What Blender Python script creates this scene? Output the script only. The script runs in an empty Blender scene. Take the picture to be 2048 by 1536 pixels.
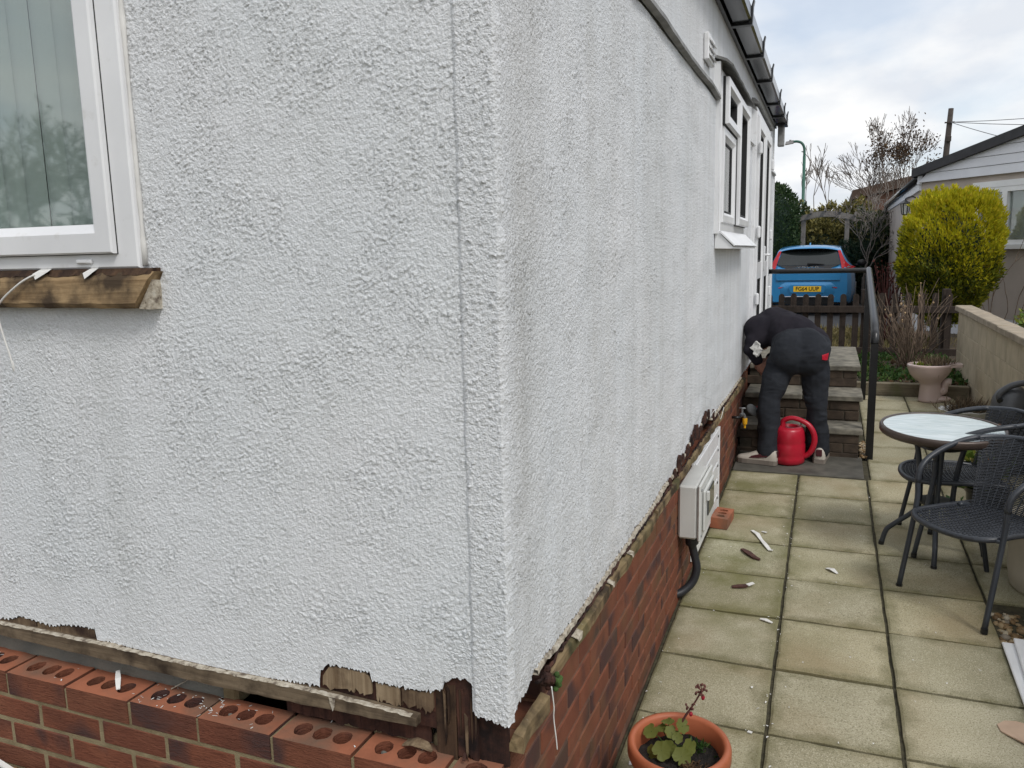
import bpy, bmesh, math, random
import numpy as np
from mathutils import Vector, Matrix

R = math.radians
rng = np.random.default_rng(7)
random.seed(7)
scene = bpy.context.scene
C = bpy.data.collections.new("place")
scene.collection.children.link(C)

# ------------------------------------------------------------------ camera
cam = bpy.data.cameras.new("camera")
cam.sensor_width = 36.0
cam.lens = 36.0 * 1600.0 / 2048.0
cam.clip_start = 0.02
cam.clip_end = 2000.0
cam_ob = bpy.data.objects.new("camera", cam)
scene.collection.objects.link(cam_ob)
cam_ob.matrix_world = Matrix((
    (0.9307204343, -0.0378754953, 0.3637649241, 0.61166),
    (0.3650811802, 0.1554988306, -0.9178975136, -1.48719),
    (-0.0217991974, 0.9871097004, 0.1585535696, 1.60351),
    (0, 0, 0, 1)))
scene.camera = cam_ob

# ------------------------------------------------------------------ sky and sun (overcast)
SUN_EL, SUN_AZ = 50.0, 130.0          # compass style: 0 = +Y, 90 = +X
world = bpy.data.worlds.new("World")
scene.world = world
world.use_nodes = True
wt = world.node_tree
wt.nodes.clear()
def wn(t, **kw):
    n = wt.nodes.new(t)
    for k, v in kw.items():
        setattr(n, k, v)
    return n
w_out = wn("ShaderNodeOutputWorld")
w_bg = wn("ShaderNodeBackground")
w_sky = wn("ShaderNodeTexSky", sky_type='NISHITA', sun_disc=False)
w_sky.sun_elevation = R(SUN_EL)
w_sky.sun_rotation = R(SUN_AZ)
w_sky.air_density = 1.0
w_sky.dust_density = 1.5
w_gain = wn("ShaderNodeVectorMath", operation='SCALE')
w_gain.inputs['Scale'].default_value = 0.15
wt.links.new(w_sky.outputs[0], w_gain.inputs[0])
w_tc = wn("ShaderNodeTexCoord")
# clouds live on a flat layer overhead: project the direction on a plane
w_sep = wn("ShaderNodeSeparateXYZ")
wt.links.new(w_tc.outputs['Generated'], w_sep.inputs[0])
w_add = wn("ShaderNodeMath", operation='ADD'); w_add.inputs[1].default_value = 0.22
w_abs = wn("ShaderNodeMath", operation='ABSOLUTE')
wt.links.new(w_sep.outputs[2], w_abs.inputs[0]); wt.links.new(w_abs.outputs[0], w_add.inputs[0])
w_dx = wn("ShaderNodeMath", operation='DIVIDE'); w_dy = wn("ShaderNodeMath", operation='DIVIDE')
wt.links.new(w_sep.outputs[0], w_dx.inputs[0]); wt.links.new(w_add.outputs[0], w_dx.inputs[1])
wt.links.new(w_sep.outputs[1], w_dy.inputs[0]); wt.links.new(w_add.outputs[0], w_dy.inputs[1])
w_com = wn("ShaderNodeCombineXYZ")
wt.links.new(w_dx.outputs[0], w_com.inputs[0]); wt.links.new(w_dy.outputs[0], w_com.inputs[1])
w_n1 = wn("ShaderNodeTexNoise"); w_n1.inputs['Scale'].default_value = 1.5; w_n1.inputs['Detail'].default_value = 7; w_n1.inputs['Roughness'].default_value = 0.48
w_n1.inputs['Distortion'].default_value = 0.35
w_n2 = wn("ShaderNodeTexNoise"); w_n2.inputs['Scale'].default_value = 3.1; w_n2.inputs['Detail'].default_value = 6; w_n2.inputs['Roughness'].default_value = 0.5
w_map = wn("ShaderNodeMapping"); w_map.inputs['Location'].default_value = (3.7, 1.1, 0.0); w_map.inputs['Scale'].default_value = (1.0, 0.8, 1.0)
wt.links.new(w_com.outputs[0], w_map.inputs[0])
wt.links.new(w_map.outputs[0], w_n1.inputs['Vector']); wt.links.new(w_map.outputs[0], w_n2.inputs['Vector'])
w_r1 = wn("ShaderNodeValToRGB")       # thin places of the cloud where blue shows
w_r1.color_ramp.elements[0].position = 0.38; w_r1.color_ramp.elements[0].color = (0.55, 0.55, 0.55, 1)
w_r1.color_ramp.elements[1].position = 0.56; w_r1.color_ramp.elements[1].color = (1, 1, 1, 1)
wt.links.new(w_n1.outputs[0], w_r1.inputs[0])
w_r2 = wn("ShaderNodeValToRGB")       # bright and grey cloud
w_r2.color_ramp.elements[0].position = 0.38; w_r2.color_ramp.elements[0].color = (0.71, 0.745, 0.80, 1)
w_r2.color_ramp.elements[1].position = 0.66; w_r2.color_ramp.elements[1].color = (0.93, 0.932, 0.928, 1)
wt.links.new(w_n2.outputs[0], w_r2.inputs[0])
w_mix = wn("ShaderNodeMixRGB")
wt.links.new(w_r1.outputs[0], w_mix.inputs[0]); wt.links.new(w_gain.outputs[0], w_mix.inputs[1]); wt.links.new(w_r2.outputs[0], w_mix.inputs[2])
wt.links.new(w_mix.outputs[0], w_bg.inputs[0])
w_bg.inputs[1].default_value = 1.0
wt.links.new(w_bg.outputs[0], w_out.inputs[0])

sun = bpy.data.lights.new("sun", 'SUN')
sun.energy = 1.5
sun.angle = R(16)
sun.color = (1.0, 0.97, 0.93)
sun_ob = bpy.data.objects.new("sun", sun)
scene.collection.objects.link(sun_ob)
_sd = Vector((math.sin(R(SUN_AZ)) * math.cos(R(SUN_EL)), math.cos(R(SUN_AZ)) * math.cos(R(SUN_EL)), math.sin(R(SUN_EL))))
sun_ob.rotation_euler = (-_sd).to_track_quat('-Z', 'Y').to_euler()

scene.view_settings.view_transform = 'Standard'
scene.view_settings.look = 'None'
scene.view_settings.exposure = 0.16
scene.view_settings.gamma = 1.0
scene.view_settings.use_curve_mapping = False
scene.cycles.max_bounces = 8
scene.cycles.use_denoising = True

# ------------------------------------------------------------------ helpers
GS, GX = 0.03706678, 0.0042
def gz(x, y):
    """height of the sloping ground"""
    if y <= 9.5:
        return (y - 4.4535) * GS + (x - 0.4623) * GX
    return (9.5 - 4.4535) * GS + (x - 0.4623) * GX * max(0, 1 - (y - 9.5) / 6) + (y - 9.5) * 0.017
SLOPE = math.atan(GS)

class MB:
    """collects geometry for one mesh object"""
    def __init__(s):
        s.v = []; s.f = []
    def add(s, vs, fs):
        b = len(s.v)
        s.v.extend([tuple(map(float, p)) for p in vs])
        s.f.extend([tuple(b + i for i in f) for f in fs])
        return s
    def box(s, x0, x1, y0, y1, z0, z1, c=0.0):
        if c <= 0:
            vs = [(x, y, z) for x in (x0, x1) for y in (y0, y1) for z in (z0, z1)]
            return s.add(vs, [(0, 1, 3, 2), (4, 6, 7, 5), (0, 4, 5, 1), (2, 3, 7, 6), (0, 2, 6, 4), (1, 5, 7, 3)])
        vs, fs = chamfer(x0, x1, y0, y1, z0, z1, c)
        return s.add(vs, fs)
    def tube(s, pts, r, n=8, closed=False, cap=True, square=False):
        vs, fs = tube_geo(pts, r, n, closed, cap, square)
        return s.add(vs, fs)
    def lathe(s, prof, n=24, cx=0, cy=0, sx=1, sy=1, a0=0.0):
        b = []; fs = []
        m = len(prof)
        for k in range(n):
            a = a0 + 2 * math.pi * k / n
            for (r, z) in prof:
                b.append((cx + sx * r * math.cos(a), cy + sy * r * math.sin(a), z))
        for k in range(n):
            k2 = (k + 1) % n
            for i in range(m - 1):
                fs.append((k * m + i, k2 * m + i, k2 * m + i + 1, k * m + i + 1))
        return s.add(b, fs)
    def prism(s, poly, axis, a0, a1):
        """extrude polygon (list of 2d) along axis 'x','y','z'"""
        n = len(poly)
        def mk(p, a):
            return {'x': (a, p[0], p[1]), 'y': (p[0], a, p[1]), 'z': (p[0], p[1], a)}[axis]
        vs = [mk(p, a0) for p in poly] + [mk(p, a1) for p in poly]
        fs = [tuple(range(n)), tuple(range(2 * n - 1, n - 1, -1))]
        for i in range(n):
            j = (i + 1) % n
            fs.append((i, i + n, j + n, j))
        return s.add(vs, fs)
    def ellipsoid(s, c, r, n=12, m=8, rot=None):
        vs = []; fs = []
        for i in range(m + 1):
            t = math.pi * i / m
            for k in range(n):
                a = 2 * math.pi * k / n
                p = Vector((r[0] * math.sin(t) * math.cos(a), r[1] * math.sin(t) * math.sin(a), r[2] * math.cos(t)))
                if rot is not None:
                    p = rot @ p
                vs.append((c[0] + p.x, c[1] + p.y, c[2] + p.z))
        for i in range(m):
            for k in range(n):
                k2 = (k + 1) % n
                fs.append((i * n + k, (i + 1) * n + k, (i + 1) * n + k2, i * n + k2))
        return s.add(vs, fs)
    def mesh(s, name, smooth=False, fix=True):
        me = bpy.data.meshes.new(name)
        me.from_pydata(s.v, [], s.f)
        if fix:
            bm = bmesh.new(); bm.from_mesh(me)
            bmesh.ops.remove_doubles(bm, verts=bm.verts, dist=1e-6)
            bmesh.ops.recalc_face_normals(bm, faces=bm.faces)
            bm.to_mesh(me); bm.free()
        if smooth:
            me.polygons.foreach_set('use_smooth', [True] * len(me.polygons))
        me.update()
        return me
    def build(s, name, mat, parent=None, smooth=False, fix=True, auto=None):
        me = s.mesh(name, smooth or auto is not None, fix)
        if auto is not None:
            me.set_sharp_from_angle(angle=R(auto))
        return put(name, me, mat, parent)

def put(name, me, mat, parent=None):
    if mat is not None and not me.materials:
        me.materials.append(M(mat) if isinstance(mat, str) else mat)
    o = bpy.data.objects.new(name, me)
    C.objects.link(o)
    o.parent = parent
    return o

def chamfer(x0, x1, y0, y1, z0, z1, c):
    X = (x0, x1); Y = (y0, y1); Z = (z0, z1)
    vs = []; idx = {}
    for i in (0, 1):
        for j in (0, 1):
            for k in (0, 1):
                sx, sy, sz = (1, -1)[i], (1, -1)[j], (1, -1)[k]
                base = (X[i], Y[j], Z[k])
                idx[i, j, k, 'x'] = len(vs); vs.append((base[0], base[1] + sy * c, base[2] + sz * c))
                idx[i, j, k, 'y'] = len(vs); vs.append((base[0] + sx * c, base[1], base[2] + sz * c))
                idx[i, j, k, 'z'] = len(vs); vs.append((base[0] + sx * c, base[1] + sy * c, base[2]))
    fs = []
    for i in (0, 1):
        fs.append([idx[i, 0, 0, 'x'], idx[i, 1, 0, 'x'], idx[i, 1, 1, 'x'], idx[i, 0, 1, 'x']])
        fs.append([idx[0, i, 0, 'y'], idx[1, i, 0, 'y'], idx[1, i, 1, 'y'], idx[0, i, 1, 'y']])
        fs.append([idx[0, 0, i, 'z'], idx[1, 0, i, 'z'], idx[1, 1, i, 'z'], idx[0, 1, i, 'z']])
    for a in (0, 1):
        for b in (0, 1):
            fs.append([idx[a, b, 0, 'x'], idx[a, b, 1, 'x'], idx[a, b, 1, 'y'], idx[a, b, 0, 'y']])
            fs.append([idx[a, 0, b, 'x'], idx[a, 1, b, 'x'], idx[a, 1, b, 'z'], idx[a, 0, b, 'z']])
            fs.append([idx[0, a, b, 'y'], idx[1, a, b, 'y'], idx[1, a, b, 'z'], idx[0, a, b, 'z']])
            for k in (0, 1):
                fs.append([idx[a, b, k, 'x'], idx[a, b, k, 'y'], idx[a, b, k, 'z']])
    return vs, fs

def tube_geo(pts, r, n=8, closed=False, cap=True, square=False):
    P = [Vector(p) for p in pts]
    m = len(P)
    rr = r if isinstance(r, (list, tuple, np.ndarray)) else [r] * m
    T = []
    for i in range(m):
        if closed:
            t = (P[(i + 1) % m] - P[i - 1])
        else:
            t = (P[min(i + 1, m - 1)] - P[max(i - 1, 0)])
        if t.length < 1e-9:
            t = Vector((0, 0, 1))
        T.append(t.normalized())
    ref = Vector((0, 0, 1)) if abs(T[0].z) < 0.9 else Vector((1, 0, 0))
    nv = (ref - T[0] * ref.dot(T[0])).normalized()
    vs = []
    for i in range(m):
        nv = (nv - T[i] * nv.dot(T[i]))
        if nv.length < 1e-6:
            nv = T[i].orthogonal()
        nv.normalize()
        b = T[i].cross(nv)
        for k in range(n):
            a = 2 * math.pi * (k + (0.5 if square else 0)) / n
            q = P[i] + (nv * math.cos(a) + b * math.sin(a)) * (rr[i] * (1.4142 if square else 1))
            vs.append(q)
    fs = []
    for i in range(m if closed else m - 1):
        i2 = (i + 1) % m
        for k in range(n):
            k2 = (k + 1) % n
            fs.append((i * n + k, i2 * n + k, i2 * n + k2, i * n + k2))
    if cap and not closed:
        fs.append(tuple(range(n)))
        fs.append(tuple(range((m - 1) * n, m * n)))
    return vs, fs

def bez(pts, n=6):
    """smooth path through points (Catmull-Rom)"""
    P = [Vector(p) for p in pts]
    out = []
    for i in range(len(P) - 1):
        p0 = P[max(i - 1, 0)]; p1 = P[i]; p2 = P[i + 1]; p3 = P[min(i + 2, len(P) - 1)]
        for k in range(n):
            t = k / n
            out.append(0.5 * ((2 * p1) + (-p0 + p2) * t + (2 * p0 - 5 * p1 + 4 * p2 - p3) * t * t + (-p0 + 3 * p1 - 3 * p2 + p3) * t ** 3))
    out.append(P[-1])
    return out

def np_mesh(name, V, F, smooth=False):
    """fast mesh from numpy arrays, F all quads or all tris"""
    me = bpy.data.meshes.new(name)
    nf, k = F.shape
    me.vertices.add(len(V)); me.vertices.foreach_set('co', np.ascontiguousarray(V, dtype=np.float32).ravel())
    me.loops.add(nf * k); me.loops.foreach_set('vertex_index', np.ascontiguousarray(F, dtype=np.int32).ravel())
    me.polygons.add(nf)
    me.polygons.foreach_set('loop_start', np.arange(0, nf * k, k, dtype=np.int32))
    if smooth:
        me.polygons.foreach_set('use_smooth', np.ones(nf, dtype=bool))
    me.update(calc_edges=True)
    return me

def tag(o, label=None, cat=None, group=None, kind=None):
    if label: o['label'] = label
    if cat: o['category'] = cat
    if group: o['group'] = group
    if kind: o['kind'] = kind
    return o

def thing(name, label, cat, loc=(0, 0, 0), rz=0.0, group=None, tilt=None):
    o = bpy.data.objects.new(name, None)
    o.empty_display_size = 0.05
    C.objects.link(o)
    o.location = loc
    o.rotation_euler = (tilt[0] if tilt else 0, tilt[1] if tilt else 0, rz)
    return tag(o, label, cat, group)

def fnoise(h, w, dy, dx, lam, seed, ay=1.0, ax=1.0, bw=0.5):
    """band-passed noise around wavelength lam (metres), unit std, [h, w]"""
    g = np.random.default_rng(seed)
    s = np.fft.rfft2(g.standard_normal((h, w)))
    fy = np.fft.fftfreq(h, dy)[:, None] * ay
    fx = np.fft.rfftfreq(w, dx)[None, :] * ax
    f = np.sqrt(fx * fx + fy * fy) + 1e-9
    s *= np.exp(-0.5 * (np.log(f * lam) / bw) ** 2)
    n = np.fft.irfft2(s, (h, w))
    return n / (n.std() + 1e-12)

def sstep(a, b, x):
    t = np.clip((x - a) / (b - a), 0, 1)
    return t * t * (3 - 2 * t)
# ------------------------------------------------------------------ materials
_M = {}
def M(n):
    return _M[n]

class NT:
    def __init__(s, name):
        s.m = bpy.data.materials.new(name); s.m.use_nodes = True
        s.t = s.m.node_tree; s.t.nodes.clear()
        s.out = s.n("ShaderNodeOutputMaterial"); s.b = s.n("ShaderNodeBsdfPrincipled")
        s.t.links.new(s.b.outputs[0], s.out.inputs[0])
        s.tc = s.n("ShaderNodeTexCoord"); s.vec = s.tc.outputs['Object']
        _M[name] = s.m
    def n(s, t, **kw):
        q = s.t.nodes.new(t)
        for k, v in kw.items(): setattr(q, k, v)
        return q
    def l(s, a, b): s.t.links.new(a, b)
    def mapv(s, scale=(1, 1, 1), loc=(0, 0, 0), rot=(0, 0, 0), vec=None):
        q = s.n("ShaderNodeMapping"); q.inputs['Scale'].default_value = scale; q.inputs['Location'].default_value = loc; q.inputs['Rotation'].default_value = rot
        s.l(vec or s.vec, q.inputs[0]); return q.outputs[0]
    def randvec(s, k=30.0):
        """object coordinates shifted by the object's own random number"""
        oi = s.n("ShaderNodeObjectInfo")
        mu = s.n("ShaderNodeMath", operation='MULTIPLY'); mu.inputs[1].default_value = k; s.l(oi.outputs['Random'], mu.inputs[0])
        ad = s.n("ShaderNodeVectorMath", operation='ADD'); s.l(s.vec, ad.inputs[0]); s.l(mu.outputs[0], ad.inputs[1])
        s.vec = ad.outputs[0]; s.rand = oi.outputs['Random']; return s.vec
    def noise(s, scale, detail=4, rough=0.5, vec=None, dist=0.0, out=0):
        q = s.n("ShaderNodeTexNoise"); q.inputs['Scale'].default_value = scale; q.inputs['Detail'].default_value = detail
        q.inputs['Roughness'].default_value = rough; q.inputs['Distortion'].default_value = dist
        s.l(vec or s.vec, q.inputs['Vector']); return q.outputs[out]
    def voro(s, scale, vec=None, feature='F1', out=0, rnd=1.0):
        q = s.n("ShaderNodeTexVoronoi", feature=feature); q.inputs['Scale'].default_value = scale; q.inputs['Randomness'].default_value = rnd
        s.l(vec or s.vec, q.inputs['Vector']); return q.outputs[out]
    def ramp(s, x, stops, interp='LINEAR'):
        q = s.n("ShaderNodeValToRGB"); cr = q.color_ramp; cr.interpolation = interp
        while len(cr.elements) < len(stops): cr.elements.new(0.5)
        for e, (p, c) in zip(cr.elements, stops):
            e.position = p
            e.color = (c, c, c, 1) if isinstance(c, (int, float)) else (*c, 1)
        s.l(x, q.inputs[0]); return q.outputs[0]
    def mix(s, fac, a, b, mode='MIX'):
        q = s.n("ShaderNodeMixRGB", blend_type=mode)
        for i, v in ((0, fac), (1, a), (2, b)):
            if isinstance(v, (int, float)): q.inputs[i].default_value = v if i == 0 else (v, v, v, 1)
            elif isinstance(v, tuple): q.inputs[i].default_value = (*v, 1)
            else: s.l(v, q.inputs[i])
        return q.outputs[0]
    def math(s, op, a, b=0.0):
        q = s.n("ShaderNodeMath", operation=op)
        for i, v in ((0, a), (1, b)):
            if isinstance(v, (int, float)): q.inputs[i].default_value = v
            else: s.l(v, q.inputs[i])
        return q.outputs[0]
    def sep(s, vec=None):
        q = s.n("ShaderNodeSeparateXYZ"); s.l(vec or s.vec, q.inputs[0]); return q.outputs
    def col(s, c):
        if isinstance(c, tuple): s.b.inputs['Base Color'].default_value = (*c, 1)
        else: s.l(c, s.b.inputs['Base Color'])
        return s
    def rough(s, r):
        if isinstance(r, (int, float)): s.b.inputs['Roughness'].default_value = r
        else: s.l(r, s.b.inputs['Roughness'])
        return s
    def metal(s, v): s.b.inputs['Metallic'].default_value = v; return s
    def spec(s, v): s.b.inputs['Specular IOR Level'].default_value = v; return s
    def bump(s, h, strength=0.5, dist=0.01):
        q = s.n("ShaderNodeBump"); q.inputs['Strength'].default_value = strength; q.inputs['Distance'].default_value = dist
        s.l(h, q.inputs['Height']); s.l(q.outputs[0], s.b.inputs['Normal']); return s
    def coat(s, v, r=0.05): s.b.inputs['Coat Weight'].default_value = v; s.b.inputs['Coat Roughness'].default_value = r; return s

def simple(name, c, rough=0.5, var=0.12, scale=8.0, bump=0.0, bscale=60.0, bdist=0.002, metal=0.0, spec=0.5, rnd=False, detail=5):
    m = NT(name)
    if rnd: m.randvec()
    n = m.noise(scale, detail)
    lo = tuple(x * (1 - var) for x in c); hi = tuple(min(1, x * (1 + var)) for x in c)
    m.col(m.ramp(n, [(0.3, lo), (0.7, hi)])).rough(rough).metal(metal).spec(spec)
    if bump: m.bump(m.noise(bscale, 6), bump, bdist)
    return m

# textured wall paint (geometry carries the coarse relief)
def render_paint(name, side):
    m = NT(name)
    big = m.noise(1.7, 4); mid = m.noise(9, 5)
    c = m.mix(m.ramp(big, [(0.35, 0.0), (0.7, 1.0)]), (0.735, 0.758, 0.775), (0.79, 0.80, 0.812))
    if side:
        st = m.noise(1.0, 5, 0.6, vec=m.mapv((1, 7.0, 0.30)))
        st2 = m.noise(1.0, 5, 0.6, vec=m.mapv((1, 13.0, 0.5), (4, 2, 1)))
        f = m.math('MULTIPLY', m.ramp(st, [(0.42, 0.0), (0.72, 1.0)]), m.ramp(mid, [(0.2, 0.35), (0.7, 1.0)]))
        c = m.mix(m.math('MULTIPLY', f, 0.44), c, (0.54, 0.53, 0.50))
        f2 = m.math('MULTIPLY', m.ramp(st2, [(0.5, 0.0), (0.72, 1.0)]), 0.30)
        c = m.mix(f2, c, (0.46, 0.465, 0.45))
        # grime caught on the stipple along a streak behind the corner
        y = m.sep()[1]
        band = m.math('MULTIPLY', m.ramp(y, [(0.02, 0.0), (0.09, 1.0), (0.22, 0.5), (0.42, 0.0)]), m.ramp(m.noise(2.2, 4), [(0.35, 0.0), (0.65, 1.0)]))
        pit = m.ramp(m.noise(150, 4, 0.6), [(0.46, 0.0), (0.62, 1.0)])
        c = m.mix(m.math('MULTIPLY', m.math('MULTIPLY', band, pit), 0.8), c, (0.30, 0.29, 0.27))
        fine = m.ramp(m.noise(170, 4, 0.6), [(0.5, 0.0), (0.75, 1.0)])
        c = m.mix(m.math('MULTIPLY', fine, 0.24), c, (0.36, 0.355, 0.34))
    else:
        f = m.ramp(m.noise(3.3, 5), [(0.45, 0.0), (0.75, 1.0)])
        c = m.mix(m.math('MULTIPLY', f, 0.35), c, (0.66, 0.685, 0.69))
        pk = m.ramp(m.noise(0.9, 3), [(0.5, 0.0), (0.7, 1.0)])
        c = m.mix(m.math('MULTIPLY', pk, 0.18), c, (0.74, 0.715, 0.735))
        run = m.noise(1.0, 5, 0.6, vec=m.mapv((7.0, 1, 0.45), (2, 0, 1)))
        c = m.mix(m.math('MULTIPLY', m.ramp(run, [(0.52, 0.0), (0.70, 1.0)]), 0.22), c, (0.50, 0.515, 0.50))
        spk = m.ramp(m.noise(42, 3, 0.5), [(0.70, 0.0), (0.76, 1.0)])
        c = m.mix(m.math('MULTIPLY', spk, 0.35), c, (0.40, 0.40, 0.38))
    m.col(c).rough(0.6).spec(0.35)
    h = m.math('ADD', m.noise(230, 4, 0.55), m.math('MULTIPLY', m.noise(105, 3, 0.5), 1.3))
    m.bump(h, 0.8 if not side else 0.9, 0.0035 if not side else 0.005)
    return m
render_paint('render_front', False)
render_paint('render_side', True)

# bricks
def brick_mat(name, side=False):
    m = NT(name); m.randvec(37.0)
    n = m.noise(9, 4)
    c = m.ramp(n, [(0.3, (0.125, 0.046, 0.028)), (0.55, (0.19, 0.066, 0.037)), (0.75, (0.235, 0.092, 0.052))])
    c = m.mix(0.28, c, m.ramp(m.rand, [(0.0, (0.10, 0.036, 0.026)), (0.5, (0.23, 0.078, 0.042)), (1.0, (0.165, 0.078, 0.046))]))
    burn = m.noise(4.2, 3, 0.5, dist=0.4)
    c = m.mix(m.ramp(burn, [(0.50, 0.0), (0.62, 0.88)]), c, (0.062, 0.036, 0.034))
    c = m.mix(m.ramp(m.noise(70, 3), [(0.62, 0.0), (0.72, 0.6)]), c, (0.11, 0.036, 0.022))
    if side:
        # earth and algae splashed up from the paving, in patches of their own
        w = m.sep(m.tc.outputs['Object'])
        c = m.mix(m.ramp(m.noise(3.1, 5), [(0.52, 0.0), (0.75, 0.5)]), c, (0.13, 0.105, 0.05))
        m.bump(m.noise(1, 6, 0.6, vec=m.mapv((120, 40, 160))), 0.6, 0.003)
    else:
        wv = m.noise(1, 5, 0.6, vec=m.mapv((26, 40, 170)), dist=1.1)
        m.bump(wv, 0.85, 0.005)
        c = m.mix(m.ramp(wv, [(0.36, 0.5), (0.5, 0.0)]), c, (0.10, 0.03, 0.018))
    m.col(c).rough(0.85).spec(0.25)
brick_mat('brick')
brick_mat('brick_side', True)
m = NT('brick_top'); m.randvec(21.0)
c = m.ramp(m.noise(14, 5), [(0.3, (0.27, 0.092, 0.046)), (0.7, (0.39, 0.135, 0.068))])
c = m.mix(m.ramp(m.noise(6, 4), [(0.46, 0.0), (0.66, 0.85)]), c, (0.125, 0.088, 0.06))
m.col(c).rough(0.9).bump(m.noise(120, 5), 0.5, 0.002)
m = NT('mortar')
c = m.ramp(m.noise(20, 5), [(0.3, (0.165, 0.125, 0.065)), (0.7, (0.29, 0.235, 0.135))])
m.col(c).rough(0.95).bump(m.noise(220, 5), 0.8, 0.003)
m = NT('mortar_side')
c = m.ramp(m.noise(12, 5), [(0.3, (0.12, 0.062, 0.04)), (0.7, (0.23, 0.115, 0.07))])
m.col(c).rough(0.95).bump(m.noise(220, 5), 0.8, 0.003)
m = NT('old_render')
c = m.ramp(m.noise(7, 5), [(0.3, (0.12, 0.125, 0.115)), (0.7, (0.22, 0.21, 0.175))])
m.col(c).rough(0.95).bump(m.noise(90, 5), 0.8, 0.004)

# timber
def wood(name, a, b, dark, axis='x', dirt=0.55, paint=0.0, green=0.0):
    m = NT(name); m.randvec(11.0)
    sc = {'x': (3, 60, 60), 'y': (60, 3, 60), 'z': (60, 60, 3)}[axis]
    g = m.noise(1, 6, 0.6, vec=m.mapv(sc), dist=0.5)
    c = m.ramp(g, [(0.3, a), (0.7, b)])
    c = m.mix(m.ramp(m.noise(9, 5, 0.6), [(dirt - 0.08, 0.0), (dirt + 0.12, 0.95)]), c, dark)
    if paint:
        f = m.ramp(m.noise(16, 6, 0.65), [(1 - paint - 0.03, 0.0), (1 - paint + 0.03, 1.0)])
        c = m.mix(f, c, (0.62, 0.58, 0.50))
    if green:
        c = m.mix(m.math('MULTIPLY', m.ramp(m.noise(5, 4), [(0.48, 0.0), (0.66, 1.0)]), green), c, (0.10, 0.13, 0.035))
    m.col(c).rough(0.85).spec(0.25).bump(m.math('ADD', g, m.math('MULTIPLY', m.noise(60, 5), 0.5)), 0.7, 0.004)
wood('batten_wood', (0.095, 0.068, 0.044), (0.21, 0.16, 0.105), (0.035, 0.024, 0.016), 'x', 0.52, 0.24)
wood('batten_wood_side', (0.15, 0.105, 0.055), (0.30, 0.22, 0.12), (0.04, 0.028, 0.018), 'y', 0.50, 0.30, 0.25)
wood('ply', (0.10, 0.064, 0.038), (0.24, 0.17, 0.105), (0.03, 0.016, 0.012), 'z', 0.52, 0.0)
wood('ply_pale', (0.15, 0.10, 0.058), (0.33, 0.25, 0.16), (0.05, 0.028, 0.018), 'z', 0.54, 0.24)
wood('ply_dark', (0.030, 0.017, 0.012), (0.10, 0.058, 0.033), (0.014, 0.009, 0.008), 'z', 0.50, 0.0)
wood('rotten_wood_and_shade', (0.035, 0.015, 0.012), (0.095, 0.042, 0.028), (0.010, 0.007, 0.007), 'z', 0.50, 0.0)  # real rot, and also the dark rims and strips that paint shade
wood('sill_wood', (0.17, 0.105, 0.05), (0.42, 0.30, 0.165), (0.05, 0.034, 0.022), 'x', 0.50, 0.0)
wood('fence_wood', (0.028, 0.021, 0.017), (0.055, 0.041, 0.033), (0.021, 0.016, 0.013), 'z', 0.6, 0.0)
wood('arch_wood', (0.17, 0.155, 0.14), (0.26, 0.24, 0.22), (0.13, 0.115, 0.10), 'z', 0.6, 0.0)
wood('sleeper_wood', (0.13, 0.11, 0.075), (0.24, 0.205, 0.145), (0.07, 0.055, 0.035), 'x', 0.6, 0.0, 0.4)
m = NT('peel'); c = m.ramp(m.noise(45, 6, 0.65), [(0.36, (0.13, 0.10, 0.075)), (0.5, (0.42, 0.37, 0.29)), (0.7, (0.58, 0.54, 0.46))]); m.col(c).rough(0.95).bump(m.noise(150, 5), 0.9, 0.004)
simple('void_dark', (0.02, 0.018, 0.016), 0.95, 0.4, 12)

# plastics, metals, glass
m = NT('upvc'); n = m.noise(5, 4)
c = m.ramp(n, [(0.35, (0.74, 0.745, 0.755)), (0.7, (0.82, 0.825, 0.83))])
c = m.mix(m.math('MULTIPLY', m.ramp(m.noise(26, 5), [(0.62, 0.0), (0.78, 1.0)]), 0.35), c, (0.5, 0.48, 0.43))
m.col(c).rough(0.28).spec(0.5)
simple('gasket', (0.015, 0.015, 0.016), 0.6)
simple('black_plastic', (0.012, 0.013, 0.015), 0.32, 0.2)
simple('gutter_plastic', (0.016, 0.017, 0.02), 0.18, 0.2)
simple('black_metal', (0.008, 0.008, 0.009), 0.33, 0.2, 10)
simple('cable', (0.020, 0.022, 0.027), 0.5)
simple('weathered_lead', (0.22, 0.22, 0.215), 0.7, 0.35, 14, 0.3)
simple('box_plastic', (0.60, 0.605, 0.58), 0.45, 0.08, 6)
simple('white_plastic', (0.78, 0.785, 0.79), 0.4, 0.06, 8)
simple('smoke_plastic', (0.05, 0.055, 0.06), 0.12)
m = NT('glass'); m.col((0.9, 0.95, 0.95)).rough(0.0)
m.b.inputs['Transmission Weight'].default_value = 1.0; m.b.inputs['IOR'].default_value = 1.45
gt = m.n("ShaderNodeBsdfTransparent"); gt.inputs[0].default_value = (0.91, 0.94, 0.93, 1)
gg = m.n("ShaderNodeBsdfGlossy"); gg.inputs['Roughness'].default_value = 0.03
gq = m.n("ShaderNodeNewGeometry"); dt = m.n("ShaderNodeVectorMath", operation='DOT_PRODUCT'); m.l(gq.outputs['Normal'], dt.inputs[0]); m.l(gq.outputs['Incoming'], dt.inputs[1])
cs = m.math('SUBTRACT', 1.0, m.math('ABSOLUTE', dt.outputs['Value']))
fx = m.math('MINIMUM', m.math('ADD', m.math('MULTIPLY', m.math('POWER', cs, 5.0), 0.9), 0.13), 1.0)
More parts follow.
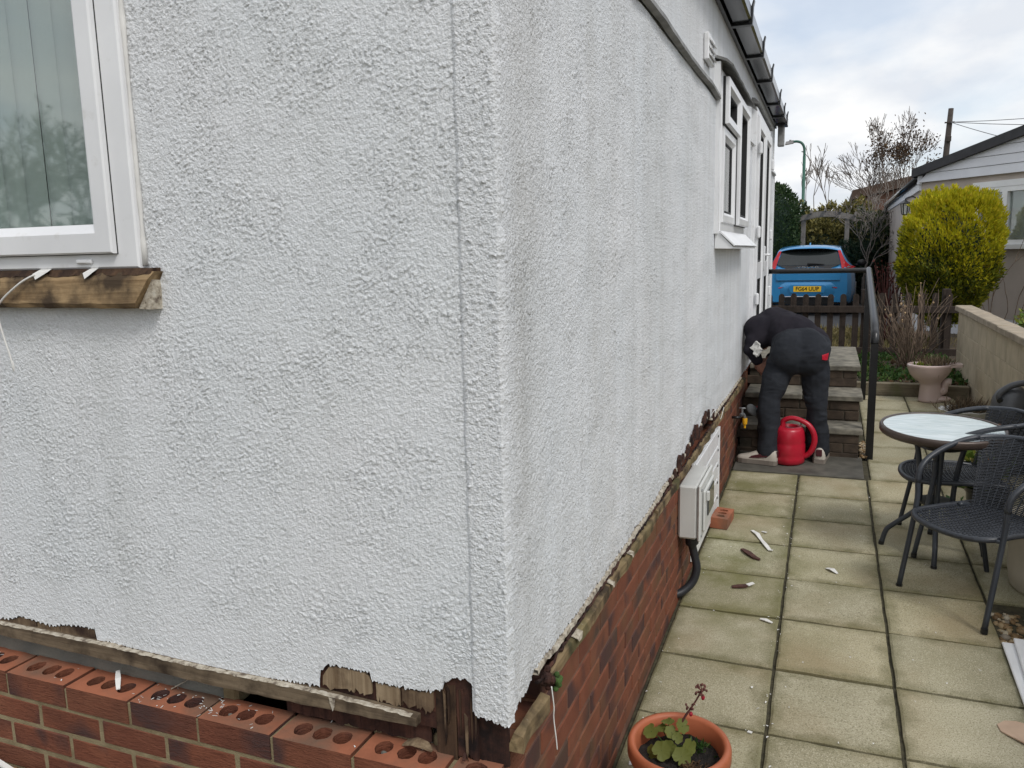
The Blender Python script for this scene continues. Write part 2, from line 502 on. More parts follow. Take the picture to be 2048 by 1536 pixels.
mx = m.n("ShaderNodeMixShader"); m.l(fx, mx.inputs[0]); m.l(gt.outputs[0], mx.inputs[1]); m.l(gg.outputs[0], mx.inputs[2]); m.l(mx.outputs[0], m.out.inputs[0])
m = NT('blind'); c = m.ramp(m.noise(3, 3), [(0.3, (0.40, 0.45, 0.425)), (0.7, (0.48, 0.525, 0.50))]); m.col(c).rough(0.8)
m.b.inputs['Transmission Weight'].default_value = 0.0
simple('net_curtain', (0.42, 0.42, 0.41), 0.9, 0.25, 9)
simple('interior', (0.10, 0.10, 0.095), 0.9)
simple('sealant', (0.70, 0.69, 0.66), 0.6, 0.1, 20)

# paving
m = NT('slab'); m.randvec(9.0)
o3 = m.tc.outputs['Object']
agg = m.voro(310, out=1); agg2 = m.noise(190, 4, 0.6)
base = m.ramp(m.noise(3.2, 5), [(0.3, (0.345, 0.315, 0.215)), (0.7, (0.46, 0.424, 0.305))])
base = m.mix(1.0, base, m.ramp(m.rand, [(0.0, (0.86, 0.85, 0.80)), (0.35, (1.0, 1.0, 1.0)), (0.7, (1.06, 1.02, 0.95)), (1.0, (0.93, 0.96, 0.93))]), 'MULTIPLY')
sepc = m.n("ShaderNodeSeparateColor"); m.l(agg, sepc.inputs[0])
base = m.mix(m.ramp(sepc.outputs[0], [(0.72, 0.0), (0.95, 0.65)]), base, (0.62, 0.57, 0.44))
base = m.mix(m.ramp(agg2, [(0.52, 0.0), (0.64, 0.8)]), base, (0.15, 0.135, 0.075))
base = m.mix(m.math('MULTIPLY', m.ramp(m.noise(2.1, 4, 0.5), [(0.5, 0.0), (0.72, 1.0)]), 0.5), base, (0.29, 0.215, 0.115))
# algae creeping in from the joints and along the house
sx = m.sep(o3)
ex = m.math('MAXIMUM', m.math('ABSOLUTE', sx[0]), m.math('ABSOLUTE', sx[1]))
nn = m.noise(11, 5, 0.6)
edge = m.ramp(m.math('ADD', ex, m.math('MULTIPLY', m.math('SUBTRACT', nn, 0.5), 0.16)), [(0.165, 0.0), (0.232, 1.0)])
geo = m.n("ShaderNodeNewGeometry"); wp = m.sep(geo.outputs['Position'])
near = m.ramp(wp[0], [(0.0, 1.0), (0.42, 0.78), (0.60, 0.40), (1.0, 0.22)])
far = m.ramp(m.math('MULTIPLY', wp[1], 0.1), [(0.16, 0.3), (0.25, 1.0), (0.6, 0.9)])
pat = m.ramp(m.noise(4.0, 5, 0.6), [(0.36, 0.0), (0.66, 1.0)])
alg = m.math('MULTIPLY', m.math('MULTIPLY', near, far), pat)
base = m.mix(m.math('MULTIPLY', edge, 0.66), base, (0.125, 0.115, 0.05))
base = m.mix(m.math('MULTIPLY', alg, 0.84), base, (0.14, 0.138, 0.042))
m.col(base).rough(0.82).spec(0.3)
m.bump(m.math('ADD', m.noise(210, 5, 0.6), m.math('MULTIPLY', m.noise(35, 4), 0.8)), 0.55, 0.004)
simple('joint_soil', (0.055, 0.048, 0.026), 0.95, 0.5, 30, 0.8, 140, 0.006)
simple('dark_slab', (0.085, 0.08, 0.066), 0.75, 0.35, 9, 0.4, 120, 0.003)
simple('step_slab', (0.185, 0.17, 0.135), 0.85, 0.45, 14, 0.5, 90, 0.004, rnd=True)
simple('step_brick', (0.062, 0.044, 0.03), 0.9, 0.45, 10, 0.6, 80, 0.004, rnd=True)
simple('step_mortar', (0.06, 0.05, 0.036), 0.95, 0.4, 18, 0.6, 120, 0.004)
simple('tarmac', (0.085, 0.085, 0.088), 0.9, 0.25, 30, 0.5, 200, 0.004)
simple('earth', (0.07, 0.052, 0.032), 0.95, 0.5, 12, 0.8, 60, 0.01)
simple('soil', (0.012, 0.009, 0.007), 0.95, 0.6, 40, 0.9, 160, 0.008)
m = NT('gravel'); m.randvec(50.0)
gp = m.n("ShaderNodeNewGeometry")
c = m.ramp(gp.outputs['Random Per Island'], [(0.0, (0.09, 0.05, 0.02)), (0.3, (0.20, 0.12, 0.05)), (0.6, (0.33, 0.24, 0.13)), (0.85, (0.42, 0.37, 0.27)), (1.0, (0.16, 0.13, 0.10))])
m.col(c).rough(0.6)
simple('ground_cover', (0.10, 0.085, 0.045), 0.95, 0.4, 2.5, 0.7, 40, 0.02)
simple('block_stone', (0.46, 0.39, 0.275), 0.9, 0.16, 6, 0.5, 90, 0.003, rnd=True)
simple('coping_stone', (0.33, 0.275, 0.205), 0.9, 0.25, 9, 0.5, 80, 0.004, rnd=True)
simple('block_mortar', (0.40, 0.34, 0.24), 0.95, 0.2, 15)

# objects
simple('terracotta', (0.40, 0.115, 0.05), 0.55, 0.14, 12, 0.15, 90, 0.001)
simple('ceramic_pink', (0.56, 0.44, 0.405), 0.16, 0.06, 5)
simple('ceramic_white', (0.62, 0.62, 0.60), 0.25, 0.1, 9)
simple('cream_pot', (0.42, 0.385, 0.31), 0.6, 0.12, 7)
simple('rattan', (0.030, 0.034, 0.042), 0.42, 0.3, 60, 0.4, 300, 0.001)
simple('steel_grey', (0.036, 0.042, 0.052), 0.38, 0.15, 10)
m = NT('table_glass')
wv = m.noise(1, 4, 0.5, vec=m.mapv((5, 26, 5), (0, 0, 0), (0, 0, 0.5)), dist=1.6)
m.col(m.ramp(wv, [(0.3, (0.46, 0.54, 0.535)), (0.7, (0.68, 0.74, 0.735))])).rough(0.12).spec(0.6).bump(wv, 0.35, 0.004)
simple('table_rim', (0.075, 0.055, 0.045), 0.4, 0.25, 8, metal=0.3)
simple('red_plastic', (0.46, 0.012, 0.032), 0.33, 0.10, 6)
simple('red_dark', (0.20, 0.01, 0.014), 0.5)
simple('orange_plastic', (0.75, 0.26, 0.015), 0.35)
simple('yellow_plastic', (0.80, 0.42, 0.02), 0.35)
simple('grey_plastic', (0.075, 0.078, 0.083), 0.38, 0.12, 5)
simple('brass', (0.22, 0.18, 0.12), 0.4, metal=0.8)
simple('zinc', (0.30, 0.31, 0.32), 0.45, metal=0.7)
m = NT('jacket'); f1 = m.noise(7, 3, 0.5, dist=0.6)
m.col(m.ramp(f1, [(0.3, (0.012, 0.011, 0.016)), (0.7, (0.024, 0.021, 0.028))])).rough(0.9).spec(0.2).bump(m.math('ADD', f1, m.math('MULTIPLY', m.noise(300, 2), 0.05)), 0.3, 0.02)
m = NT('trousers'); f1 = m.noise(1, 4, 0.5, vec=m.mapv((4.5, 4.5, 10)), dist=0.9)
m.col(m.ramp(f1, [(0.3, (0.017, 0.019, 0.024)), (0.7, (0.031, 0.034, 0.041))])).rough(0.92).spec(0.2).bump(m.math('ADD', f1, m.math('MULTIPLY', m.noise(300, 2), 0.05)), 0.42, 0.03)
simple('skin', (0.40, 0.20, 0.145), 0.55, 0.15, 12)
simple('hair', (0.16, 0.15, 0.14), 0.8, 0.3, 50)
simple('shoe_white', (0.48, 0.44, 0.38), 0.6, 0.15, 14)
simple('shoe_maroon', (0.075, 0.012, 0.018), 0.6)
simple('rubber', (0.22, 0.19, 0.16), 0.8)
simple('grey_cloth', (0.10, 0.105, 0.11), 0.9, 0.3, 12)

# car
m = NT('car_paint'); m.col((0.035, 0.25, 0.53)).rough(0.28).metal(0.25).coat(1.0, 0.04)
m = NT('car_glass'); m.col(m.ramp(m.noise(2, 2), [(0.3, (0.012, 0.015, 0.015)), (0.7, (0.02, 0.024, 0.024))])).rough(0.06).spec(0.6)
simple('car_black', (0.008, 0.008, 0.009), 0.4)
simple('car_lamp', (0.40, 0.008, 0.014), 0.2)
simple('car_reflector', (0.32, 0.012, 0.02), 0.2)
simple('chrome', (0.65, 0.66, 0.68), 0.15, metal=1.0)
simple('tyre', (0.012, 0.012, 0.012), 0.85)
simple('plate_yellow', (0.80, 0.50, 0.02), 0.4, 0.05)
simple('letter_black', (0.008, 0.008, 0.008), 0.5)

# neighbourhood
simple('nb_render', (0.46, 0.40, 0.355), 0.9, 0.10, 3, 0.4, 200, 0.003)
simple('nb_board', (0.70, 0.71, 0.75), 0.45, 0.06, 3)
simple('nb_roof', (0.030, 0.030, 0.034), 0.6, 0.3, 8)
simple('roof_felt', (0.05, 0.05, 0.055), 0.8, 0.3, 8)
simple('brown_roof', (0.085, 0.055, 0.04), 0.9, 0.25, 4, 0.5, 30, 0.02)
simple('brown_brick', (0.16, 0.085, 0.06), 0.9, 0.25, 6)
simple('lamp_green', (0.03, 0.105, 0.075), 0.5, 0.15)
simple('lamp_head', (0.25, 0.24, 0.235), 0.5)
simple('pole_wood', (0.055, 0.045, 0.038), 0.9, 0.3, 12)
simple('wire', (0.16, 0.165, 0.17), 0.7)
simple('panel_fence', (0.13, 0.115, 0.10), 0.9, 0.3, 7, 0.4, 40, 0.01)

def leafmat(name, stops, rough=0.6, trans=0.25):
    m = NT(name)
    g = m.n("ShaderNodeNewGeometry")
    c = m.ramp(g.outputs['Random Per Island'], stops)
    c = m.mix(0.35, c, m.mix(m.noise(3.0, 3), (0.6, 0.6, 0.6), (1.15, 1.15, 1.15)), 'MULTIPLY')
    m.col(c).rough(rough).spec(0.3)
    if trans:
        tr = m.n("ShaderNodeBsdfTranslucent"); m.l(c, tr.inputs[0])
        mx = m.n("ShaderNodeMixShader"); mx.inputs[0].default_value = trans
        m.l(m.b.outputs[0], mx.inputs[1]); m.l(tr.outputs[0], mx.inputs[2]); m.l(mx.outputs[0], m.out.inputs[0])
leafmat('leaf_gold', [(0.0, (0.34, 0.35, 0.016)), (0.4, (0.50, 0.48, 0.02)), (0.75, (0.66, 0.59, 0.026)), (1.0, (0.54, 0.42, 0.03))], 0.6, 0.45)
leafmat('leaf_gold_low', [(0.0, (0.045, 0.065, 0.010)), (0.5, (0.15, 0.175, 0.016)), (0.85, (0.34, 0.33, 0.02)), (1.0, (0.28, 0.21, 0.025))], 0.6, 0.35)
leafmat('leaf_hedge', [(0.0, (0.018, 0.04, 0.014)), (0.5, (0.032, 0.065, 0.02)), (1.0, (0.055, 0.09, 0.028))])
leafmat('leaf_laurel', [(0.0, (0.022, 0.045, 0.022)), (0.5, (0.05, 0.075, 0.028)), (0.8, (0.10, 0.11, 0.04)), (1.0, (0.22, 0.20, 0.07))])
leafmat('leaf_olive', [(0.0, (0.07, 0.07, 0.022)), (0.5, (0.14, 0.125, 0.035)), (0.85, (0.24, 0.20, 0.055)), (1.0, (0.40, 0.36, 0.13))])
leafmat('leaf_dark', [(0.0, (0.010, 0.028, 0.018)), (0.6, (0.02, 0.045, 0.025)), (1.0, (0.05, 0.07, 0.035))])
leafmat('leaf_brown', [(0.0, (0.045, 0.026, 0.014)), (0.6, (0.09, 0.052, 0.026)), (1.0, (0.15, 0.095, 0.045))], 0.8, 0.15)
leafmat('leaf_red', [(0.0, (0.05, 0.012, 0.010)), (0.6, (0.11, 0.02, 0.015)), (1.0, (0.20, 0.10, 0.07))], 0.8, 0.1)
leafmat('leaf_fresh', [(0.0, (0.07, 0.13, 0.02)), (0.5, (0.14, 0.21, 0.03)), (0.85, (0.28, 0.30, 0.05)), (1.0, (0.33, 0.27, 0.08))])
leafmat('leaf_geranium', [(0.0, (0.05, 0.085, 0.02)), (0.45, (0.11, 0.15, 0.03)), (0.75, (0.20, 0.19, 0.045)), (1.0, (0.10, 0.055, 0.025))])
leafmat('leaf_weed', [(0.0, (0.02, 0.06, 0.012)), (0.6, (0.045, 0.105, 0.02)), (1.0, (0.10, 0.14, 0.035))])
leafmat('grass_dry', [(0.0, (0.11, 0.10, 0.035)), (0.5, (0.22, 0.18, 0.075)), (1.0, (0.34, 0.28, 0.13))], 0.9, 0.1)
leafmat('dry_stem', [(0.0, (0.10, 0.07, 0.045)), (0.6, (0.18, 0.13, 0.085)), (1.0, (0.28, 0.23, 0.16))], 0.9, 0.0)
leafmat('bud_pale', [(0.0, (0.42, 0.27, 0.14)), (1.0, (0.62, 0.48, 0.31))], 0.8, 0.1)
simple('bark', (0.065, 0.05, 0.04), 0.95, 0.35, 20, 0.6, 90, 0.004)
simple('twig', (0.16, 0.115, 0.082), 0.95, 0.35, 15)
simple('twig_oak', (0.115, 0.088, 0.07), 0.95, 0.3, 15)
simple('twig_red', (0.085, 0.022, 0.018), 0.9, 0.4, 15)
simple('twig_grey', (0.19, 0.165, 0.145), 0.95, 0.3, 15)
simple('flower_dry', (0.13, 0.05, 0.04), 0.9, 0.4, 40)
simple('petal_red', (0.35, 0.01, 0.03), 0.6)
simple('moss', (0.05, 0.10, 0.02), 0.95, 0.4, 60, 0.8, 200, 0.004)
simple('paint_flake', (0.72, 0.71, 0.68), 0.7, 0.06, 30)
simple('card_brown', (0.50, 0.36, 0.26), 0.85, 0.15, 10)
simple('bark_chip', (0.075, 0.032, 0.025), 0.9, 0.4, 40, 0.6, 120, 0.003)
# ------------------------------------------------------------------ ground
def sheet(name, x0, x1, y0, y1, dz, mat, nx=2, ny=2, kind='structure', label=None, cat=None):
    xs = np.linspace(x0, x1, nx); ys = np.linspace(y0, y1, ny)
    b = MB()
    vs = [(x, y, gz(x, y) + dz) for y in ys for x in xs]
    fs = [(j * nx + i, j * nx + i + 1, (j + 1) * nx + i + 1, (j + 1) * nx + i) for j in range(ny - 1) for i in range(nx - 1)]
    b.add(vs, fs)
    o = b.build(name, mat, fix=False)
    o['kind'] = kind
    if label: o['label'] = label
    return o

b = MB()
xs = [-600, -60, -20, -8, -4, -2, 0, 1, 2, 3, 5, 8, 20, 60, 600]
ys = [-600, -60, -12, -6, -3, 0, 2, 4, 6, 8, 9.5, 11, 13, 16, 20, 30, 60, 200, 900]
def ground_z(x, y):
    yy = min(max(y, -12), 40); xx = min(max(x, -8), 8)
    return gz(xx, yy) - 0.07
b.add([(x, y, ground_z(x, y)) for y in ys for x in xs],
      [(j * len(xs) + i, j * len(xs) + i + 1, (j + 1) * len(xs) + i + 1, (j + 1) * len(xs) + i) for j in range(len(ys) - 1) for i in range(len(xs) - 1)])
o = b.build('ground', 'ground_cover', fix=False); tag(o, 'bare brown earth ground under and around the park homes', kind='structure')

road = sheet('road', -14, 16, 9.72, 10.9, -0.03, 'tarmac', 6, 4); tag(road, 'grey tarmac path running behind the picket fence')
drive = sheet('driveway', -6, 9, 13.6, 21, -0.03, 'tarmac', 6, 8); tag(drive, 'grey tarmac parking place under the blue car')

# paving: bedding soil with single slabs laid on it
patio = sheet('patio', -0.02, 2.0, -4.0, 7.42, -0.014, 'joint_soil', 4, 12); tag(patio, 'dark earth bedding showing in the joints of the paving')
ROW0, PITCH = 4.4535, 0.45
def slab_mesh(w, l, seed):
    g = random.Random(seed)
    pts = []
    n = 7
    def edge(a, bb):
        for i in range(n):
            t = i / n
            x = a[0] + (bb[0] - a[0]) * t; y = a[1] + (bb[1] - a[1]) * t
            k = 0.0 if i == 0 else 0.0022
            pts.append((x + g.uniform(-k, k), y + g.uniform(-k, k)))
    c = [(-w / 2, -l / 2), (w / 2, -l / 2), (w / 2, l / 2), (-w / 2, l / 2)]
    for i in range(4): edge(c[i], c[(i + 1) % 4])
    k = len(pts)
    top = [(x * (1 - 0.009 / (w / 2)), y * (1 - 0.009 / (l / 2)), 0.0) for x, y in pts]
    mid = [(x, y, -0.005 + g.uniform(-0.0015, 0.0015)) for x, y in pts]
    bot = [(x, y, -0.04) for x, y in pts]
    vs = top + mid + bot
    fs = [tuple(range(k))]
    for i in range(k):
        j = (i + 1) % k
        fs.append((i, i + k, j + k, j)); fs.append((i + k, i + 2 * k, j + 2 * k, j + k))
    bb = MB().add(vs, fs)
    me = bb.mesh('paving_slab'); me.materials.append(M('slab')); return me
SL = {}
def slab(x0, x1, y0, y1, gap=0.006):
    w = round(x1 - x0 - 2 * gap, 3); l = round(y1 - y0 - 2 * gap, 3)
    key = (w, l, random.randrange(3))
    if key not in SL: SL[key] = slab_mesh(w, l, hash(key) % 1000)
    o = put('paving_slab', SL[key], None, patio)
    cx, cy = (x0 + x1) / 2, (y0 + y1) / 2
    o.location = (cx, cy, gz(cx, cy) + random.uniform(-0.002, 0.002))
    o.rotation_euler = (SLOPE + random.uniform(-0.004, 0.004), random.uniform(-0.004, 0.004), random.uniform(-0.004, 0.004))
    return o
COLS = [(-0.010, 0.462), (0.462, 0.912), (0.912, 1.362), (1.362, 1.812)]
for ci, (xa, xb) in enumerate(COLS):
    for k in range(0, 16):
        y1 = ROW0 - PITCH * k; y0 = y1 - PITCH
        if ci == 3 and y0 < 2.55: continue
        slab(xa, xb, y0, y1, 0.0072)
for ci in (2, 3):
    y = ROW0 + (0.0 if ci == 2 else 0.0)
    k = 0
    while y < 7.2:
        l = 0.45
        slab(COLS[ci][0] + (0.02 if ci == 2 else 0), COLS[ci][1], y, min(y + l, 7.36), 0.006)
        y += l; k += 1
for k in range(6):
    y = ROW0 + 0.45 * k
    slab(1.812, 1.95, y - 0.0, min(y + 0.45, 7.36), 0.006)
for k in range(4):
    slab(1.812, 1.95, ROW0 - 0.45 * (k + 1), ROW0 - 0.45 * k, 0.006)

# pebbles
def pebbles(name, n, xr, yr, zf, smin, smax, label, seed=1):
    g = np.random.default_rng(seed)
    t = (1 + 5 ** 0.5) / 2
    iv = np.array([(-1, t, 0), (1, t, 0), (-1, -t, 0), (1, -t, 0), (0, -1, t), (0, 1, t), (0, -1, -t), (0, 1, -t), (t, 0, -1), (t, 0, 1), (-t, 0, -1), (-t, 0, 1)]) / 1.902
    fi = np.array([(0, 11, 5), (0, 5, 1), (0, 1, 7), (0, 7, 10), (0, 10, 11), (1, 5, 9), (5, 11, 4), (11, 10, 2), (10, 7, 6), (7, 1, 8), (3, 9, 4), (3, 4, 2), (3, 2, 6), (3, 6, 8), (3, 8, 9), (4, 9, 5), (2, 4, 11), (6, 2, 10), (8, 6, 7), (9, 8, 1)])
    V = []; F = []
    for i in range(n):
        s = g.uniform(smin, smax) * np.array([1, g.uniform(0.6, 1), g.uniform(0.4, 0.7)])
        a = g.uniform(0, 6.28); ca, sa = math.cos(a), math.sin(a)
        p = iv * (1 + g.uniform(-0.18, 0.18, (12, 1))) * s
        tl = g.uniform(-0.5, 0.5)
        p = p @ np.array([[1, 0, 0], [0, math.cos(tl), -math.sin(tl)], [0, math.sin(tl), math.cos(tl)]])
        p = p @ np.array([[ca, -sa, 0], [sa, ca, 0], [0, 0, 1]])
        x = g.uniform(*xr); y = g.uniform(*yr)
        V.append(p + np.array([x, y, zf(x, y) + g.uniform(0, 0.012)])); F.append(fi + 12 * i)
    me = np_mesh(name, np.concatenate(V), np.concatenate(F), True)
    o = put(name, me, 'gravel'); o['kind'] = 'stuff'; o['label'] = label
    return o
pebbles('gravel_bed', 2600, (1.37, 1.93), (1.2, 2.56), lambda x, y: gz(x, y) - 0.022, 0.009, 0.024, 'loose amber gravel in the bed beside the paving', 3)
sheet('gravel_base', 1.366, 1.95, -4.0, 2.56, -0.03, 'earth', 2, 8, label='dark earth under the amber gravel')
# raised gravel border along the front of the home
b = MB(); b.box(-5.0, -1.0, -1.6, -0.098, -0.6, 0.195)
o = b.build('gravel_border', 'earth'); tag(o, 'raised earth border under the pebbles in front of the home', kind='structure')
pebbles('border_gravel', 700, (-2.0, -1.05), (-0.75, -0.10), lambda x, y: 0.20, 0.010, 0.028, 'brown and cream pebbles at the foot of the front plinth', 5)

# planting bed behind the sleeper
b = MB()
nx, ny = 14, 22
vs = []
for j in range(ny):
    for i in range(nx):
        x = 0.92 + (1.98 - 0.92) * i / (nx - 1); y = 7.45 + (9.5 - 7.45) * j / (ny - 1)
        vs.append((x, y, gz(x, y) + 0.075 + random.uniform(0, 0.03)))
b.add(vs, [(j * nx + i, j * nx + i + 1, (j + 1) * nx + i + 1, (j + 1) * nx + i) for j in range(ny - 1) for i in range(nx - 1)])
o = b.build('planting_bed', 'earth', fix=False, smooth=True); tag(o, 'dark soil of the planting bed behind the timber sleeper', kind='structure')

# neighbour's garden beyond the block wall
sheet('garden_soil', 2.06, 9.0, -6.0, 13.2, 0.02, 'earth', 4, 8, label='dark garden soil beyond the block wall')

def leaf_cloud(pts, nrm, size, g, aspect=0.5, jit=0.6, fold=0.0, droop=0.0):
    """diamond leaves at pts (n,3) with rough outward directions nrm; returns V, F (two tris a leaf as one quad)"""
    n = len(pts)
    d = nrm + g.normal(0, jit, (n, 3)); d[:, 2] -= droop
    d /= np.linalg.norm(d, axis=1, keepdims=True) + 1e-9
    r = g.normal(0, 1, (n, 3)); s = np.cross(d, r); s /= np.linalg.norm(s, axis=1, keepdims=True) + 1e-9
    L = size * g.uniform(0.6, 1.3, (n, 1)); W = L * aspect * g.uniform(0.7, 1.2, (n, 1))
    up = np.cross(s, d)
    a = pts; t = pts + d * L; l = pts + d * L * 0.45 + s * W * 0.5 + up * fold * L; q = pts + d * L * 0.45 - s * W * 0.5 + up * fold * L
    V = np.stack([a, l, t, q], 1).reshape(-1, 3)
    F = np.arange(4 * n).reshape(n, 4)
    return V, F

def leaf_obj(name, V, F, mat, parent=None):
    me = np_mesh(name, V, F); return put(name, me, mat, parent)

# dry grass verge
g = np.random.default_rng(12)
n = 16000
P = np.stack([g.uniform(-3.0, 6.0, n), g.uniform(10.85, 13.7, n), np.zeros(n)], 1)
P[:, 2] = [gz(x, y) - 0.07 for x, y in P[:, :2]]
V, F = leaf_cloud(P, np.tile([0, 0, 1.0], (n, 1)), 0.12, g, 0.14, 0.55)
o = leaf_obj('verge_grass', V, F, 'grass_dry'); tag(o, 'dry yellowish grass on the verge beyond the path', kind='stuff')
# weeds on the planting bed
n = 5200
P = np.stack([g.uniform(0.96, 1.94, n), g.uniform(7.5, 9.3, n), np.zeros(n)], 1)
ok = (np.sin(P[:, 0] * 7 + 1) + np.cos(P[:, 1] * 5 + P[:, 0] * 3) + g.normal(0, 0.5, n)) > -0.5
P = P[ok]; P[:, 2] = [gz(x, y) + 0.085 for x, y in P[:, :2]]
P[:, 2] += g.uniform(0, 0.05, len(P))
V, F = leaf_cloud(P, np.tile([0, 0, 0.6], (len(P), 1)), 0.045, g, 0.6, 0.8)
o = leaf_obj('bed_weeds', V, F, 'leaf_weed'); tag(o, 'low green weeds covering the planting bed', kind='stuff')
n = 500
P = np.stack([g.uniform(0.96, 1.94, n), g.uniform(7.46, 8.8, n), np.zeros(n)], 1); P[:, 2] = [gz(x, y) + 0.11 for x, y in P[:, :2]]
V, F = leaf_cloud(P, np.tile([0, 0, 0.1], (n, 1)), 0.05, g, 0.6, 0.8)
o = leaf_obj('fallen_leaves', V, F, 'leaf_brown'); tag(o, 'dead brown leaves scattered over the planting bed', kind='stuff')
# ------------------------------------------------------------------ the park home
home = thing('mobile_home', 'white stippled park home with stripped window sill and rotten lower edge', 'mobile home')
HW, HL, EAVE = 4.2, 8.05, 2.97
WX0, WX1, WZ0, WZ1 = -2.12, -0.905, 1.597, 2.72        # front window opening
SWY0, SWY1, SWZ0, SWZ1 = 3.27, 4.55, 1.74, 2.55        # side window opening
DY0, DY1, DZ0, DZ1 = 5.47, 6.95, 0.72, 2.70            # door opening
ZB = 2.432                                             # joint between lower and upper wall panel

def stucco(h, w, dz, dx, seed, lam=0.013):
    n0 = fnoise(h, w, dz, dx, 0.10, seed + 1)
    n1 = fnoise(h, w, dz, dx, lam, seed + 2, 1.1, 1.0, 0.75)
    n2 = fnoise(h, w, dz, dx, lam * 2.1, seed + 3, 1.15, 1.0, 0.7)
    n3 = fnoise(h, w, dz, dx, lam * 0.55, seed + 4, 1, 1, 0.6)
    n4 = fnoise(h, w, dz, dx, lam * 0.8, seed + 5, 1.0, 1.0, 0.6)
    k = 0.66 + 0.22 * np.tanh(n0) + 0.24 * np.tanh(1.3 * fnoise(h, w, dz, dx, 0.42, seed + 9))
    a = sstep(-0.2, 1.5, n1 + 0.5 * n2)
    pk = np.clip(n4 - 0.75, 0, 2.2)
    return (0.0023 * a * k + 0.0015 * pk * k + 0.00034 * n3).astype(np.float64)

# -- front wall: lower edge broken away
ZE = [(-1.80, 0.60), (-1.579, 0.603), (-1.537, 0.606), (-1.494, 0.622), (-1.425, 0.616), (-1.367, 0.611), (-1.322, 0.622), (-1.26, 0.628), (-1.205, 0.628), (-1.201, 0.593), (-1.163, 0.6), (-1.084, 0.594), (-0.865, 0.584), (-0.706, 0.585), (-0.615, 0.592), (-0.484, 0.598), (-0.48, 0.633), (-0.463, 0.656), (-0.424, 0.659), (-0.342, 0.658), (-0.335, 0.638), (-0.277, 0.637), (-0.2, 0.639), (-0.158, 0.65), (-0.151, 0.668), (-0.124, 0.686), (-0.087, 0.685), (-0.079, 0.659), (-0.078, 0.606), (-0.036, 0.602), (0.012, 0.596)]
ZE = np.array(ZE)
def zedge(x): return np.interp(x, ZE[:, 0], ZE[:, 1])

def wall_field(name, U, W, H, place, mask, mat, parent, low=None):
    """height field wall: U horizontal coords, W vertical coords, H[len(W),len(U)]; low = broken lower edge the grid is pulled to"""
    nu, nw = len(U), len(W)
    uu, ww = np.meshgrid(U, W)
    if low is not None:
        reach = 0.25
        tt = np.clip((ww - W[0]) / reach, 0, 1)
        ww = ww + (low[None, :] - W[0]) * (1 - tt) ** 1.5
    V = place(uu, ww, H).reshape(-1, 3)
    idx = np.arange(nu * nw).reshape(nw, nu)
    q = np.stack([idx[:-1, :-1], idx[:-1, 1:], idx[1:, 1:], idx[1:, :-1]], -1).reshape(-1, 4)
    um = ((uu[:-1, :-1] + uu[1:, 1:]) / 2).ravel(); wm = ((ww[:-1, :-1] + ww[1:, 1:]) / 2).ravel()
    q = q[mask(um, wm)]
    used = np.unique(q); remap = np.full(nu * nw, -1); remap[used] = np.arange(len(used))
    me = np_mesh(name, V[used], remap[q], True)
    return put(name, me, mat, parent)

D = 0.0031
U = np.arange(-1.74, -0.0795, D); W = np.arange(0.575, 2.965, D)
H = stucco(len(W), len(U), D, D, 11, 0.0108)
uu, ww = np.meshgrid(U, W)
# smoother trowelled zone low on the wall and round the window
lowz = sstep(0.66, 0.80, ww + 0.05 * fnoise(len(W), len(U), D, D, 0.2, 5))
nearw = 1 - (sstep(-1.05, -0.92, -np.abs(uu + 1.5) + 0.0) * 0)
H *= 0.55 + 0.45 * lowz
def put_front(u, w, h): return np.stack([u, -0.012 - h, w - 0.6 * h], -1)
def m_front(u, w):
    return ~((u > WX0) & (u < WX1) & (w > WZ0) & (w < WZ1))
lowf = zedge(U) + 0.0022 * fnoise(1, len(U), 1, D, 0.018, 301)[0] + 0.0012 * fnoise(1, len(U), 1, D, 0.008, 302)[0]
fw = wall_field('front_wall', U, W, H, put_front, m_front, 'render_front', home, lowf)
# the rest of the front wall, outside the frame
b = MB()
b.box(-HW, -1.738, -0.011, 0.03, 0.575, WZ0)
b.box(-HW, WX0, -0.011, 0.03, WZ0, WZ1)
b.box(-HW, -1.738, -0.011, 0.03, WZ1, EAVE)
# gable
b.add([(-HW, -0.011, EAVE), (0, -0.011, EAVE), (-HW / 2, -0.011, EAVE + 0.42)], [(0, 1, 2)])
b.build('front_gable', 'render_front', home)
# inner leaf (keeps the daylight out of the wall)
b = MB()
b.box(-1.74, WX0, 0.004, 0.05, 0.70, EAVE); b.box(WX1, -0.06, 0.004, 0.05, 0.70, EAVE); b.box(WX0, WX1, 0.004, 0.05, 0.70, WZ0); b.box(WX0, WX1, 0.004, 0.05, WZ1, EAVE)
b.build('inner_frame', 'void_dark', home)

# -- corner trim with thick brushed paint
Du = 0.003
U = np.arange(-0.083, 0.0140, Du); W = np.arange(0.592, 2.965, Du)
h = stucco(len(W), len(U), Du, Du, 31, 0.017)
sp = sstep(1.15, 1.9, fnoise(len(W), len(U), Du, Du, 0.015, 77))
cl = fnoise(len(W), len(U), Du, Du, 0.045, 79, 0.6, 1.3)
h = 0.72 * h + 0.0046 * sp * sstep(-0.6, 0.8, cl)
uu, ww = np.meshgrid(U, W)
edge = sstep(0.0140, 0.004, uu); ledge = sstep(-0.083, -0.073, uu + 0.0012 * np.sin(ww * 37))
front_y = -0.012 - (0.0055 + h) * ledge
front_y += (1 - edge) ** 2 * 0.030
jit = 0.0012 * fnoise(1, len(W), 1, Du, 0.09, 91)[0] + 0.0004 * fnoise(1, len(W), 1, Du, 0.014, 92)[0]
def put_trim(u, w, hh): return np.stack([u + jit[:, None] * (1 - edge) + hh * 0.5 * (1 - edge) + (1 - edge) * -0.005, front_y, w], -1)
def m_trim(u, w):
    return w > 0
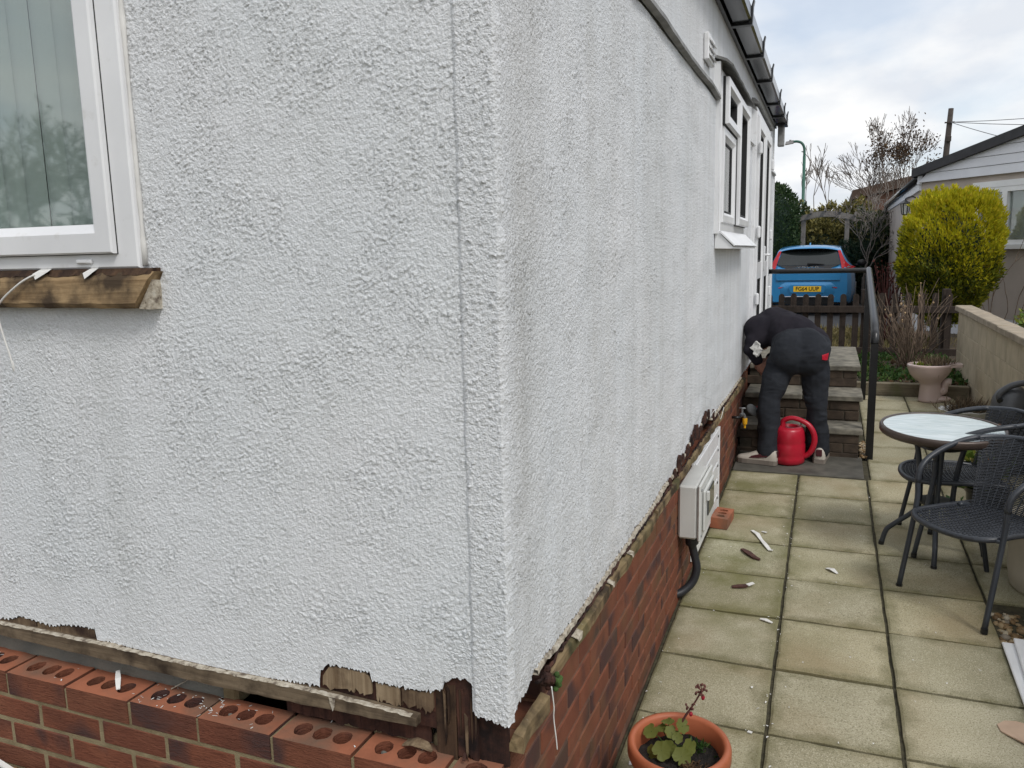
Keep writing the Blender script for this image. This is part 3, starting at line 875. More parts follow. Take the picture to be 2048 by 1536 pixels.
lowt = np.interp(U, [-0.083, -0.07, -0.04, -0.015, 0.014], [0.612, 0.607, 0.604, 0.597, 0.596]) + 0.0025 * np.sin(U * 300) + 0.002 * np.sin(U * 700 + 1)
wall_field('corner_trim', U, W, h, put_trim, m_trim, 'render_side', home, lowt)

# -- side wall
ys = [-0.0135]
while ys[-1] < HL: ys.append(ys[-1] + 0.0034 + 0.0028 * max(ys[-1], 0))
U = np.array(ys); W = np.concatenate([np.arange(0.592, ZB - 0.012, 0.0048)])
DN = 0.004
Hn = stucco(len(W), int(HL / DN) + 2, 0.0048, DN, 51, 0.0125)
ui = np.clip((U / DN).astype(int), 0, Hn.shape[1] - 1)
H = Hn[:, ui] * np.interp(U, [0, 1.5, 3.5, 8], [1.0, 1.0, 0.6, 0.35])[None, :]
H += 0.0011 * fnoise(len(W), len(U), 0.005, 0.005, 0.3, 8)
uu, ww = np.meshgrid(U, W)
H += 0.004 * np.exp(-((uu - 1.215 - 0.004 * np.sin(ww * 9)) / 0.006) ** 2) * (0.6 + 0.4 * np.sin(ww * 60))   # panel seam
H -= 0.002 * np.exp(-((uu - 1.235) / 0.008) ** 2)
H += 0.003 * np.exp(-((uu - 2.44) / 0.008) ** 2)
ZS = np.array([(0.0, 0.598), (0.05, 0.612), (0.11, 0.617), (0.16, 0.640), (0.22, 0.645), (0.30, 0.632), (0.6, 0.628), (1.0, 0.626), (1.6, 0.628), (1.75, 0.64), (1.9, 0.634), (2.1, 0.645), (2.3, 0.66), (2.5, 0.69), (2.62, 0.665), (2.8, 0.70), (3.0, 0.69), (3.2, 0.64), (4.0, 0.635), (8.2, 0.635)])
def put_side(u, w, hh): return np.stack([0.0 + hh - 0.001 * np.exp(-(u + 0.0135) / 0.006), u, w - 0.6 * hh], -1)
def hole_side(u, w):
    return ((u > SWY0) & (u < SWY1) & (w > SWZ0) & (w < SWZ1)) | ((u > DY0) & (u < DY1) & (w > DZ0) & (w < DZ1))
def m_side(u, w):
    return ~hole_side(u, w)
lows = np.interp(U, ZS[:, 0], ZS[:, 1]) + 0.003 * fnoise(1, len(U), 1, 0.01, 0.06, 303)[0] + 0.0018 * fnoise(1, len(U), 1, 0.01, 0.025, 304)[0]
wall_field('side_wall', U, W, H, put_side, m_side, 'render_side', home, lows)
Uc = np.linspace(0, HL, 640); Wc = np.arange(ZB - 0.004, EAVE + 0.01, 0.007)
Hc = stucco(len(Wc), len(Uc), 0.007, 0.0126, 61, 0.02) * 0.7
def put_up(u, w, hh): return np.stack([-0.012 + hh, u, w], -1)
wall_field('upper_side_wall', Uc, Wc, Hc, put_up, lambda u, w: ~hole_side(u, w), 'render_side', home)
b = MB()   # dark core behind the render so that no light leaks through, left out at the openings
for (ya, yb, za, zb) in ((0.06, SWY0, 0.72, EAVE), (SWY1, DY0, 0.72, EAVE), (DY1, HL, 0.72, EAVE), (SWY0, SWY1, 0.72, SWZ0), (SWY0, SWY1, SWZ1, EAVE), (DY0, DY1, DZ1, EAVE)):
    b.box(-0.06, -0.016, ya, yb, za, zb)
b.box(-HW + 0.01, -0.016, HL - 0.05, HL - 0.006, 0.6, EAVE)
b.box(-HW + 0.004, -HW + 0.05, 0.05, HL - 0.06, 0.6, EAVE)
b.build('wall_core', 'void_dark', home)
b = MB(); b.box(-HW, -0.002, HL - 0.004, HL + 0.02, 0.6, EAVE); b.box(-HW - 0.012, -HW, 0, HL, 0.6, EAVE)
b.build('rear_wall', 'render_side', home)
b = MB(); b.box(-0.02, 0.012, HL - 0.03, HL + 0.03, 0.62, ZB)   # far corner bead
b.build('rear_corner_trim', 'upvc', home)
b = MB(); b.box(-HW + 0.05, -0.07, 0.06, HL - 0.06, 0.62, 0.68); b.build('floor', 'interior', home)
b = MB(); b.box(-HW + 0.05, -0.07, 0.06, HL - 0.06, EAVE - 0.1, EAVE - 0.05); b.build('ceiling', 'interior', home)

# -- cap strip between the two wall panels, interrupted at window and door
def cap(y0, y1, z0=ZB):
    b = MB()
    n = max(2, int((y1 - y0) / 0.12))
    pr = []
    for i in range(n + 1):
        y = y0 + (y1 - y0) * i / n
        zz = z0 + 0.006 * math.sin(y * 5) + random.uniform(-0.003, 0.003)
        pr.append([(-0.01, zz + 0.024), (0.026, zz + 0.012), (0.028, zz - 0.006), (0.004, zz - 0.012)])
    vs = []; fs = []
    for i, p in enumerate(pr):
        y = y0 + (y1 - y0) * i / n
        vs += [(q[0], y, q[1]) for q in p]
    for i in range(n):
        for k in range(4):
            fs.append((i * 4 + k, i * 4 + (k + 1) % 4, (i + 1) * 4 + (k + 1) % 4, (i + 1) * 4 + k))
    fs.append((0, 1, 2, 3)); fs.append((n * 4 + 3, n * 4 + 2, n * 4 + 1, n * 4))
    b.add(vs, fs)
    b.build('cap_strip', 'weathered_lead' if y0 < 1 else 'render_side', home)
cap(0.0, 3.18); cap(4.66, 5.38, ZB - 0.01); cap(7.04, 8.04, ZB - 0.02)

# -- roof, fascia, gutter
b = MB()
for s in (-1, 1):
    xa = -HW / 2; xb = xa + s * (HW / 2 + 0.10)
    b.add([(xa, -0.12, EAVE + 0.46), (xb, -0.12, EAVE + 0.035), (xb, HL + 0.15, EAVE + 0.035), (xa, HL + 0.15, EAVE + 0.46),
           (xa, -0.12, EAVE + 0.50), (xb, -0.12, EAVE + 0.075), (xb, HL + 0.15, EAVE + 0.075), (xa, HL + 0.15, EAVE + 0.50)],
          [(0, 1, 2, 3), (7, 6, 5, 4), (0, 4, 5, 1), (1, 5, 6, 2), (2, 6, 7, 3)])
b.build('roof', 'roof_felt', home)
b = MB(); b.box(-0.012, 0.012, -0.10, HL + 0.10, EAVE - 0.045, EAVE + 0.03); b.build('fascia', 'gutter_plastic', home)
# square-line gutter: trough open at the top
gx0, gx1, gz0, gz1 = 0.016, 0.128, EAVE - 0.035, EAVE + 0.045
prof = [(gx0, gz1), (gx0, gz0 + 0.012), (gx0 + 0.012, gz0), (gx1 - 0.012, gz0), (gx1, gz0 + 0.012), (gx1, gz1), (gx1 - 0.006, gz1), (gx1 - 0.006, gz0 + 0.014), (gx1 - 0.016, gz0 + 0.006), (gx0 + 0.016, gz0 + 0.006), (gx0 + 0.006, gz0 + 0.014), (gx0 + 0.006, gz1)]
b = MB(); b.prism(prof, 'y', -0.15, HL + 0.12); gut = b.build('gutter', 'gutter_plastic', home)
b = MB(); b.box(gx0 + 0.001, gx1 - 0.001, HL + 0.121, HL + 0.135, gz0 + 0.002, gz1 + 0.012, 0.003); b.build('stop_end', 'gutter_plastic', gut)
for y in (0.4, 1.3, 2.15, 3.0, 3.72, 4.6, 5.5, 6.6, 7.35, 7.9):
    b = MB()
    o = 0.006
    pr = [(gx0 - 0.004, gz0 - 0.014), (gx1 + o, gz0 - 0.014), (gx1 + o + 0.004, gz1 + 0.012), (gx1 + 0.016, gz1 + 0.042), (gx1 + 0.008, gz1 + 0.044), (gx1 - 0.004, gz1 + 0.004), (gx1 + 0.001, gz0 - 0.001), (gx0 - 0.004, gz0 - 0.001)]
    b.prism(pr, 'y', y - 0.024, y + 0.024)
    b.build('gutter_bracket', 'black_plastic', gut)
b = MB(); b.box(0.03, 0.10, HL - 0.02, HL + 0.05, 2.72, gz0 - 0.001, 0.008); b.build('outlet', 'weathered_lead', gut)

# -- window in the front wall
fwin = bpy.data.objects.new('front_window', None); C.objects.link(fwin); fwin.parent = home
def ring(name, x0, x1, z0, z1, wl, y0, y1, mat, parent, bev=0.014, sl=0.0):
    """mitred frame in an x-z plane; y0 is the front face, sl = inner chamfer"""
    b = MB()
    def rect(i, y): return [(x0 + i, y, z0 + i), (x1 - i, y, z0 + i), (x1 - i, y, z1 - i), (x0 + i, y, z1 - i)]
    rows = [rect(0, y1), rect(0, y0 + 0.004), rect(0.004, y0), rect(wl - bev, y0), rect(wl, y0 + bev * 0.8), rect(wl, y1)]
    vs = [p for r_ in rows for p in r_]
    fs = []
    for k in range(len(rows)):
        k2 = (k + 1) % len(rows)
        for i in range(4):
            j = (i + 1) % 4
            fs.append((k * 4 + i, k * 4 + j, k2 * 4 + j, k2 * 4 + i))
    b.add(vs, fs)
    return b.build(name, mat, parent)
FX0, FX1, FZ0, FZ1 = -2.14, -0.902, 1.594, 2.74
fr_ = ring('window_frame', FX0, FX1, FZ0, FZ1, 0.075, -0.035, 0.06, 'upvc', fwin)
ring('gasket', FX0 + 0.058, FX1 - 0.058, FZ0 + 0.031, FZ1 - 0.058, 0.012, -0.037, 0.0, 'gasket', fwin, 0.002)
sash = ring('sash', FX0 + 0.062, FX1 - 0.062, FZ0 + 0.035, FZ1 - 0.062, 0.070, -0.052, 0.02, 'upvc', fwin, 0.022)
b = MB(); b.box(FX0 + 0.128, FX1 - 0.128, -0.006, 0.0, FZ0 + 0.10, FZ1 - 0.128); b.build('pane', 'glass', fwin)
b = MB(); b.box(FX0 + 0.1, FX1 - 0.1, 0.001, 0.012, FZ0 + 0.09, FZ0 + 0.105); b.build('bead', 'gasket', fwin)
b = MB(); b.box(-1.095, -1.045, -0.043, -0.034, 1.606, 1.617, 0.003); b.build('drain_cover', 'upvc', fwin)
for i in range(15):
    b = MB()
    w = 0.089; x = -1.005 - 0.079 * i
    a = R(-6.5); nn = 6; vs = []
    for z in (0, 1.0):
        for q in range(nn + 1):
            u = -0.5 + q / nn; px = u * w; py = 0.027 * (4 * u * u) - 0.006
            vs.append((px * math.cos(a) - py * math.sin(a), px * math.sin(a) + py * math.cos(a), z))
    b.add(vs, [(q, q + 1, q + nn + 2, q + nn + 1) for q in range(nn)])
    o = b.build('blind_slat', 'blind', fwin, smooth=True, fix=False)
    o.location = (x, 0.10 + random.uniform(-0.003, 0.003), 1.66); o.rotation_euler = (0, 0, R(random.uniform(-4, 4)))
# sealant bead down the frame
b = MB(); b.tube([(FX1 + 0.003, -0.018, z) for z in np.arange(1.6, 2.74, 0.05)], [0.006 + random.uniform(-0.002, 0.002) for _ in np.arange(1.6, 2.74, 0.05)], 6)
b.build('sealant', 'sealant', fwin, smooth=True)

# -- stripped timber sill under it
sill = bpy.data.objects.new('sill', None); C.objects.link(sill); sill.parent = home
b = MB()
pr = [(-0.012, 1.586), (-0.040, 1.584), (-0.052, 1.566), (-0.062, 1.512), (-0.055, 1.500), (-0.012, 1.498)]
nseg = 40
vs = []; fs = []
x0, x1 = -2.3, -0.905
for i in range(nseg + 1):
    t = i / nseg; x = x0 + (x1 - x0) * t
    for k, (y, z) in enumerate(pr):
        xx = x
        if i == nseg: xx = x1 + 0.055 * (z - 1.498) / 0.09       # mitred end
        vs.append((xx, y + random.uniform(-0.0012, 0.0012), z + random.uniform(-0.0015, 0.0015)))
n = len(pr)
for i in range(nseg):
    for k in range(n):
        fs.append((i * n + k, i * n + (k + 1) % n, (i + 1) * n + (k + 1) % n, (i + 1) * n + k))
fs.append(tuple(range(nseg * n, nseg * n + n)))
b.add(vs, fs); b.build('sill_board', 'sill_wood', sill)
b = MB()
vs = [(-0.906, -0.045, 1.498), (-0.864, -0.045, 1.497), (-0.862, -0.040, 1.545), (-0.866, -0.036, 1.588), (-0.853 - 0.02, -0.036, 1.588),
      (-0.906, -0.006, 1.498), (-0.864, -0.006, 1.497), (-0.862, -0.006, 1.545), (-0.866, -0.006, 1.588), (-0.873, -0.006, 1.588)]
b.add(vs, [(0, 1, 2, 3, 4), (9, 8, 7, 6, 5), (0, 5, 6, 1), (1, 6, 7, 2), (2, 7, 8, 3), (3, 8, 9, 4), (4, 9, 5, 0)])
b.build('sill_end', 'peel', sill)
b = MB()
xx = np.arange(-2.2, -0.86, 0.02)
vs = []; fs = []
for i, x in enumerate(xx):
    a = random.uniform(0.0, 0.006)
    vs += [(x, -0.043 - a, 1.577 + random.uniform(-0.004, 0.003)), (x, -0.036, 1.5935), (x, -0.012, 1.5935), (x, -0.012, 1.572)]
for i in range(len(xx) - 1):
    for k in range(4):
        fs.append((i * 4 + k, i * 4 + (k + 1) % 4, (i + 1) * 4 + (k + 1) % 4, (i + 1) * 4 + k))
fs.append(tuple(range(4))); fs.append(tuple(range(len(vs) - 4, len(vs))))
b.add(vs, fs); b.build('rotten_edge', 'ply_dark', sill)
for (x, w) in ((-1.235, 0.05), (-1.065, 0.036)):
    b = MB()
    b.add([(x, -0.052, 1.584), (x + w, -0.050, 1.588), (x + w * 0.9, -0.030, 1.597), (x + 0.008, -0.030, 1.597), (x + w * 0.3, -0.058, 1.570)], [(0, 1, 2, 3), (0, 4, 1)])
    b.build('paint_flake', 'paint_flake', sill)
# hanging strip of old sealant
b = MB()
b.tube(bez([(-1.225, -0.055, 1.582), (-1.262, -0.068, 1.562), (-1.325, -0.075, 1.520), (-1.345, -0.075, 1.490), (-1.338, -0.072, 1.430), (-1.325, -0.070, 1.378), (-1.319, -0.070, 1.345)], 5), 0.0026, 6)
b.ellipsoid((-1.319, -0.070, 1.352), (0.005, 0.002, 0.014), 8, 6)
b.build('sealant_strip', 'sealant', sill, smooth=True)

# -- bared plywood and rotten framing at the foot of the front wall
def shard(name, pts, y0, y1, mat, parent, seed=0):
    """thin board with an outline in x-z"""
    b = MB(); b.prism(pts, 'y', y0, y1); return b.build(name, mat, parent)
def ragged(x0, x1, ztop, zbot, n=14, jt=0.004, jb=0.006, seed=0):
    g = random.Random(seed)
    n = int(n * 1.6); cut = [0.0] + sorted(g.random() for _ in range(n - 1)) + [1.0]
    jm = [g.uniform(-jb, jb) * (2.2 if g.random() < 0.18 else 0.8) for _ in range(n + 1)]
    return [(x0 + (x1 - x0) * q, (ztop(x0 + (x1 - x0) * q) if callable(ztop) else ztop) + g.uniform(-jt, jt)) for q in cut] + [(x0 + (x1 - x0) * q, (zbot(x0 + (x1 - x0) * q) if callable(zbot) else zbot) + jm[k]) for k, q in list(enumerate(cut))[::-1]]
    top = [(x0 + (x1 - x0) * i / n, (ztop(x0 + (x1 - x0) * i / n) if callable(ztop) else ztop) + g.uniform(-jt, jt)) for i in range(n + 1)]
    bot = [(x0 + (x1 - x0) * i / n, (zbot(x0 + (x1 - x0) * i / n) if callable(zbot) else zbot) + g.uniform(-jb, jb)) for i in range(n + 1)]
    return top + bot[::-1]
def zin(d): return lambda x: float(min(zedge(x - d), zedge(x), zedge(x + d))) - d * 0.9
shard('edge_shade_backing', ragged(-1.74, -0.09, 0.72, 0.586, 30, 0.0, 0.003, 21), -0.0035, -0.0022, 'rotten_wood_and_shade', home)  # dark layer whose rim paints the shade along the broken render edge
shard('plywood_sheet', ragged(-1.60, -1.435, zin(0.004), 0.588, 14, 0.0015, 0.004, 1), -0.0095, -0.0036, 'ply', home)
shard('plywood_sheet', ragged(-1.43, -1.345, zin(0.004), 0.588, 8, 0.0015, 0.004, 11), -0.0090, -0.0036, 'ply_pale', home)
shard('plywood_sheet', ragged(-1.34, -1.21, zin(0.004), 0.588, 12, 0.0015, 0.004, 12), -0.0095, -0.0036, 'ply', home)
shard('plywood_sheet', ragged(-0.62, -0.49, zin(0.003), 0.583, 10, 0.001, 0.003, 2), -0.0090, -0.0036, 'ply', home)
shard('plywood_sheet', ragged(-0.476, -0.342, zin(0.006), 0.600, 18, 0.0015, 0.005, 3), -0.0105, -0.0036, 'ply_pale', home)
shard('plywood_sheet', ragged(-0.330, -0.268, zin(0.005), 0.588, 12, 0.002, 0.009, 4), -0.009, -0.0036, 'ply_pale', home)
shard('plywood_sheet', ragged(-0.262, -0.182, zin(0.006), 0.592, 12, 0.002, 0.008, 5), -0.009, -0.0036, 'ply', home)
shard('rotten_panel', ragged(-1.74, -0.175, 0.63, 0.545, 40, 0, 0.004, 6), -0.002, 0.006, 'rotten_wood_and_shade', home)
shard('rotten_panel', ragged(-0.60, -0.20, 0.66, 0.500, 24, 0, 0.003, 16), 0.007, 0.013, 'rotten_wood_and_shade', home)
shard('rotten_panel', ragged(-0.178, -0.128, 0.662, 0.478, 7, 0.006, 0.003, 7), -0.004, 0.004, 'ply_dark', home)
shard('rotten_panel', ragged(-0.125, -0.076, 0.650, 0.490, 7, 0.008, 0.008, 17), -0.0055, 0.003, 'rotten_wood_and_shade', home)
shard('rotten_panel', ragged(-0.176, -0.070, 0.70, 0.640, 12, 0.004, 0.003, 8), -0.002, 0.006, 'rotten_wood_and_shade', home)
shard('rotten_panel', ragged(-0.115, -0.005, 0.66, 0.484, 10, 0, 0.004, 9), 0.0045, 0.010, 'rotten_wood_and_shade', home)
for i in range(9):
    g = random.Random(100 + i)
    x = -0.170 + 0.090 * g.random(); w = g.uniform(0.003, 0.009); zt = g.uniform(0.60, 0.66); zb = zt - g.uniform(0.04, 0.12)
    shard('splinter', [(x, zt), (x + w, zt - 0.01), (x + w * 0.8, zb + 0.02), (x + w * 0.3, zb)], -0.0075 - 0.002 * g.random(), -0.0045, 'ply_dark' if i % 3 else 'ply', home)
b = MB(); b.box(-0.062, -0.036, 0.012, 0.05, 0.47, 0.64, 0.003); b.build('corner_stud', 'batten_wood_side', home)
# frayed cream edge where the coating was pulled off
def frayed(name, xs, zf, y, th, mat, parent, ax='x'):
    b = MB()
    vs = []; fs = []
    for i, x in enumerate(xs):
        z = zf(x); a = random.uniform(0.3, 1.0) * th; c = random.uniform(0.0, 0.004)
        pr = [(y - c - 0.004, z + a * 0.35), (y - 0.006 - c, z - a * 0.5), (y + 0.006, z - a * 0.6), (y + 0.006, z + a * 0.5)]
        for (yy, zz) in pr:
            vs.append((x, yy, zz) if ax == 'x' else (-yy, x, zz))
    for i in range(len(xs) - 1):
        for k in range(4):
            fs.append((i * 4 + k, i * 4 + (k + 1) % 4, (i + 1) * 4 + (k + 1) % 4, (i + 1) * 4 + k))
    b.add(vs, fs)
    return b.build(name, mat, parent)
frayed('peeled_edge', np.arange(-1.2, -0.615, 0.011), lambda x: zedge(x) - 0.004, -0.014, 0.016, 'peel', home)
frayed('peeled_edge', np.arange(0.16, 4.9, 0.016), lambda y: np.interp(y, ZS[:, 0], ZS[:, 1]) - 0.008, -0.001, 0.017, 'peel', home, 'y')
for i in range(26):
    g = random.Random(300 + i)
    y = g.choice([g.uniform(2.2, 3.1), g.uniform(1.75, 3.3), g.uniform(2.4, 3.0)]); h = g.uniform(0.02, 0.075); w = g.uniform(0.02, 0.06)
    z = float(np.interp(y, ZS[:, 0], ZS[:, 1])) - 0.02
    b = MB()
    b.prism([(y, z), (y + w, z), (y + w * 0.9, z + h * 0.6), (y + w * 0.6, z + h), (y + w * 0.25, z + h * 0.75)], 'x', 0.004, 0.012 + 0.006 * g.random())
    b.build('splinter', 'rotten_wood_and_shade', home)

# -- battens
def BZ(x): return float(np.interp(x, [-2.4, -1.56, -1.17, -0.83, -0.53, -0.26, -0.217], [0.598, 0.596, 0.597, 0.590, 0.591, 0.582, 0.578]))
b = MB()
xs_ = np.linspace(-2.4, -0.217, 90)
vs = []; fs = []
for i, x in enumerate(xs_):
    zt = BZ(x); j = random.uniform(-0.001, 0.001)
    hgt = float(np.interp(x, [-2.4, -1.56, -1.17, -0.53, -0.26, -0.217], [0.036, 0.036, 0.042, 0.040, 0.026, 0.020])) + random.uniform(-0.0012, 0.0012)
    vs += [(x, -0.028 + j, zt - 0.002), (x, -0.028 + j, zt - hgt), (x, -0.006, zt - hgt), (x, -0.006, zt + 0.001)]
for i in range(len(xs_) - 1):
    for k in range(4):
        fs.append((i * 4 + k, i * 4 + (k + 1) % 4, (i + 1) * 4 + (k + 1) % 4, (i + 1) * 4 + k))
fs.append((0, 1, 2, 3)); fs.append(tuple(range(len(vs) - 4, len(vs))))
b.add(vs, fs); b.build('front_batten', 'batten_wood', home)
frayed('paint_line', np.arange(-2.2, -0.22, 0.012), lambda x: BZ(x) - 0.001, -0.0205, 0.0035, 'peel', home)
b = MB()
b.add([(-0.448, -0.030, 0.586), (-0.430, -0.030, 0.585), (-0.432, -0.032, 0.565), (-0.438, -0.031, 0.552), (-0.445, -0.031, 0.57)], [(0, 1, 2, 3, 4)]); b.build('paint_drip', 'peel', home)
def side_batten(y0, y1, z1, x1=0.027, hgt=0.042, seed=1):
    b = MB(); g = random.Random(seed)
    yy = np.arange(y0, y1, 0.018); yy = np.append(yy, y1)
    nj = 0.0026 * fnoise(1, len(yy), 1, 0.018, 0.45, 400 + seed)[0]; nk = 0.0007 * fnoise(1, len(yy), 1, 0.018, 0.08, 420 + seed)[0]
    vs = []; fs = []
    for i, y in enumerate(yy):
        j = float(np.clip(nj[i] + nk[i], -0.009, 0.005)); t = float(nk[i])
        vs += [(0.006, y, z1 + 0.006 + t), (x1 + j, y, z1 + t * 0.6), (x1 + j * 1.2, y, z1 - hgt + t), (-0.012, y, z1 - hgt + t)]
    for i in range(len(yy) - 1):
        for k in range(4):
            fs.append((i * 4 + k, i * 4 + (k + 1) % 4, (i + 1) * 4 + (k + 1) % 4, (i + 1) * 4 + k))
    fs.append((0, 1, 2, 3)); fs.append(tuple(range(len(vs) - 4, len(vs))))
    b.add(vs, fs); return b.build('side_batten', 'batten_wood_side', home)
side_batten(0.005, 0.185, 0.563, 0.026, 0.040, 1)
side_batten(0.225, 1.50, 0.597, 0.023, 0.032, 2)
side_batten(1.52, 2.58, 0.601, 0.022, 0.031, 3)
side_batten(2.60, 3.61, 0.598, 0.023, 0.033, 4)
side_batten(3.64, 5.05, 0.602, 0.023, 0.033, 5)
# dark strips standing in for the shade in the gap between coating and batten
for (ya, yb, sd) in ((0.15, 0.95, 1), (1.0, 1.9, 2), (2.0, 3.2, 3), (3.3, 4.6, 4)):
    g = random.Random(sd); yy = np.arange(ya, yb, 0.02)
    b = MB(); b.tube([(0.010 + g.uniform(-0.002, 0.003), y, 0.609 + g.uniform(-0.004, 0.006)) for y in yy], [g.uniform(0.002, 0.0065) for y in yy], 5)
    b.build('gap_shade_strip', 'rotten_wood_and_shade', home)
for y, w in ((0.41, 0.05), (0.78, 0.03), (1.04, 0.035)):
    b = MB(); b.add([(0.008, y, 0.6066), (0.0305, y, 0.5995), (0.0305, y + w, 0.5995), (0.008, y + w, 0.6066), (0.0318, y + 0.01, 0.588), (0.0318, y + w * 0.7, 0.586)], [(0, 1, 2, 3), (1, 4, 5, 2)])
    b.build('paint_patch', 'peel', home)
b = MB()
for i in range(16):
    g = random.Random(i + 40); b.ellipsoid((0.03 + g.uniform(-0.008, 0.010), 0.225 + g.uniform(-0.012, 0.03), 0.585 + g.uniform(-0.03, 0.012)), (0.008, 0.009, 0.007), 7, 5)
b.build('moss', 'moss', home, smooth=True)
b = MB()   # rotted black gap at the batten joint
for i in range(14):
    g = random.Random(i + 80); b.ellipsoid((0.018 + g.uniform(-0.006, 0.012), 0.205 + g.uniform(-0.03, 0.03), 0.595 + g.uniform(-0.03, 0.02)), (0.010, 0.012, 0.010), 6, 4)
b.build('rot', 'rotten_wood_and_shade', home)
b = MB(); b.tube(bez([(0.040, 0.165, 0.60), (0.046, 0.163, 0.55), (0.044, 0.166, 0.52), (0.050, 0.164, 0.47), (0.052, 0.165, 0.44)], 5), 0.0016, 5); b.build('loose_thread', 'sealant', home, smooth=True)
b = MB(); b.tube(bez([(0.03, 2.95, 0.70), (0.05, 3.02, 0.73), (0.055, 3.15, 0.66), (0.045, 3.3, 0.62), (0.05, 3.4, 0.67)], 5), 0.0016, 5); b.build('loose_thread', 'sealant', home, smooth=True)

# -- side window (left light with a top vent, right light a tall casement)
swin = bpy.data.objects.new('side_window', None); C.objects.link(swin); swin.parent = home
def ring_s(name, y0, y1, z0, z1, wl, x1, x0, mat, parent, bev=0.012):
    """mitred frame in a y-z plane, x1 the outer face"""
    b = MB()
    def rect(i, x): return [(x, y0 + i, z0 + i), (x, y1 - i, z0 + i), (x, y1 - i, z1 - i), (x, y0 + i, z1 - i)]
    rows = [rect(0, x0), rect(0, x1 - 0.004), rect(0.004, x1), rect(wl - bev, x1), rect(wl, x1 - bev), rect(wl, x0)]
    vs = [p for r_ in rows for p in r_]; fs = []
    for k in range(len(rows)):
        k2 = (k + 1) % len(rows)
        for i in range(4):
            j = (i + 1) % 4
            fs.append((k * 4 + i, k * 4 + j, k2 * 4 + j, k2 * 4 + i))
    b.add(vs, fs); return b.build(name, mat, parent)
ring_s('window_frame', 3.24, 4.60, 1.715, 2.585, 0.065, 0.026, -0.05, 'upvc', swin)
b = MB(); b.box(-0.05, 0.024, 3.89, 3.94, 1.78, 2.52); b.build('mullion', 'upvc', swin)
b = MB(); b.box(-0.05, 0.0235, 3.305, 3.89, 2.275, 2.325); b.build('transom', 'upvc', swin)
def light(y0, y1, z0, z1, x1):
    s = ring_s('casement', y0, y1, z0, z1, 0.062, x1, 0.0, 'upvc', swin, 0.020)
    ring_s('gasket', y0 - 0.004, y1 + 0.004, z0 - 0.004, z1 + 0.004, 0.01, x1 - 0.022, 0.003, 'gasket', swin, 0.002)
    b = MB(); b.box(0.004, 0.010, y0 + 0.058, y1 - 0.058, z0 + 0.058, z1 - 0.058); b.build('pane', 'glass', s)
    ring_s('glazing_seal', y0 + 0.0615, y1 - 0.0615, z0 + 0.0615, z1 - 0.0615, 0.014, x1 - 0.018, 0.0, 'gasket', s, 0.004)
    return s
light(3.272, 3.905, 2.305, 2.555, 0.062)
light(3.925, 4.572, 1.765, 2.555, 0.062)
light(3.285, 3.905, 1.765, 2.295, 0.036)
for i in range(16):
    b = MB(); a = 0.034
    b.add([(0, -0.04, 0), (a * 0.3, 0.0, 0), (0, 0.04, 0), (0, -0.04, 0.74), (a * 0.3, 0, 0.74), (0, 0.04, 0.74)], [(0, 1, 4, 3), (1, 2, 5, 4)])
    o = b.build('blind_slat', 'blind', swin, smooth=True, fix=False); o.location = (-0.10, 3.32 + 0.079 * i, 1.79); o.rotation_euler = (0, 0, R(25))
# its plastic sill box and the lead hood above
b = MB(); b.prism([(0.004, 1.712), (0.03, 1.712), (0.038, 1.694), (0.105, 1.625), (0.105, 1.615), (0.004, 1.618)], 'y', 3.20, 4.62); b.build('sill', 'white_plastic', swin)
b = MB(); b.prism([(0.034, 1.716), (0.034, 1.703), (0.112, 1.628), (0.116, 1.634)], 'y', 3.19, 4.635); b.build('sill_cap', 'upvc', swin)
b = MB()
vs = []; fs = []
n = 12
for i in range(n + 1):
    y = 3.17 + (4.72 - 3.17) * i / n; j = random.uniform(-0.004, 0.004)
    vs += [(-0.010, y, 2.652 + j), (0.055, y, 2.628 + j * 0.5), (0.090, y, 2.592 + j), (0.086, y, 2.586 + j), (0.05, y, 2.618), (-0.010, y, 2.640)]
for i in range(n):
    for k in range(6):
        fs.append((i * 6 + k, i * 6 + (k + 1) % 6, (i + 1) * 6 + (k + 1) % 6, (i + 1) * 6 + k))
fs.append(tuple(range(6))); fs.append(tuple(range(n * 6, n * 6 + 6)))
b.add(vs, fs); b.build('lead_hood', 'weathered_lead', swin)
b = MB(); b.box(-0.012, 0.022, 3.18, 3.24, 1.70, 2.62); b.build('side_trim', 'upvc', swin)
b = MB(); b.box(-0.01, 0.0, 4.605, 4.62, 1.70, 2.60); b.build('side_trim', 'gasket', swin)

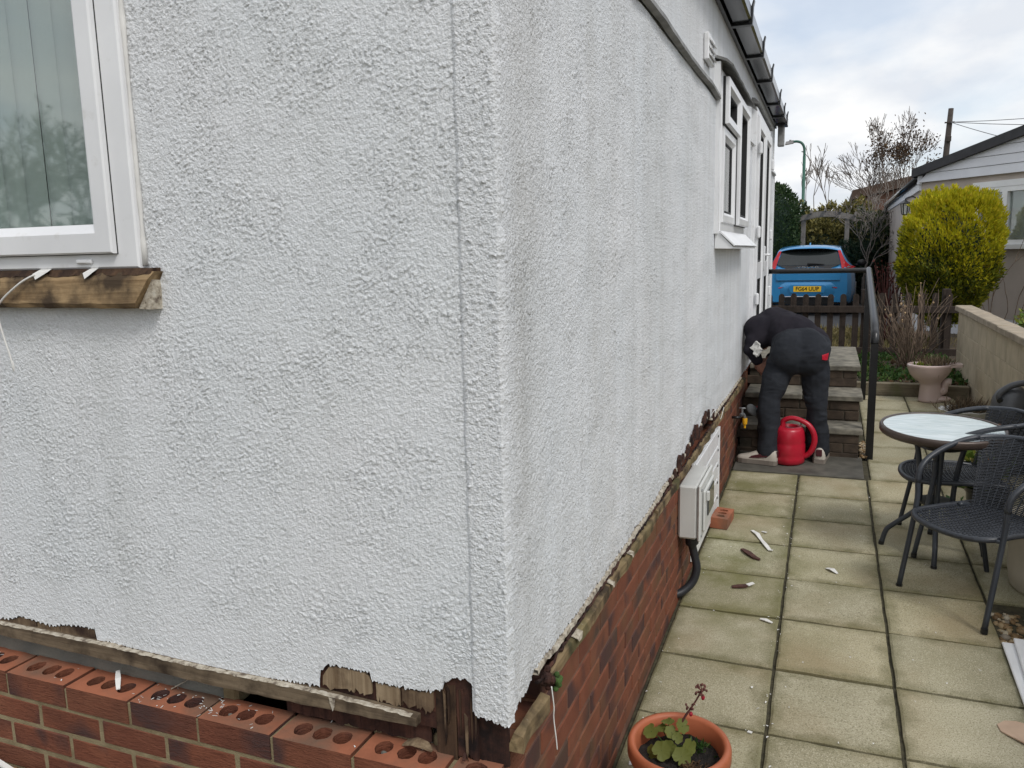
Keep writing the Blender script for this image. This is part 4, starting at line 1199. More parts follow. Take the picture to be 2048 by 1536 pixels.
# -- double door
door = bpy.data.objects.new('door', None); C.objects.link(door); door.parent = home
ring_s('door_frame', 5.43, 6.99, 0.70, 2.735, 0.060, 0.030, -0.05, 'upvc', door)
b = MB(); b.prism([(-0.01, 2.80), (0.012, 2.795), (0.05, 2.755), (0.045, 2.748), (-0.01, 2.76)], 'y', 5.38, 7.03); b.build('door_hood', 'weathered_lead', door)
for k, (ya, yb) in enumerate(((5.492, 6.205), (6.215, 6.928))):
    leaf = ring_s('door_leaf', ya, yb, 0.765, 2.672, 0.105, 0.050, -0.01, 'upvc', door, 0.018)
    b = MB(); b.box(0.006, 0.0425, ya + 0.10, yb - 0.10, 1.36, 1.50); b.build('mid_rail', 'upvc', leaf)
    b = MB(); b.box(0.008, 0.014, ya + 0.1, yb - 0.1, 1.50, 2.58); b.build('pane', 'glass', leaf)
    b = MB(); b.box(0.008, 0.014, ya + 0.1, yb - 0.1, 0.86, 1.36); b.build('pane', 'glass', leaf)
    ring_s('glazing_seal', ya + 0.1045, yb - 0.1045, 1.5005, 2.5675, 0.016, 0.034, 0.0, 'gasket', leaf, 0.004); ring_s('glazing_seal', ya + 0.1045, yb - 0.1045, 0.8695, 1.3595, 0.016, 0.034, 0.0, 'gasket', leaf, 0.004)
    b = MB(); b.box(-0.09, -0.085, ya + 0.05, yb - 0.05, 0.8, 2.64); b.build('net_curtain', 'net_curtain', leaf)
    for z in (1.20, 1.75, 2.42):
        b = MB(); yy = ya + 0.0 if k == 0 else yb
        b.box(0.046, 0.074, yy - 0.022, yy + 0.022, z - 0.05, z + 0.05, 0.010); b.build('hinge', 'upvc', leaf)
b = MB(); b.box(0.0505, 0.062, 6.225, 6.265, 1.42, 1.64, 0.006)
b.tube(bez([(0.055, 6.245, 1.56), (0.085, 6.245, 1.56), (0.098, 6.265, 1.56), (0.098, 6.36, 1.56)], 4), 0.010, 8); b.build('door_handle', 'upvc', door, auto=40)

# -- roof vent cover high on the wall
vent = thing('air_vent', 'small white louvred air vent high on the stippled side wall', 'vent', (-0.012, 2.87, 2.61))
b = MB(); b.box(0.002, 0.028, -0.11, 0.11, -0.065, 0.065, 0.005); b.build('frame', 'upvc', vent)
for i in range(3):
    b = MB(); z = -0.035 + 0.035 * i
    b.prism([(0.026, z + 0.016), (0.040, z - 0.010), (0.034, z - 0.012), (0.0265, z + 0.006)], 'y', -0.095, 0.095); b.build('louvre', 'upvc', vent)
# ------------------------------------------------------------------ brick plinth (its own wall under the home)
plinth = thing('brick_plinth', 'red and purple brick skirting wall under the white home', 'brick wall')
BL, BH, BD = 0.215, 0.065, 0.1025
def brick_variant(l, d, h, seed, holes=False):
    """rough brick, centred in x-y, base at z=0; l along x, d along y"""
    g = random.Random(seed)
    b = MB()
    if not holes:
        vs, fs = chamfer(-l / 2, l / 2, -d / 2, d / 2, 0, h, 0.0035)
        vs = [(x + g.uniform(-0.001, 0.001), y + g.uniform(-0.001, 0.001), z + g.uniform(-0.001, 0.001)) for x, y, z in vs]
        b.add(vs, fs)
        me = b.mesh('brick'); return me
    # perforated top: cells with a ring
    n = 16
    hx = [-0.056 + g.uniform(-0.003, 0.003), g.uniform(-0.003, 0.003), 0.056 + g.uniform(-0.003, 0.003)]; r = 0.0215 + g.uniform(-0.0015, 0.0015); ry = 0.0250 + g.uniform(-0.002, 0.002)
    cells = [-l / 2, -0.084, -0.028, 0.028, 0.084, l / 2]
    for ci in range(5):
        xa, xb = cells[ci], cells[ci + 1]
        if ci in (0, 4):
            b.add([(xa, -d / 2, h), (xb, -d / 2, h), (xb, d / 2, h), (xa, d / 2, h)], [(0, 1, 2, 3)])
            continue
        cx = hx[ci - 1]
        ring = []; outer = []; low = []
        for k in range(n):
            a = 2 * math.pi * k / n
            ca, sa = math.cos(a), math.sin(a)
            rr = 1 + g.uniform(-0.07, 0.05)
            ring.append((cx + r * rr * ca, ry * rr * sa, h)); low.append((cx + r * 0.95 * ca, ry * 0.95 * sa, 0.010))
            t = min(((xb - cx) if ca > 0 else (cx - xa)) / abs(ca) if abs(ca) > 1e-6 else 1e9, (d / 2) / abs(sa) if abs(sa) > 1e-6 else 1e9)
            outer.append((cx + ca * t, sa * t, h))
        vs = ring + outer + low
        # corner fill
        fs = []
        for k in range(n):
            j = (k + 1) % n
            fs.append((k, n + k, n + j, j)); fs.append((k, j, 2 * n + j, 2 * n + k))
        fs.append(tuple(range(3 * n - 1, 2 * n - 1, -1)))
        base = len(vs)
        for k in range(n):
            j = (k + 1) % n
            p, q = outer[k], outer[j]
            if abs(abs(p[1]) - d / 2) > 1e-5 and abs(abs(q[1]) - d / 2) < 1e-5 or abs(abs(q[1]) - d / 2) > 1e-5 and abs(abs(p[1]) - d / 2) < 1e-5:
                cxn = xb if (p[0] + q[0]) / 2 > cx else xa
                cyn = d / 2 if (p[1] + q[1]) / 2 > 0 else -d / 2
                vs.append((cxn, cyn, h)); fs.append((n + k, len(vs) - 1, n + j))
        b.add(vs, fs)
    c = 0.0025
    # outer sides and base
    X0, X1, Y0, Y1 = -l / 2, l / 2, -d / 2, d / 2
    b.add([(X0, Y0, 0), (X1, Y0, 0), (X1, Y1, 0), (X0, Y1, 0), (X0, Y0, h), (X1, Y0, h), (X1, Y1, h), (X0, Y1, h)],
          [(0, 1, 5, 4), (1, 2, 6, 5), (2, 3, 7, 6), (3, 0, 4, 7), (3, 2, 1, 0)])
    return b.mesh('brick')
FB = []; HB = []; SB = []; SH = []
for i in range(5):
    me = brick_variant(BL, BD, BH, i); me.materials.append(M('brick')); FB.append(me)
    me = brick_variant(BL, BD, BH, 20 + i); me.materials.append(M('brick_side')); SB.append(me)
    me = brick_variant(BD, BD, BH, 60 + i); me.materials.append(M('brick_side')); SH.append(me)
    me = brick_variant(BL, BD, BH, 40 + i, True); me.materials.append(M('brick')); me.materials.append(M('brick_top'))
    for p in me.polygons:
        if p.normal.z > 0.6 and p.center.z > 0.05: p.material_index = 1  # hole walls keep the darker brick colour as painted shade
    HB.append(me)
def lay(me, x, y, z, rz=0.0, name='brick'):
    o = put(name, me, None, plinth); o.location = (x + random.uniform(-0.001, 0.001), y + random.uniform(-0.0012, 0.0012), z + random.uniform(-0.001, 0.001))
    o.rotation_euler = (random.uniform(-0.006, 0.006), random.uniform(-0.005, 0.005), rz + random.uniform(-0.004, 0.004)); return o
YF = -0.08 + BD / 2; XF = -0.02 - BD / 2
far = MB()
nb = 0
for k in range(-1, 11):
    zt = 0.488 - 0.075 * k; z = zt - BH
    even = (k % 2 == 0)
    # front face
    if k >= 0:
        j = 0
        while True:
            xr = (-0.1376 if even else -0.02) - 0.225 * j       # right end of this brick
            xc = xr - BL / 2
            if xc < -4.1: break
            if k <= 4 and xc > -1.75:
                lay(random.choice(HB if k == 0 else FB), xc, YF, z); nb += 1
            else:
                vs, fs = chamfer(xc - BL / 2, xc + BL / 2, -0.08, 0.02, z, zt, 0.003); far.add(vs, fs)
            j += 1
    # side face
    y = -0.08
    if not even and k >= 0:
        if zt > gz(0, 0) : lay(random.choice(SH), XF, -0.08 + BD / 2, z); nb += 1
        y = -0.08 + BD + 0.01
    if k == -1: y = -0.08 + BD + 0.01 + 0.225
    while y < 8.0:
        yc = y + BL / 2
        if zt > gz(0, yc) + 0.015 and not (k == -1 and False):
            if yc < 4.9:
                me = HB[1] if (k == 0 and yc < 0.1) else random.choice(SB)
                o = lay(me, XF, yc, z, math.pi / 2 if True else 0); nb += 1
                if me is HB[1]: o.rotation_euler = (0, 0, math.pi / 2)
            else:
                vs, fs = chamfer(-0.02 - BD, -0.02, y, min(y + BL, 8.03), z, zt, 0.003); far.add(vs, fs)
        y += 0.225
o = far.build('far_brickwork', 'brick_side', plinth); o['kind'] = 'stuff'
b = MB()
b.box(-HW + 0.1, -0.0245, -0.0782, 0.0155, -0.5, 0.4225)
b.build('mortar', 'mortar', plinth)
b = MB()
b.box(-0.118, -0.0235, 0.022, 8.02, -0.5, 0.484); b.box(-0.116, -0.0240, 0.262, 8.02, 0.4842, 0.560)
b.box(-HW + 0.06, -0.03, 7.9, 8.0, -0.5, 0.60); b.box(-HW + 0.05, -HW + 0.15, 0.1, 7.9, -0.5, 0.60)
b.build('mortar_side', 'mortar_side', plinth)
# mortar squeezed up between the top bricks
for j in range(9):
    x = -0.1326 - 0.225 * j
    b = MB(); b.box(x - 0.005, x + 0.005, -0.0785, 0.018, 0.42, 0.482 + random.uniform(-0.004, 0.002), 0.001); b.build('mortar_joint', 'mortar', plinth)
# grey fillet behind the top course on the left, lumps of old bedding on the right
b = MB(); vs = []; fs = []
xs_ = np.arange(-2.4, -0.78, 0.03)
for x in xs_:
    j = lambda: random.uniform(-0.003, 0.003)
    vs += [(x, 0.022, 0.478), (x, 0.018 + j(), 0.496 + j()), (x, 0.030 + j(), 0.535 + j()), (x, 0.045, 0.575), (x, 0.09, 0.58), (x, 0.09, 0.47)]
n = len(xs_)
for i in range(n - 1):
    for k in range(6): fs.append((i * 6 + k, i * 6 + (k + 1) % 6, (i + 1) * 6 + (k + 1) % 6, (i + 1) * 6 + k))
fs.append(tuple(range(6))); fs.append(tuple(range((n - 1) * 6, n * 6)))
b.add(vs, fs); b.build('mortar_fillet', 'old_render', plinth, smooth=True)
for (x, w, z1) in ((-0.425, 0.055, 0.525), (-0.275, 0.10, 0.535), (-0.16, 0.09, 0.515), (-0.79, 0.05, 0.53), (-0.35, 0.03, 0.505)):
    b = MB(); b.box(x - w / 2, x + w / 2, 0.018, 0.075, 0.47, z1, 0.008); b.build('mortar_lump', 'mortar', plinth)
b = MB(); b.box(-0.35, -0.02, 0.022, 0.10, 0.40, 0.485, 0.004); b.build('bedding', 'old_render', plinth)
b = MB(); b.box(-HW + 0.2, -0.13, 0.25, 0.26, -0.2, 0.62); b.build('void_shade_sheet', 'void_dark', plinth)  # near-black sheet standing in for the shade of the underfloor space

# splinters and flakes of paint lying on the bricks
g = np.random.default_rng(5)
V = []; F = []
for i in range(60):
    x = g.choice([g.normal(-0.82, 0.06), g.normal(-0.72, 0.06), g.uniform(-1.6, -0.2), g.normal(-0.98, 0.03)]); y = g.uniform(-0.075, 0.015)
    L = g.uniform(0.003, 0.012) ; w = g.uniform(0.0006, 0.0016); a = g.uniform(0, 6.28)
    d = np.array([math.cos(a), math.sin(a), g.uniform(-0.1, 0.25)]) * L; s = np.array([-math.sin(a), math.cos(a), 0]) * w
    p = np.array([x, y, 0.4895])
    V += [p - s, p + s, p + d + s, p + d - s]; F.append([4 * i, 4 * i + 1, 4 * i + 2, 4 * i + 3])
me = np_mesh('paint_crumbs', np.array(V), np.array(F)); o = put('paint_crumbs', me, 'paint_flake'); tag(o, 'tiny cream paint crumbs and splinters lying on the top bricks', kind='stuff')
g = np.random.default_rng(6); V = []; F = []
for i in range(220):
    x = g.choice([g.uniform(0.0, 0.06), g.normal(0.462, 0.02), g.uniform(0.05, 1.3)]); y = g.uniform(0.4, 4.6)
    r_ = g.uniform(0.0015, 0.006); z = gz(x, y) + 0.003
    a = g.uniform(0, 6.28, 4); a.sort()
    for q in range(4): V.append((x + r_ * math.cos(a[q]), y + r_ * 1.3 * math.sin(a[q]), z + g.uniform(0, 0.003)))
    F.append([4 * i, 4 * i + 1, 4 * i + 2, 4 * i + 3])
me = np_mesh('paving_crumbs', np.array(V), np.array(F)); o = put('paving_crumbs', me, 'paint_flake'); tag(o, 'tiny white paint crumbs scattered over the paving', kind='stuff')

for (hx_, lab) in ((-0.30, 'grey mortar crumb lodged in a hole of the brick nearest the broken corner'), (-0.756, 'grey mortar crumb lodged in a brick hole beside the paint crumbs')):
    b = MB(); g_ = random.Random(int(-hx_ * 1000))
    for q in range(9): b.ellipsoid((hx_ + g_.uniform(-0.012, 0.012), -0.03 + g_.uniform(-0.014, 0.014), 0.462 + g_.uniform(-0.008, 0.012)), (g_.uniform(0.004, 0.009), g_.uniform(0.004, 0.009), g_.uniform(0.003, 0.007)), 6, 5)
    o = b.build('mortar_crumb', 'old_render'); tag(o, lab, 'mortar crumb')

# strips lying about
def strip(name, label, cat, pts, w, th, mat, z_off=0.0, group=None):
    """flat ribbon following pts with thickness"""
    b = MB(); P = [Vector(p) for p in pts]; vs = []; fs = []
    for i, p in enumerate(P):
        t = (P[min(i + 1, len(P) - 1)] - P[max(i - 1, 0)]); s = Vector((-t.y, t.x, 0)).normalized()
        ww = w[i] if isinstance(w, (list, tuple)) else w
        for (a, c) in ((-1, 0), (1, 0), (1, th), (-1, th)): vs.append(p + s * a * ww / 2 + Vector((0, 0, c + z_off)))
    for i in range(len(P) - 1):
        for k in range(4): fs.append((i * 4 + k, i * 4 + (k + 1) % 4, (i + 1) * 4 + (k + 1) % 4, (i + 1) * 4 + k))
    fs.append((3, 2, 1, 0)); fs.append(tuple(range(len(vs) - 4, len(vs)))); b.add(vs, fs)
    o = b.build(name, mat); tag(o, label, cat, group); return o
def gp(x, y, dz=0.002): return (x, y, gz(x, y) + dz)
strip('paint_strip', 'long curled white paint strip lying on the paving near the loose brick', 'paint strip', [gp(0.243, 3.26, 0.004), gp(0.278, 3.20, 0.010), gp(0.305, 3.13, 0.004), gp(0.335, 3.05, 0.008), gp(0.362, 2.99, 0.003), gp(0.378, 2.985, 0.006)], [0.018, 0.026, 0.018, 0.024, 0.02, 0.012], 0.004, 'paint_flake')
strip('paint_flake', 'small white paint flake beside the long curled paint strip', 'paint flake', [gp(0.30, 3.265), gp(0.325, 3.245, 0.006)], 0.016, 0.003, 'paint_flake')
strip('wood_chip', 'dark brown sliver of rotten wood on the algae-green slab', 'wood chip', [gp(0.215, 2.96), gp(0.25, 2.91, 0.008), gp(0.29, 2.86, 0.003), gp(0.32, 2.84)], [0.02, 0.035, 0.03, 0.012], 0.008, 'bark_chip')
strip('paint_flake', 'white pointed paint flake alone on the second column of slabs', 'paint flake', [gp(0.658, 2.83), gp(0.685, 2.80, 0.012), gp(0.71, 2.775)], [0.02, 0.03, 0.012], 0.003, 'paint_flake')
strip('wood_chip', 'dark wood chip with a white paint tip near the conduit', 'wood chip', [gp(0.215, 2.46), gp(0.25, 2.47, 0.006), gp(0.285, 2.485, 0.006)], [0.018, 0.03, 0.026], 0.008, 'bark_chip')
strip('paint_flake', 'white paint flake stuck to the end of the dark wood chip', 'paint flake', [gp(0.287, 2.49, 0.010), gp(0.315, 2.515, 0.014)], [0.026, 0.02], 0.003, 'paint_flake')
strip('paint_flake', 'oval white paint flake at the corner of a green slab', 'paint flake', [gp(0.375, 2.162), gp(0.40, 2.152, 0.006), gp(0.43, 2.138)], [0.012, 0.022, 0.010], 0.004, 'paint_flake')
strip('paint_flake', 'white paint flake lying beside the terracotta pot', 'paint flake', [gp(0.035, 0.98), gp(0.065, 0.985, 0.004)], [0.02, 0.022], 0.003, 'paint_flake')
strip('paint_flake', 'tiny white paint flake on the slab behind the terracotta pot', 'paint flake', [gp(0.40, 1.285), gp(0.415, 1.28, 0.003)], 0.012, 0.003, 'paint_flake')
strip('plastic_strip', 'long bent white plastic strip lying on the pebbles in front of the plinth', 'plastic strip', [(-1.75, -0.20, 0.245), (-1.58, -0.125, 0.243), (-1.50, -0.125, 0.238), (-1.43, -0.13, 0.225), (-1.37, -0.15, 0.222)], 0.014, 0.006, 'paint_flake')
strip('paint_strip', 'white paint strip leaning out of a hole in the top brick', 'paint strip', [(-1.165, 0.012, 0.493), (-1.145, -0.005, 0.512), (-1.118, -0.03, 0.508), (-1.098, -0.05, 0.492)], [0.008, 0.010, 0.014, 0.010], 0.003, 'paint_flake')
strip('wood_sliver', 'frayed pale splinter bundle lying over a brick hole near the corner', 'splinter', [(-0.262, 0.000, 0.492), (-0.235, -0.004, 0.503), (-0.205, -0.006, 0.497), (-0.190, -0.010, 0.491)], [0.03, 0.036, 0.022, 0.006], 0.004, 'ply_pale')
strip('wood_sliver', 'thin dark upright splinter standing on the corner brick', 'splinter', [(-0.098, -0.012, 0.490), (-0.103, -0.016, 0.508), (-0.10, -0.03, 0.500)], 0.007, 0.003, 'rotten_wood_and_shade')
strip('wood_sliver', 'cream splinter between two top bricks left of the dark gap', 'splinter', [(-0.965, -0.0, 0.492), (-0.94, 0.012, 0.506), (-0.925, 0.02, 0.515)], 0.005, 0.002, 'peel')

# ------------------------------------------------------------------ things fixed to the plinth
mb = thing('meter_box', 'pale grey plastic electricity meter box on the brick plinth', 'meter box', (-0.018, 2.215, 0.245))
b = MB(); b.box(0, 0.090, 0, 0.40, 0, 0.265, 0.010); b.build('body', 'box_plastic', mb, auto=35)
b = MB(); b.box(0.092, 0.108, -0.008, 0.408, -0.008, 0.273, 0.008); lid = b.build('lid', 'box_plastic', mb, auto=35)
b = MB(); b.box(0.1085, 0.122, 0.04, 0.36, 0.03, 0.235, 0.008); b.build('lid_panel', 'box_plastic', lid, auto=35)
b = MB(); b.box(0.1225, 0.129, 0.11, 0.31, 0.09, 0.215, 0.004); b.build('inspection_window', 'smoke_plastic', lid)
b = MB(); b.box(0.1225, 0.138, 0.060, 0.085, 0.18, 0.225, 0.003); b.build('latch', 'box_plastic', lid)
for z in (0.02, 0.245):
    b = MB(); b.tube([(0.108, 0.012, z), (0.112, 0.012, z)], 0.007, 8); b.build('screw', 'zinc', lid)
b = MB()
b.tube(bez([(0.048, 0.09, 0.012), (0.048, 0.09, -0.06), (0.055, 0.10, -0.15), (0.06, 0.10, -0.22), (0.045, 0.09, -0.28), (0.0, 0.06, -0.315), (-0.04, 0.03, -0.33)], 5), [0.030] * 6 + [0.026] * 30, 10, cap=False) if False else None
pp_ = bez([(0.055, 0.09, 0.010), (0.055, 0.09, -0.05), (0.068, 0.10, -0.12), (0.078, 0.10, -0.18), (0.062, 0.09, -0.245), (0.02, 0.06, -0.29), (-0.02, 0.03, -0.305)], 5)
b.tube(pp_, [0.032 if i < 6 else 0.020 for i in range(len(pp_))], 10)
b.build('conduit', 'cable', mb, smooth=True)

hatch = thing('access_panel', 'white slatted plastic access panel on the brick plinth behind the meter box', 'access panel', (-0.018, 2.62, 0.005))
b = MB(); b.box(0.0, 0.010, 0.0, 0.965, -0.03, 0.505); b.build('backing', 'white_plastic', hatch)
for i in range(5):
    b = MB(); z = -0.02 + 0.105 * i
    b.box(0.011, 0.022, 0.012, 0.925, z, z + 0.094, 0.004); b.build('slat', 'white_plastic', hatch)
b = MB(); b.box(0.0105, 0.028, 0.930, 0.968, -0.032, 0.507, 0.003); b.build('edge_trim', 'upvc', hatch)
for z in (0.05, 0.15, 0.26, 0.36, 0.45):
    b = MB(); b.box(0.0225, 0.026, 0.895, 0.912, z, z + 0.012); b.build('clip', 'gasket', hatch)

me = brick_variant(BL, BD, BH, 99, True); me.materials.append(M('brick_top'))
lb = put('loose_brick', me, None); tag(lb, 'single loose red brick with three holes lying against the access panel', 'brick')
lb.location = (0.058, 3.345, gz(0.06, 3.34) + 0.001); lb.rotation_euler = (SLOPE, 0, R(86))

tap = thing('garden_tap', 'brass garden tap with a yellow hose connector on the brick plinth', 'tap', (-0.018, 4.63, 0.385))
b = MB(); b.tube([(0, -0.12, 0), (0.05, -0.12, 0), (0.055, -0.02, 0)], 0.010, 8); b.build('pipe', 'black_plastic', tap, smooth=True)
b = MB(); b.tube(bez([(0.055, -0.03, 0), (0.058, 0.02, 0.0), (0.070, 0.035, -0.008), (0.078, 0.04, -0.035)], 4), 0.013, 8); b.tube([(0.06, 0.01, 0), (0.06, 0.01, 0.045)], 0.009, 8); b.box(0.035, 0.085, 0.005, 0.018, 0.042, 0.052, 0.003); b.build('body', 'zinc', tap, auto=40)
b = MB(); b.lathe([(0.0, -0.11), (0.008, -0.11), (0.009, -0.085), (0.017, -0.08), (0.02, -0.055), (0.018, -0.034), (0.0, -0.034)], 12, 0.078, 0.04); b.build('hose_connector', 'yellow_plastic', tap, auto=40)
b = MB()
vs = [(0.07, 0.05, 0.065), (0.105, 0.06, 0.085), (0.165, 0.07, 0.045), (0.20, 0.07, -0.04), (0.21, 0.08, -0.085), (0.17, 0.07, -0.05), (0.12, 0.06, -0.02), (0.075, 0.05, 0.01)]
b.add(vs + [(x, y + 0.045, z * 0.95) for x, y, z in vs], [tuple(range(8)), tuple(range(15, 7, -1))] + [(i, i + 8, (i + 1) % 8 + 8, (i + 1) % 8) for i in range(8)])
o = b.build('work_glove', 'grey_cloth'); tag(o, 'grey work glove hanging over the garden tap', 'glove'); o.location = (-0.012, 4.63, 0.385)
md = o.modifiers.new('soft', 'SUBSURF'); md.levels = 2; md.render_levels = 2
# ------------------------------------------------------------------ steps to the door
steps = thing('brick_steps', 'dark brick steps with grey slab treads leading to the door', 'steps')
GZS = gz(0.45, 4.95)
def step_tread(x1, y0, y1, z1, t=0.042):
    n = 2
    for i in range(n):
        xa = 0.0 + (x1 / n) * i + (0.003 if i else 0.002); xb = (x1 / n) * (i + 1) - 0.003
        b = MB(); vs, fs = chamfer(xa, xb, y0, y1, z1 - t, z1, 0.006)
        vs = [(x, y + random.uniform(-0.003, 0.003), z + random.uniform(-0.002, 0.002)) for x, y, z in vs]
        b.add(vs, fs); b.build('tread_slab', 'step_slab', steps)
TR = [(0.895, 4.93, 5.26, 0.250), (0.900, 5.255, 5.70, 0.450), (0.888, 5.68, 7.12, 0.632)]
for (x1, y0, y1, z1) in TR: step_tread(x1, y0, y1, z1)
SBM = []
for i in range(4):
    me = brick_variant(BL, BD, BH + 0.004, 140 + i); me.materials.append(M('step_brick')); SBM.append(me)
SHM = []
for i in range(3):
    me = brick_variant(BD, BD, BH + 0.004, 160 + i); me.materials.append(M('step_brick')); SHM.append(me)
def sbrick(me, x, y, z, rz=0):
    o = put('brick', me, None, steps); o.location = (x, y, z); o.rotation_euler = (0, 0, rz + random.uniform(-0.01, 0.01)); return o
core = MB()
bases = [GZS - 0.05, 0.250, 0.450]
for s, (x1, y0, y1, z1) in enumerate(TR):
    yb = y0 + 0.018; zc = z1 - 0.042
    zlo = [GZS - 0.03, 0.252, 0.452][s]
    nrow = max(1, round((zc - zlo) / 0.078))
    hrow = (zc - zlo) / nrow
    ybk = 7.08
    core.box(0.0, x1 - 0.035, yb + 0.006, ybk - 0.004, (GZS - 0.1) if s == 0 else zlo - 0.03, zc - 0.001)
    for r_ in range(nrow):
        z = zlo + hrow * r_ + 0.004
        off = 0.0 if (r_ + s) % 2 == 0 else 0.1125
        x = x1 - 0.028 - BL / 2 - (0.0 if off == 0 else 0.1125)
        if off: sbrick(random.choice(SHM), x1 - 0.028 - BD / 2, yb + BD / 2, z)
        while x > 0.02:
            sbrick(random.choice(SBM), x, yb + BD / 2, z); x -= 0.225
        # return along the open side
        y = yb + (BD + 0.01 if off == 0 else BD + 0.01) + BL / 2
        while y + BL / 2 < ybk and y < yb + (1.6 if s == 2 else 1.2):
            sbrick(random.choice(SBM), x1 - 0.028 - BD / 2, y, z, math.pi / 2); y += 0.225
core.build('mortar', 'step_mortar', steps)
b = MB(); vs, fs = chamfer(0.0, 0.895, 4.445, 4.98, GZS - 0.03, GZS + 0.012, 0.005)
vs = [(x, y, z + (y - 4.95) * GS + (0.0)) for x, y, z in vs]; b.add(vs, fs)
b.build('base_slab', 'dark_slab', steps)
pebbles('step_gravel', 120, (0.885, 0.93), (4.95, 5.4), lambda x, y: gz(x, y) + 0.01, 0.008, 0.02, 'loose pebbles along the open side of the steps', 8)

# ------------------------------------------------------------------ handrail
hr = thing('handrail', 'black square steel handrail beside the brick steps', 'handrail')
PX = 0.945
b = MB(); b.tube([(PX, 4.99, gz(PX, 5) - 0.02), (PX, 4.99, 0.90)], 0.026, 4, square=True); b.build('front_post', 'black_metal', hr)
b = MB(); b.tube([(0.972, 7.15, gz(0.97, 7.15) - 0.02), (0.972, 7.15, 1.37)], 0.024, 4, square=True); b.build('rear_post', 'black_metal', hr)
b = MB(); b.tube(bez([(PX, 4.99, 0.90), (PX + 0.001, 5.00, 0.945), (PX + 0.002, 5.06, 0.985), (PX + 0.006, 5.4, 1.08), (0.970, 7.0, 1.365), (0.972, 7.15, 1.375)], 5), 0.030, 10); b.build('hand_rail', 'black_metal', hr, smooth=True)
b = MB(); b.tube(bez([(0.972, 7.15, 1.372), (0.93, 7.15, 1.384), (0.5, 7.15, 1.384), (0.03, 7.15, 1.384)], 4), 0.024, 8); b.build('top_rail', 'black_metal', hr, smooth=True)
b = MB(); b.box(0.024, 0.034, 7.10, 7.20, 1.34, 1.43, 0.003); b.build('wall_plate', 'black_metal', hr)

# ------------------------------------------------------------------ bistro table
tx, ty = 1.19, 3.235
tbl = thing('bistro_table', 'round bistro table with rippled glass top and dark tube legs', 'table', (tx, ty, gz(tx, ty)), 0, None, (SLOPE + R(0.9), R(0.9)))
b = MB(); b.lathe([(0.0, 0.690), (0.286, 0.690), (0.286, 0.7), (0.0, 0.7)], 48); b.build('glass_top', 'table_glass', tbl, auto=30)
b = MB(); b.lathe([(0.284, 0.665), (0.296, 0.662), (0.304, 0.672), (0.305, 0.695), (0.299, 0.706), (0.286, 0.7035), (0.284, 0.686), (0.284, 0.665)], 48); b.build('rim', 'table_rim', tbl, smooth=True)
dirs = [(-0.25, 0.02), (-0.014, -0.245), (0.018, 0.236), (0.25, -0.02)]
for (dx, dy) in dirs:
    u = Vector((dx, dy, 0)).normalized()
    pts = [u * 0.17 + Vector((0, 0, 0.672)), u * 0.115 + Vector((0, 0, 0.60)), u * 0.085 + Vector((0, 0, 0.42)), u * 0.080 + Vector((0, 0, 0.27)), u * 0.10 + Vector((0, 0, 0.215)), u * 0.20 + Vector((0, 0, 0.12)), u * 0.232 + Vector((0, 0, 0.08)), u * 0.25 + Vector((0, 0, 0.0))]
    b = MB(); b.tube(bez(pts, 5), 0.0135, 10); leg = b.build('leg', 'steel_grey', tbl, smooth=True)
    b = MB(); b.tube([u * 0.2515 + Vector((0, 0, -0.003)), u * 0.248 + Vector((0, 0, 0.018))], 0.0155, 10); b.build('foot_cap', 'black_plastic', leg)
for z, r_ in ((0.60, 0.115), (0.285, 0.088)):
    b = MB(); b.lathe([(0.0, z - 0.006), (r_, z - 0.006), (r_, z + 0.006), (0, z + 0.006)], 24); b.build('ring_plate', 'black_metal', tbl, auto=30)
for k in range(4):
    a = R(45 + 90 * k); b = MB(); b.tube([(0, 0, 0.668), (0.286 * math.cos(a), 0.286 * math.sin(a), 0.668)], 0.009, 6); b.build('support_bar', 'steel_grey', tbl)

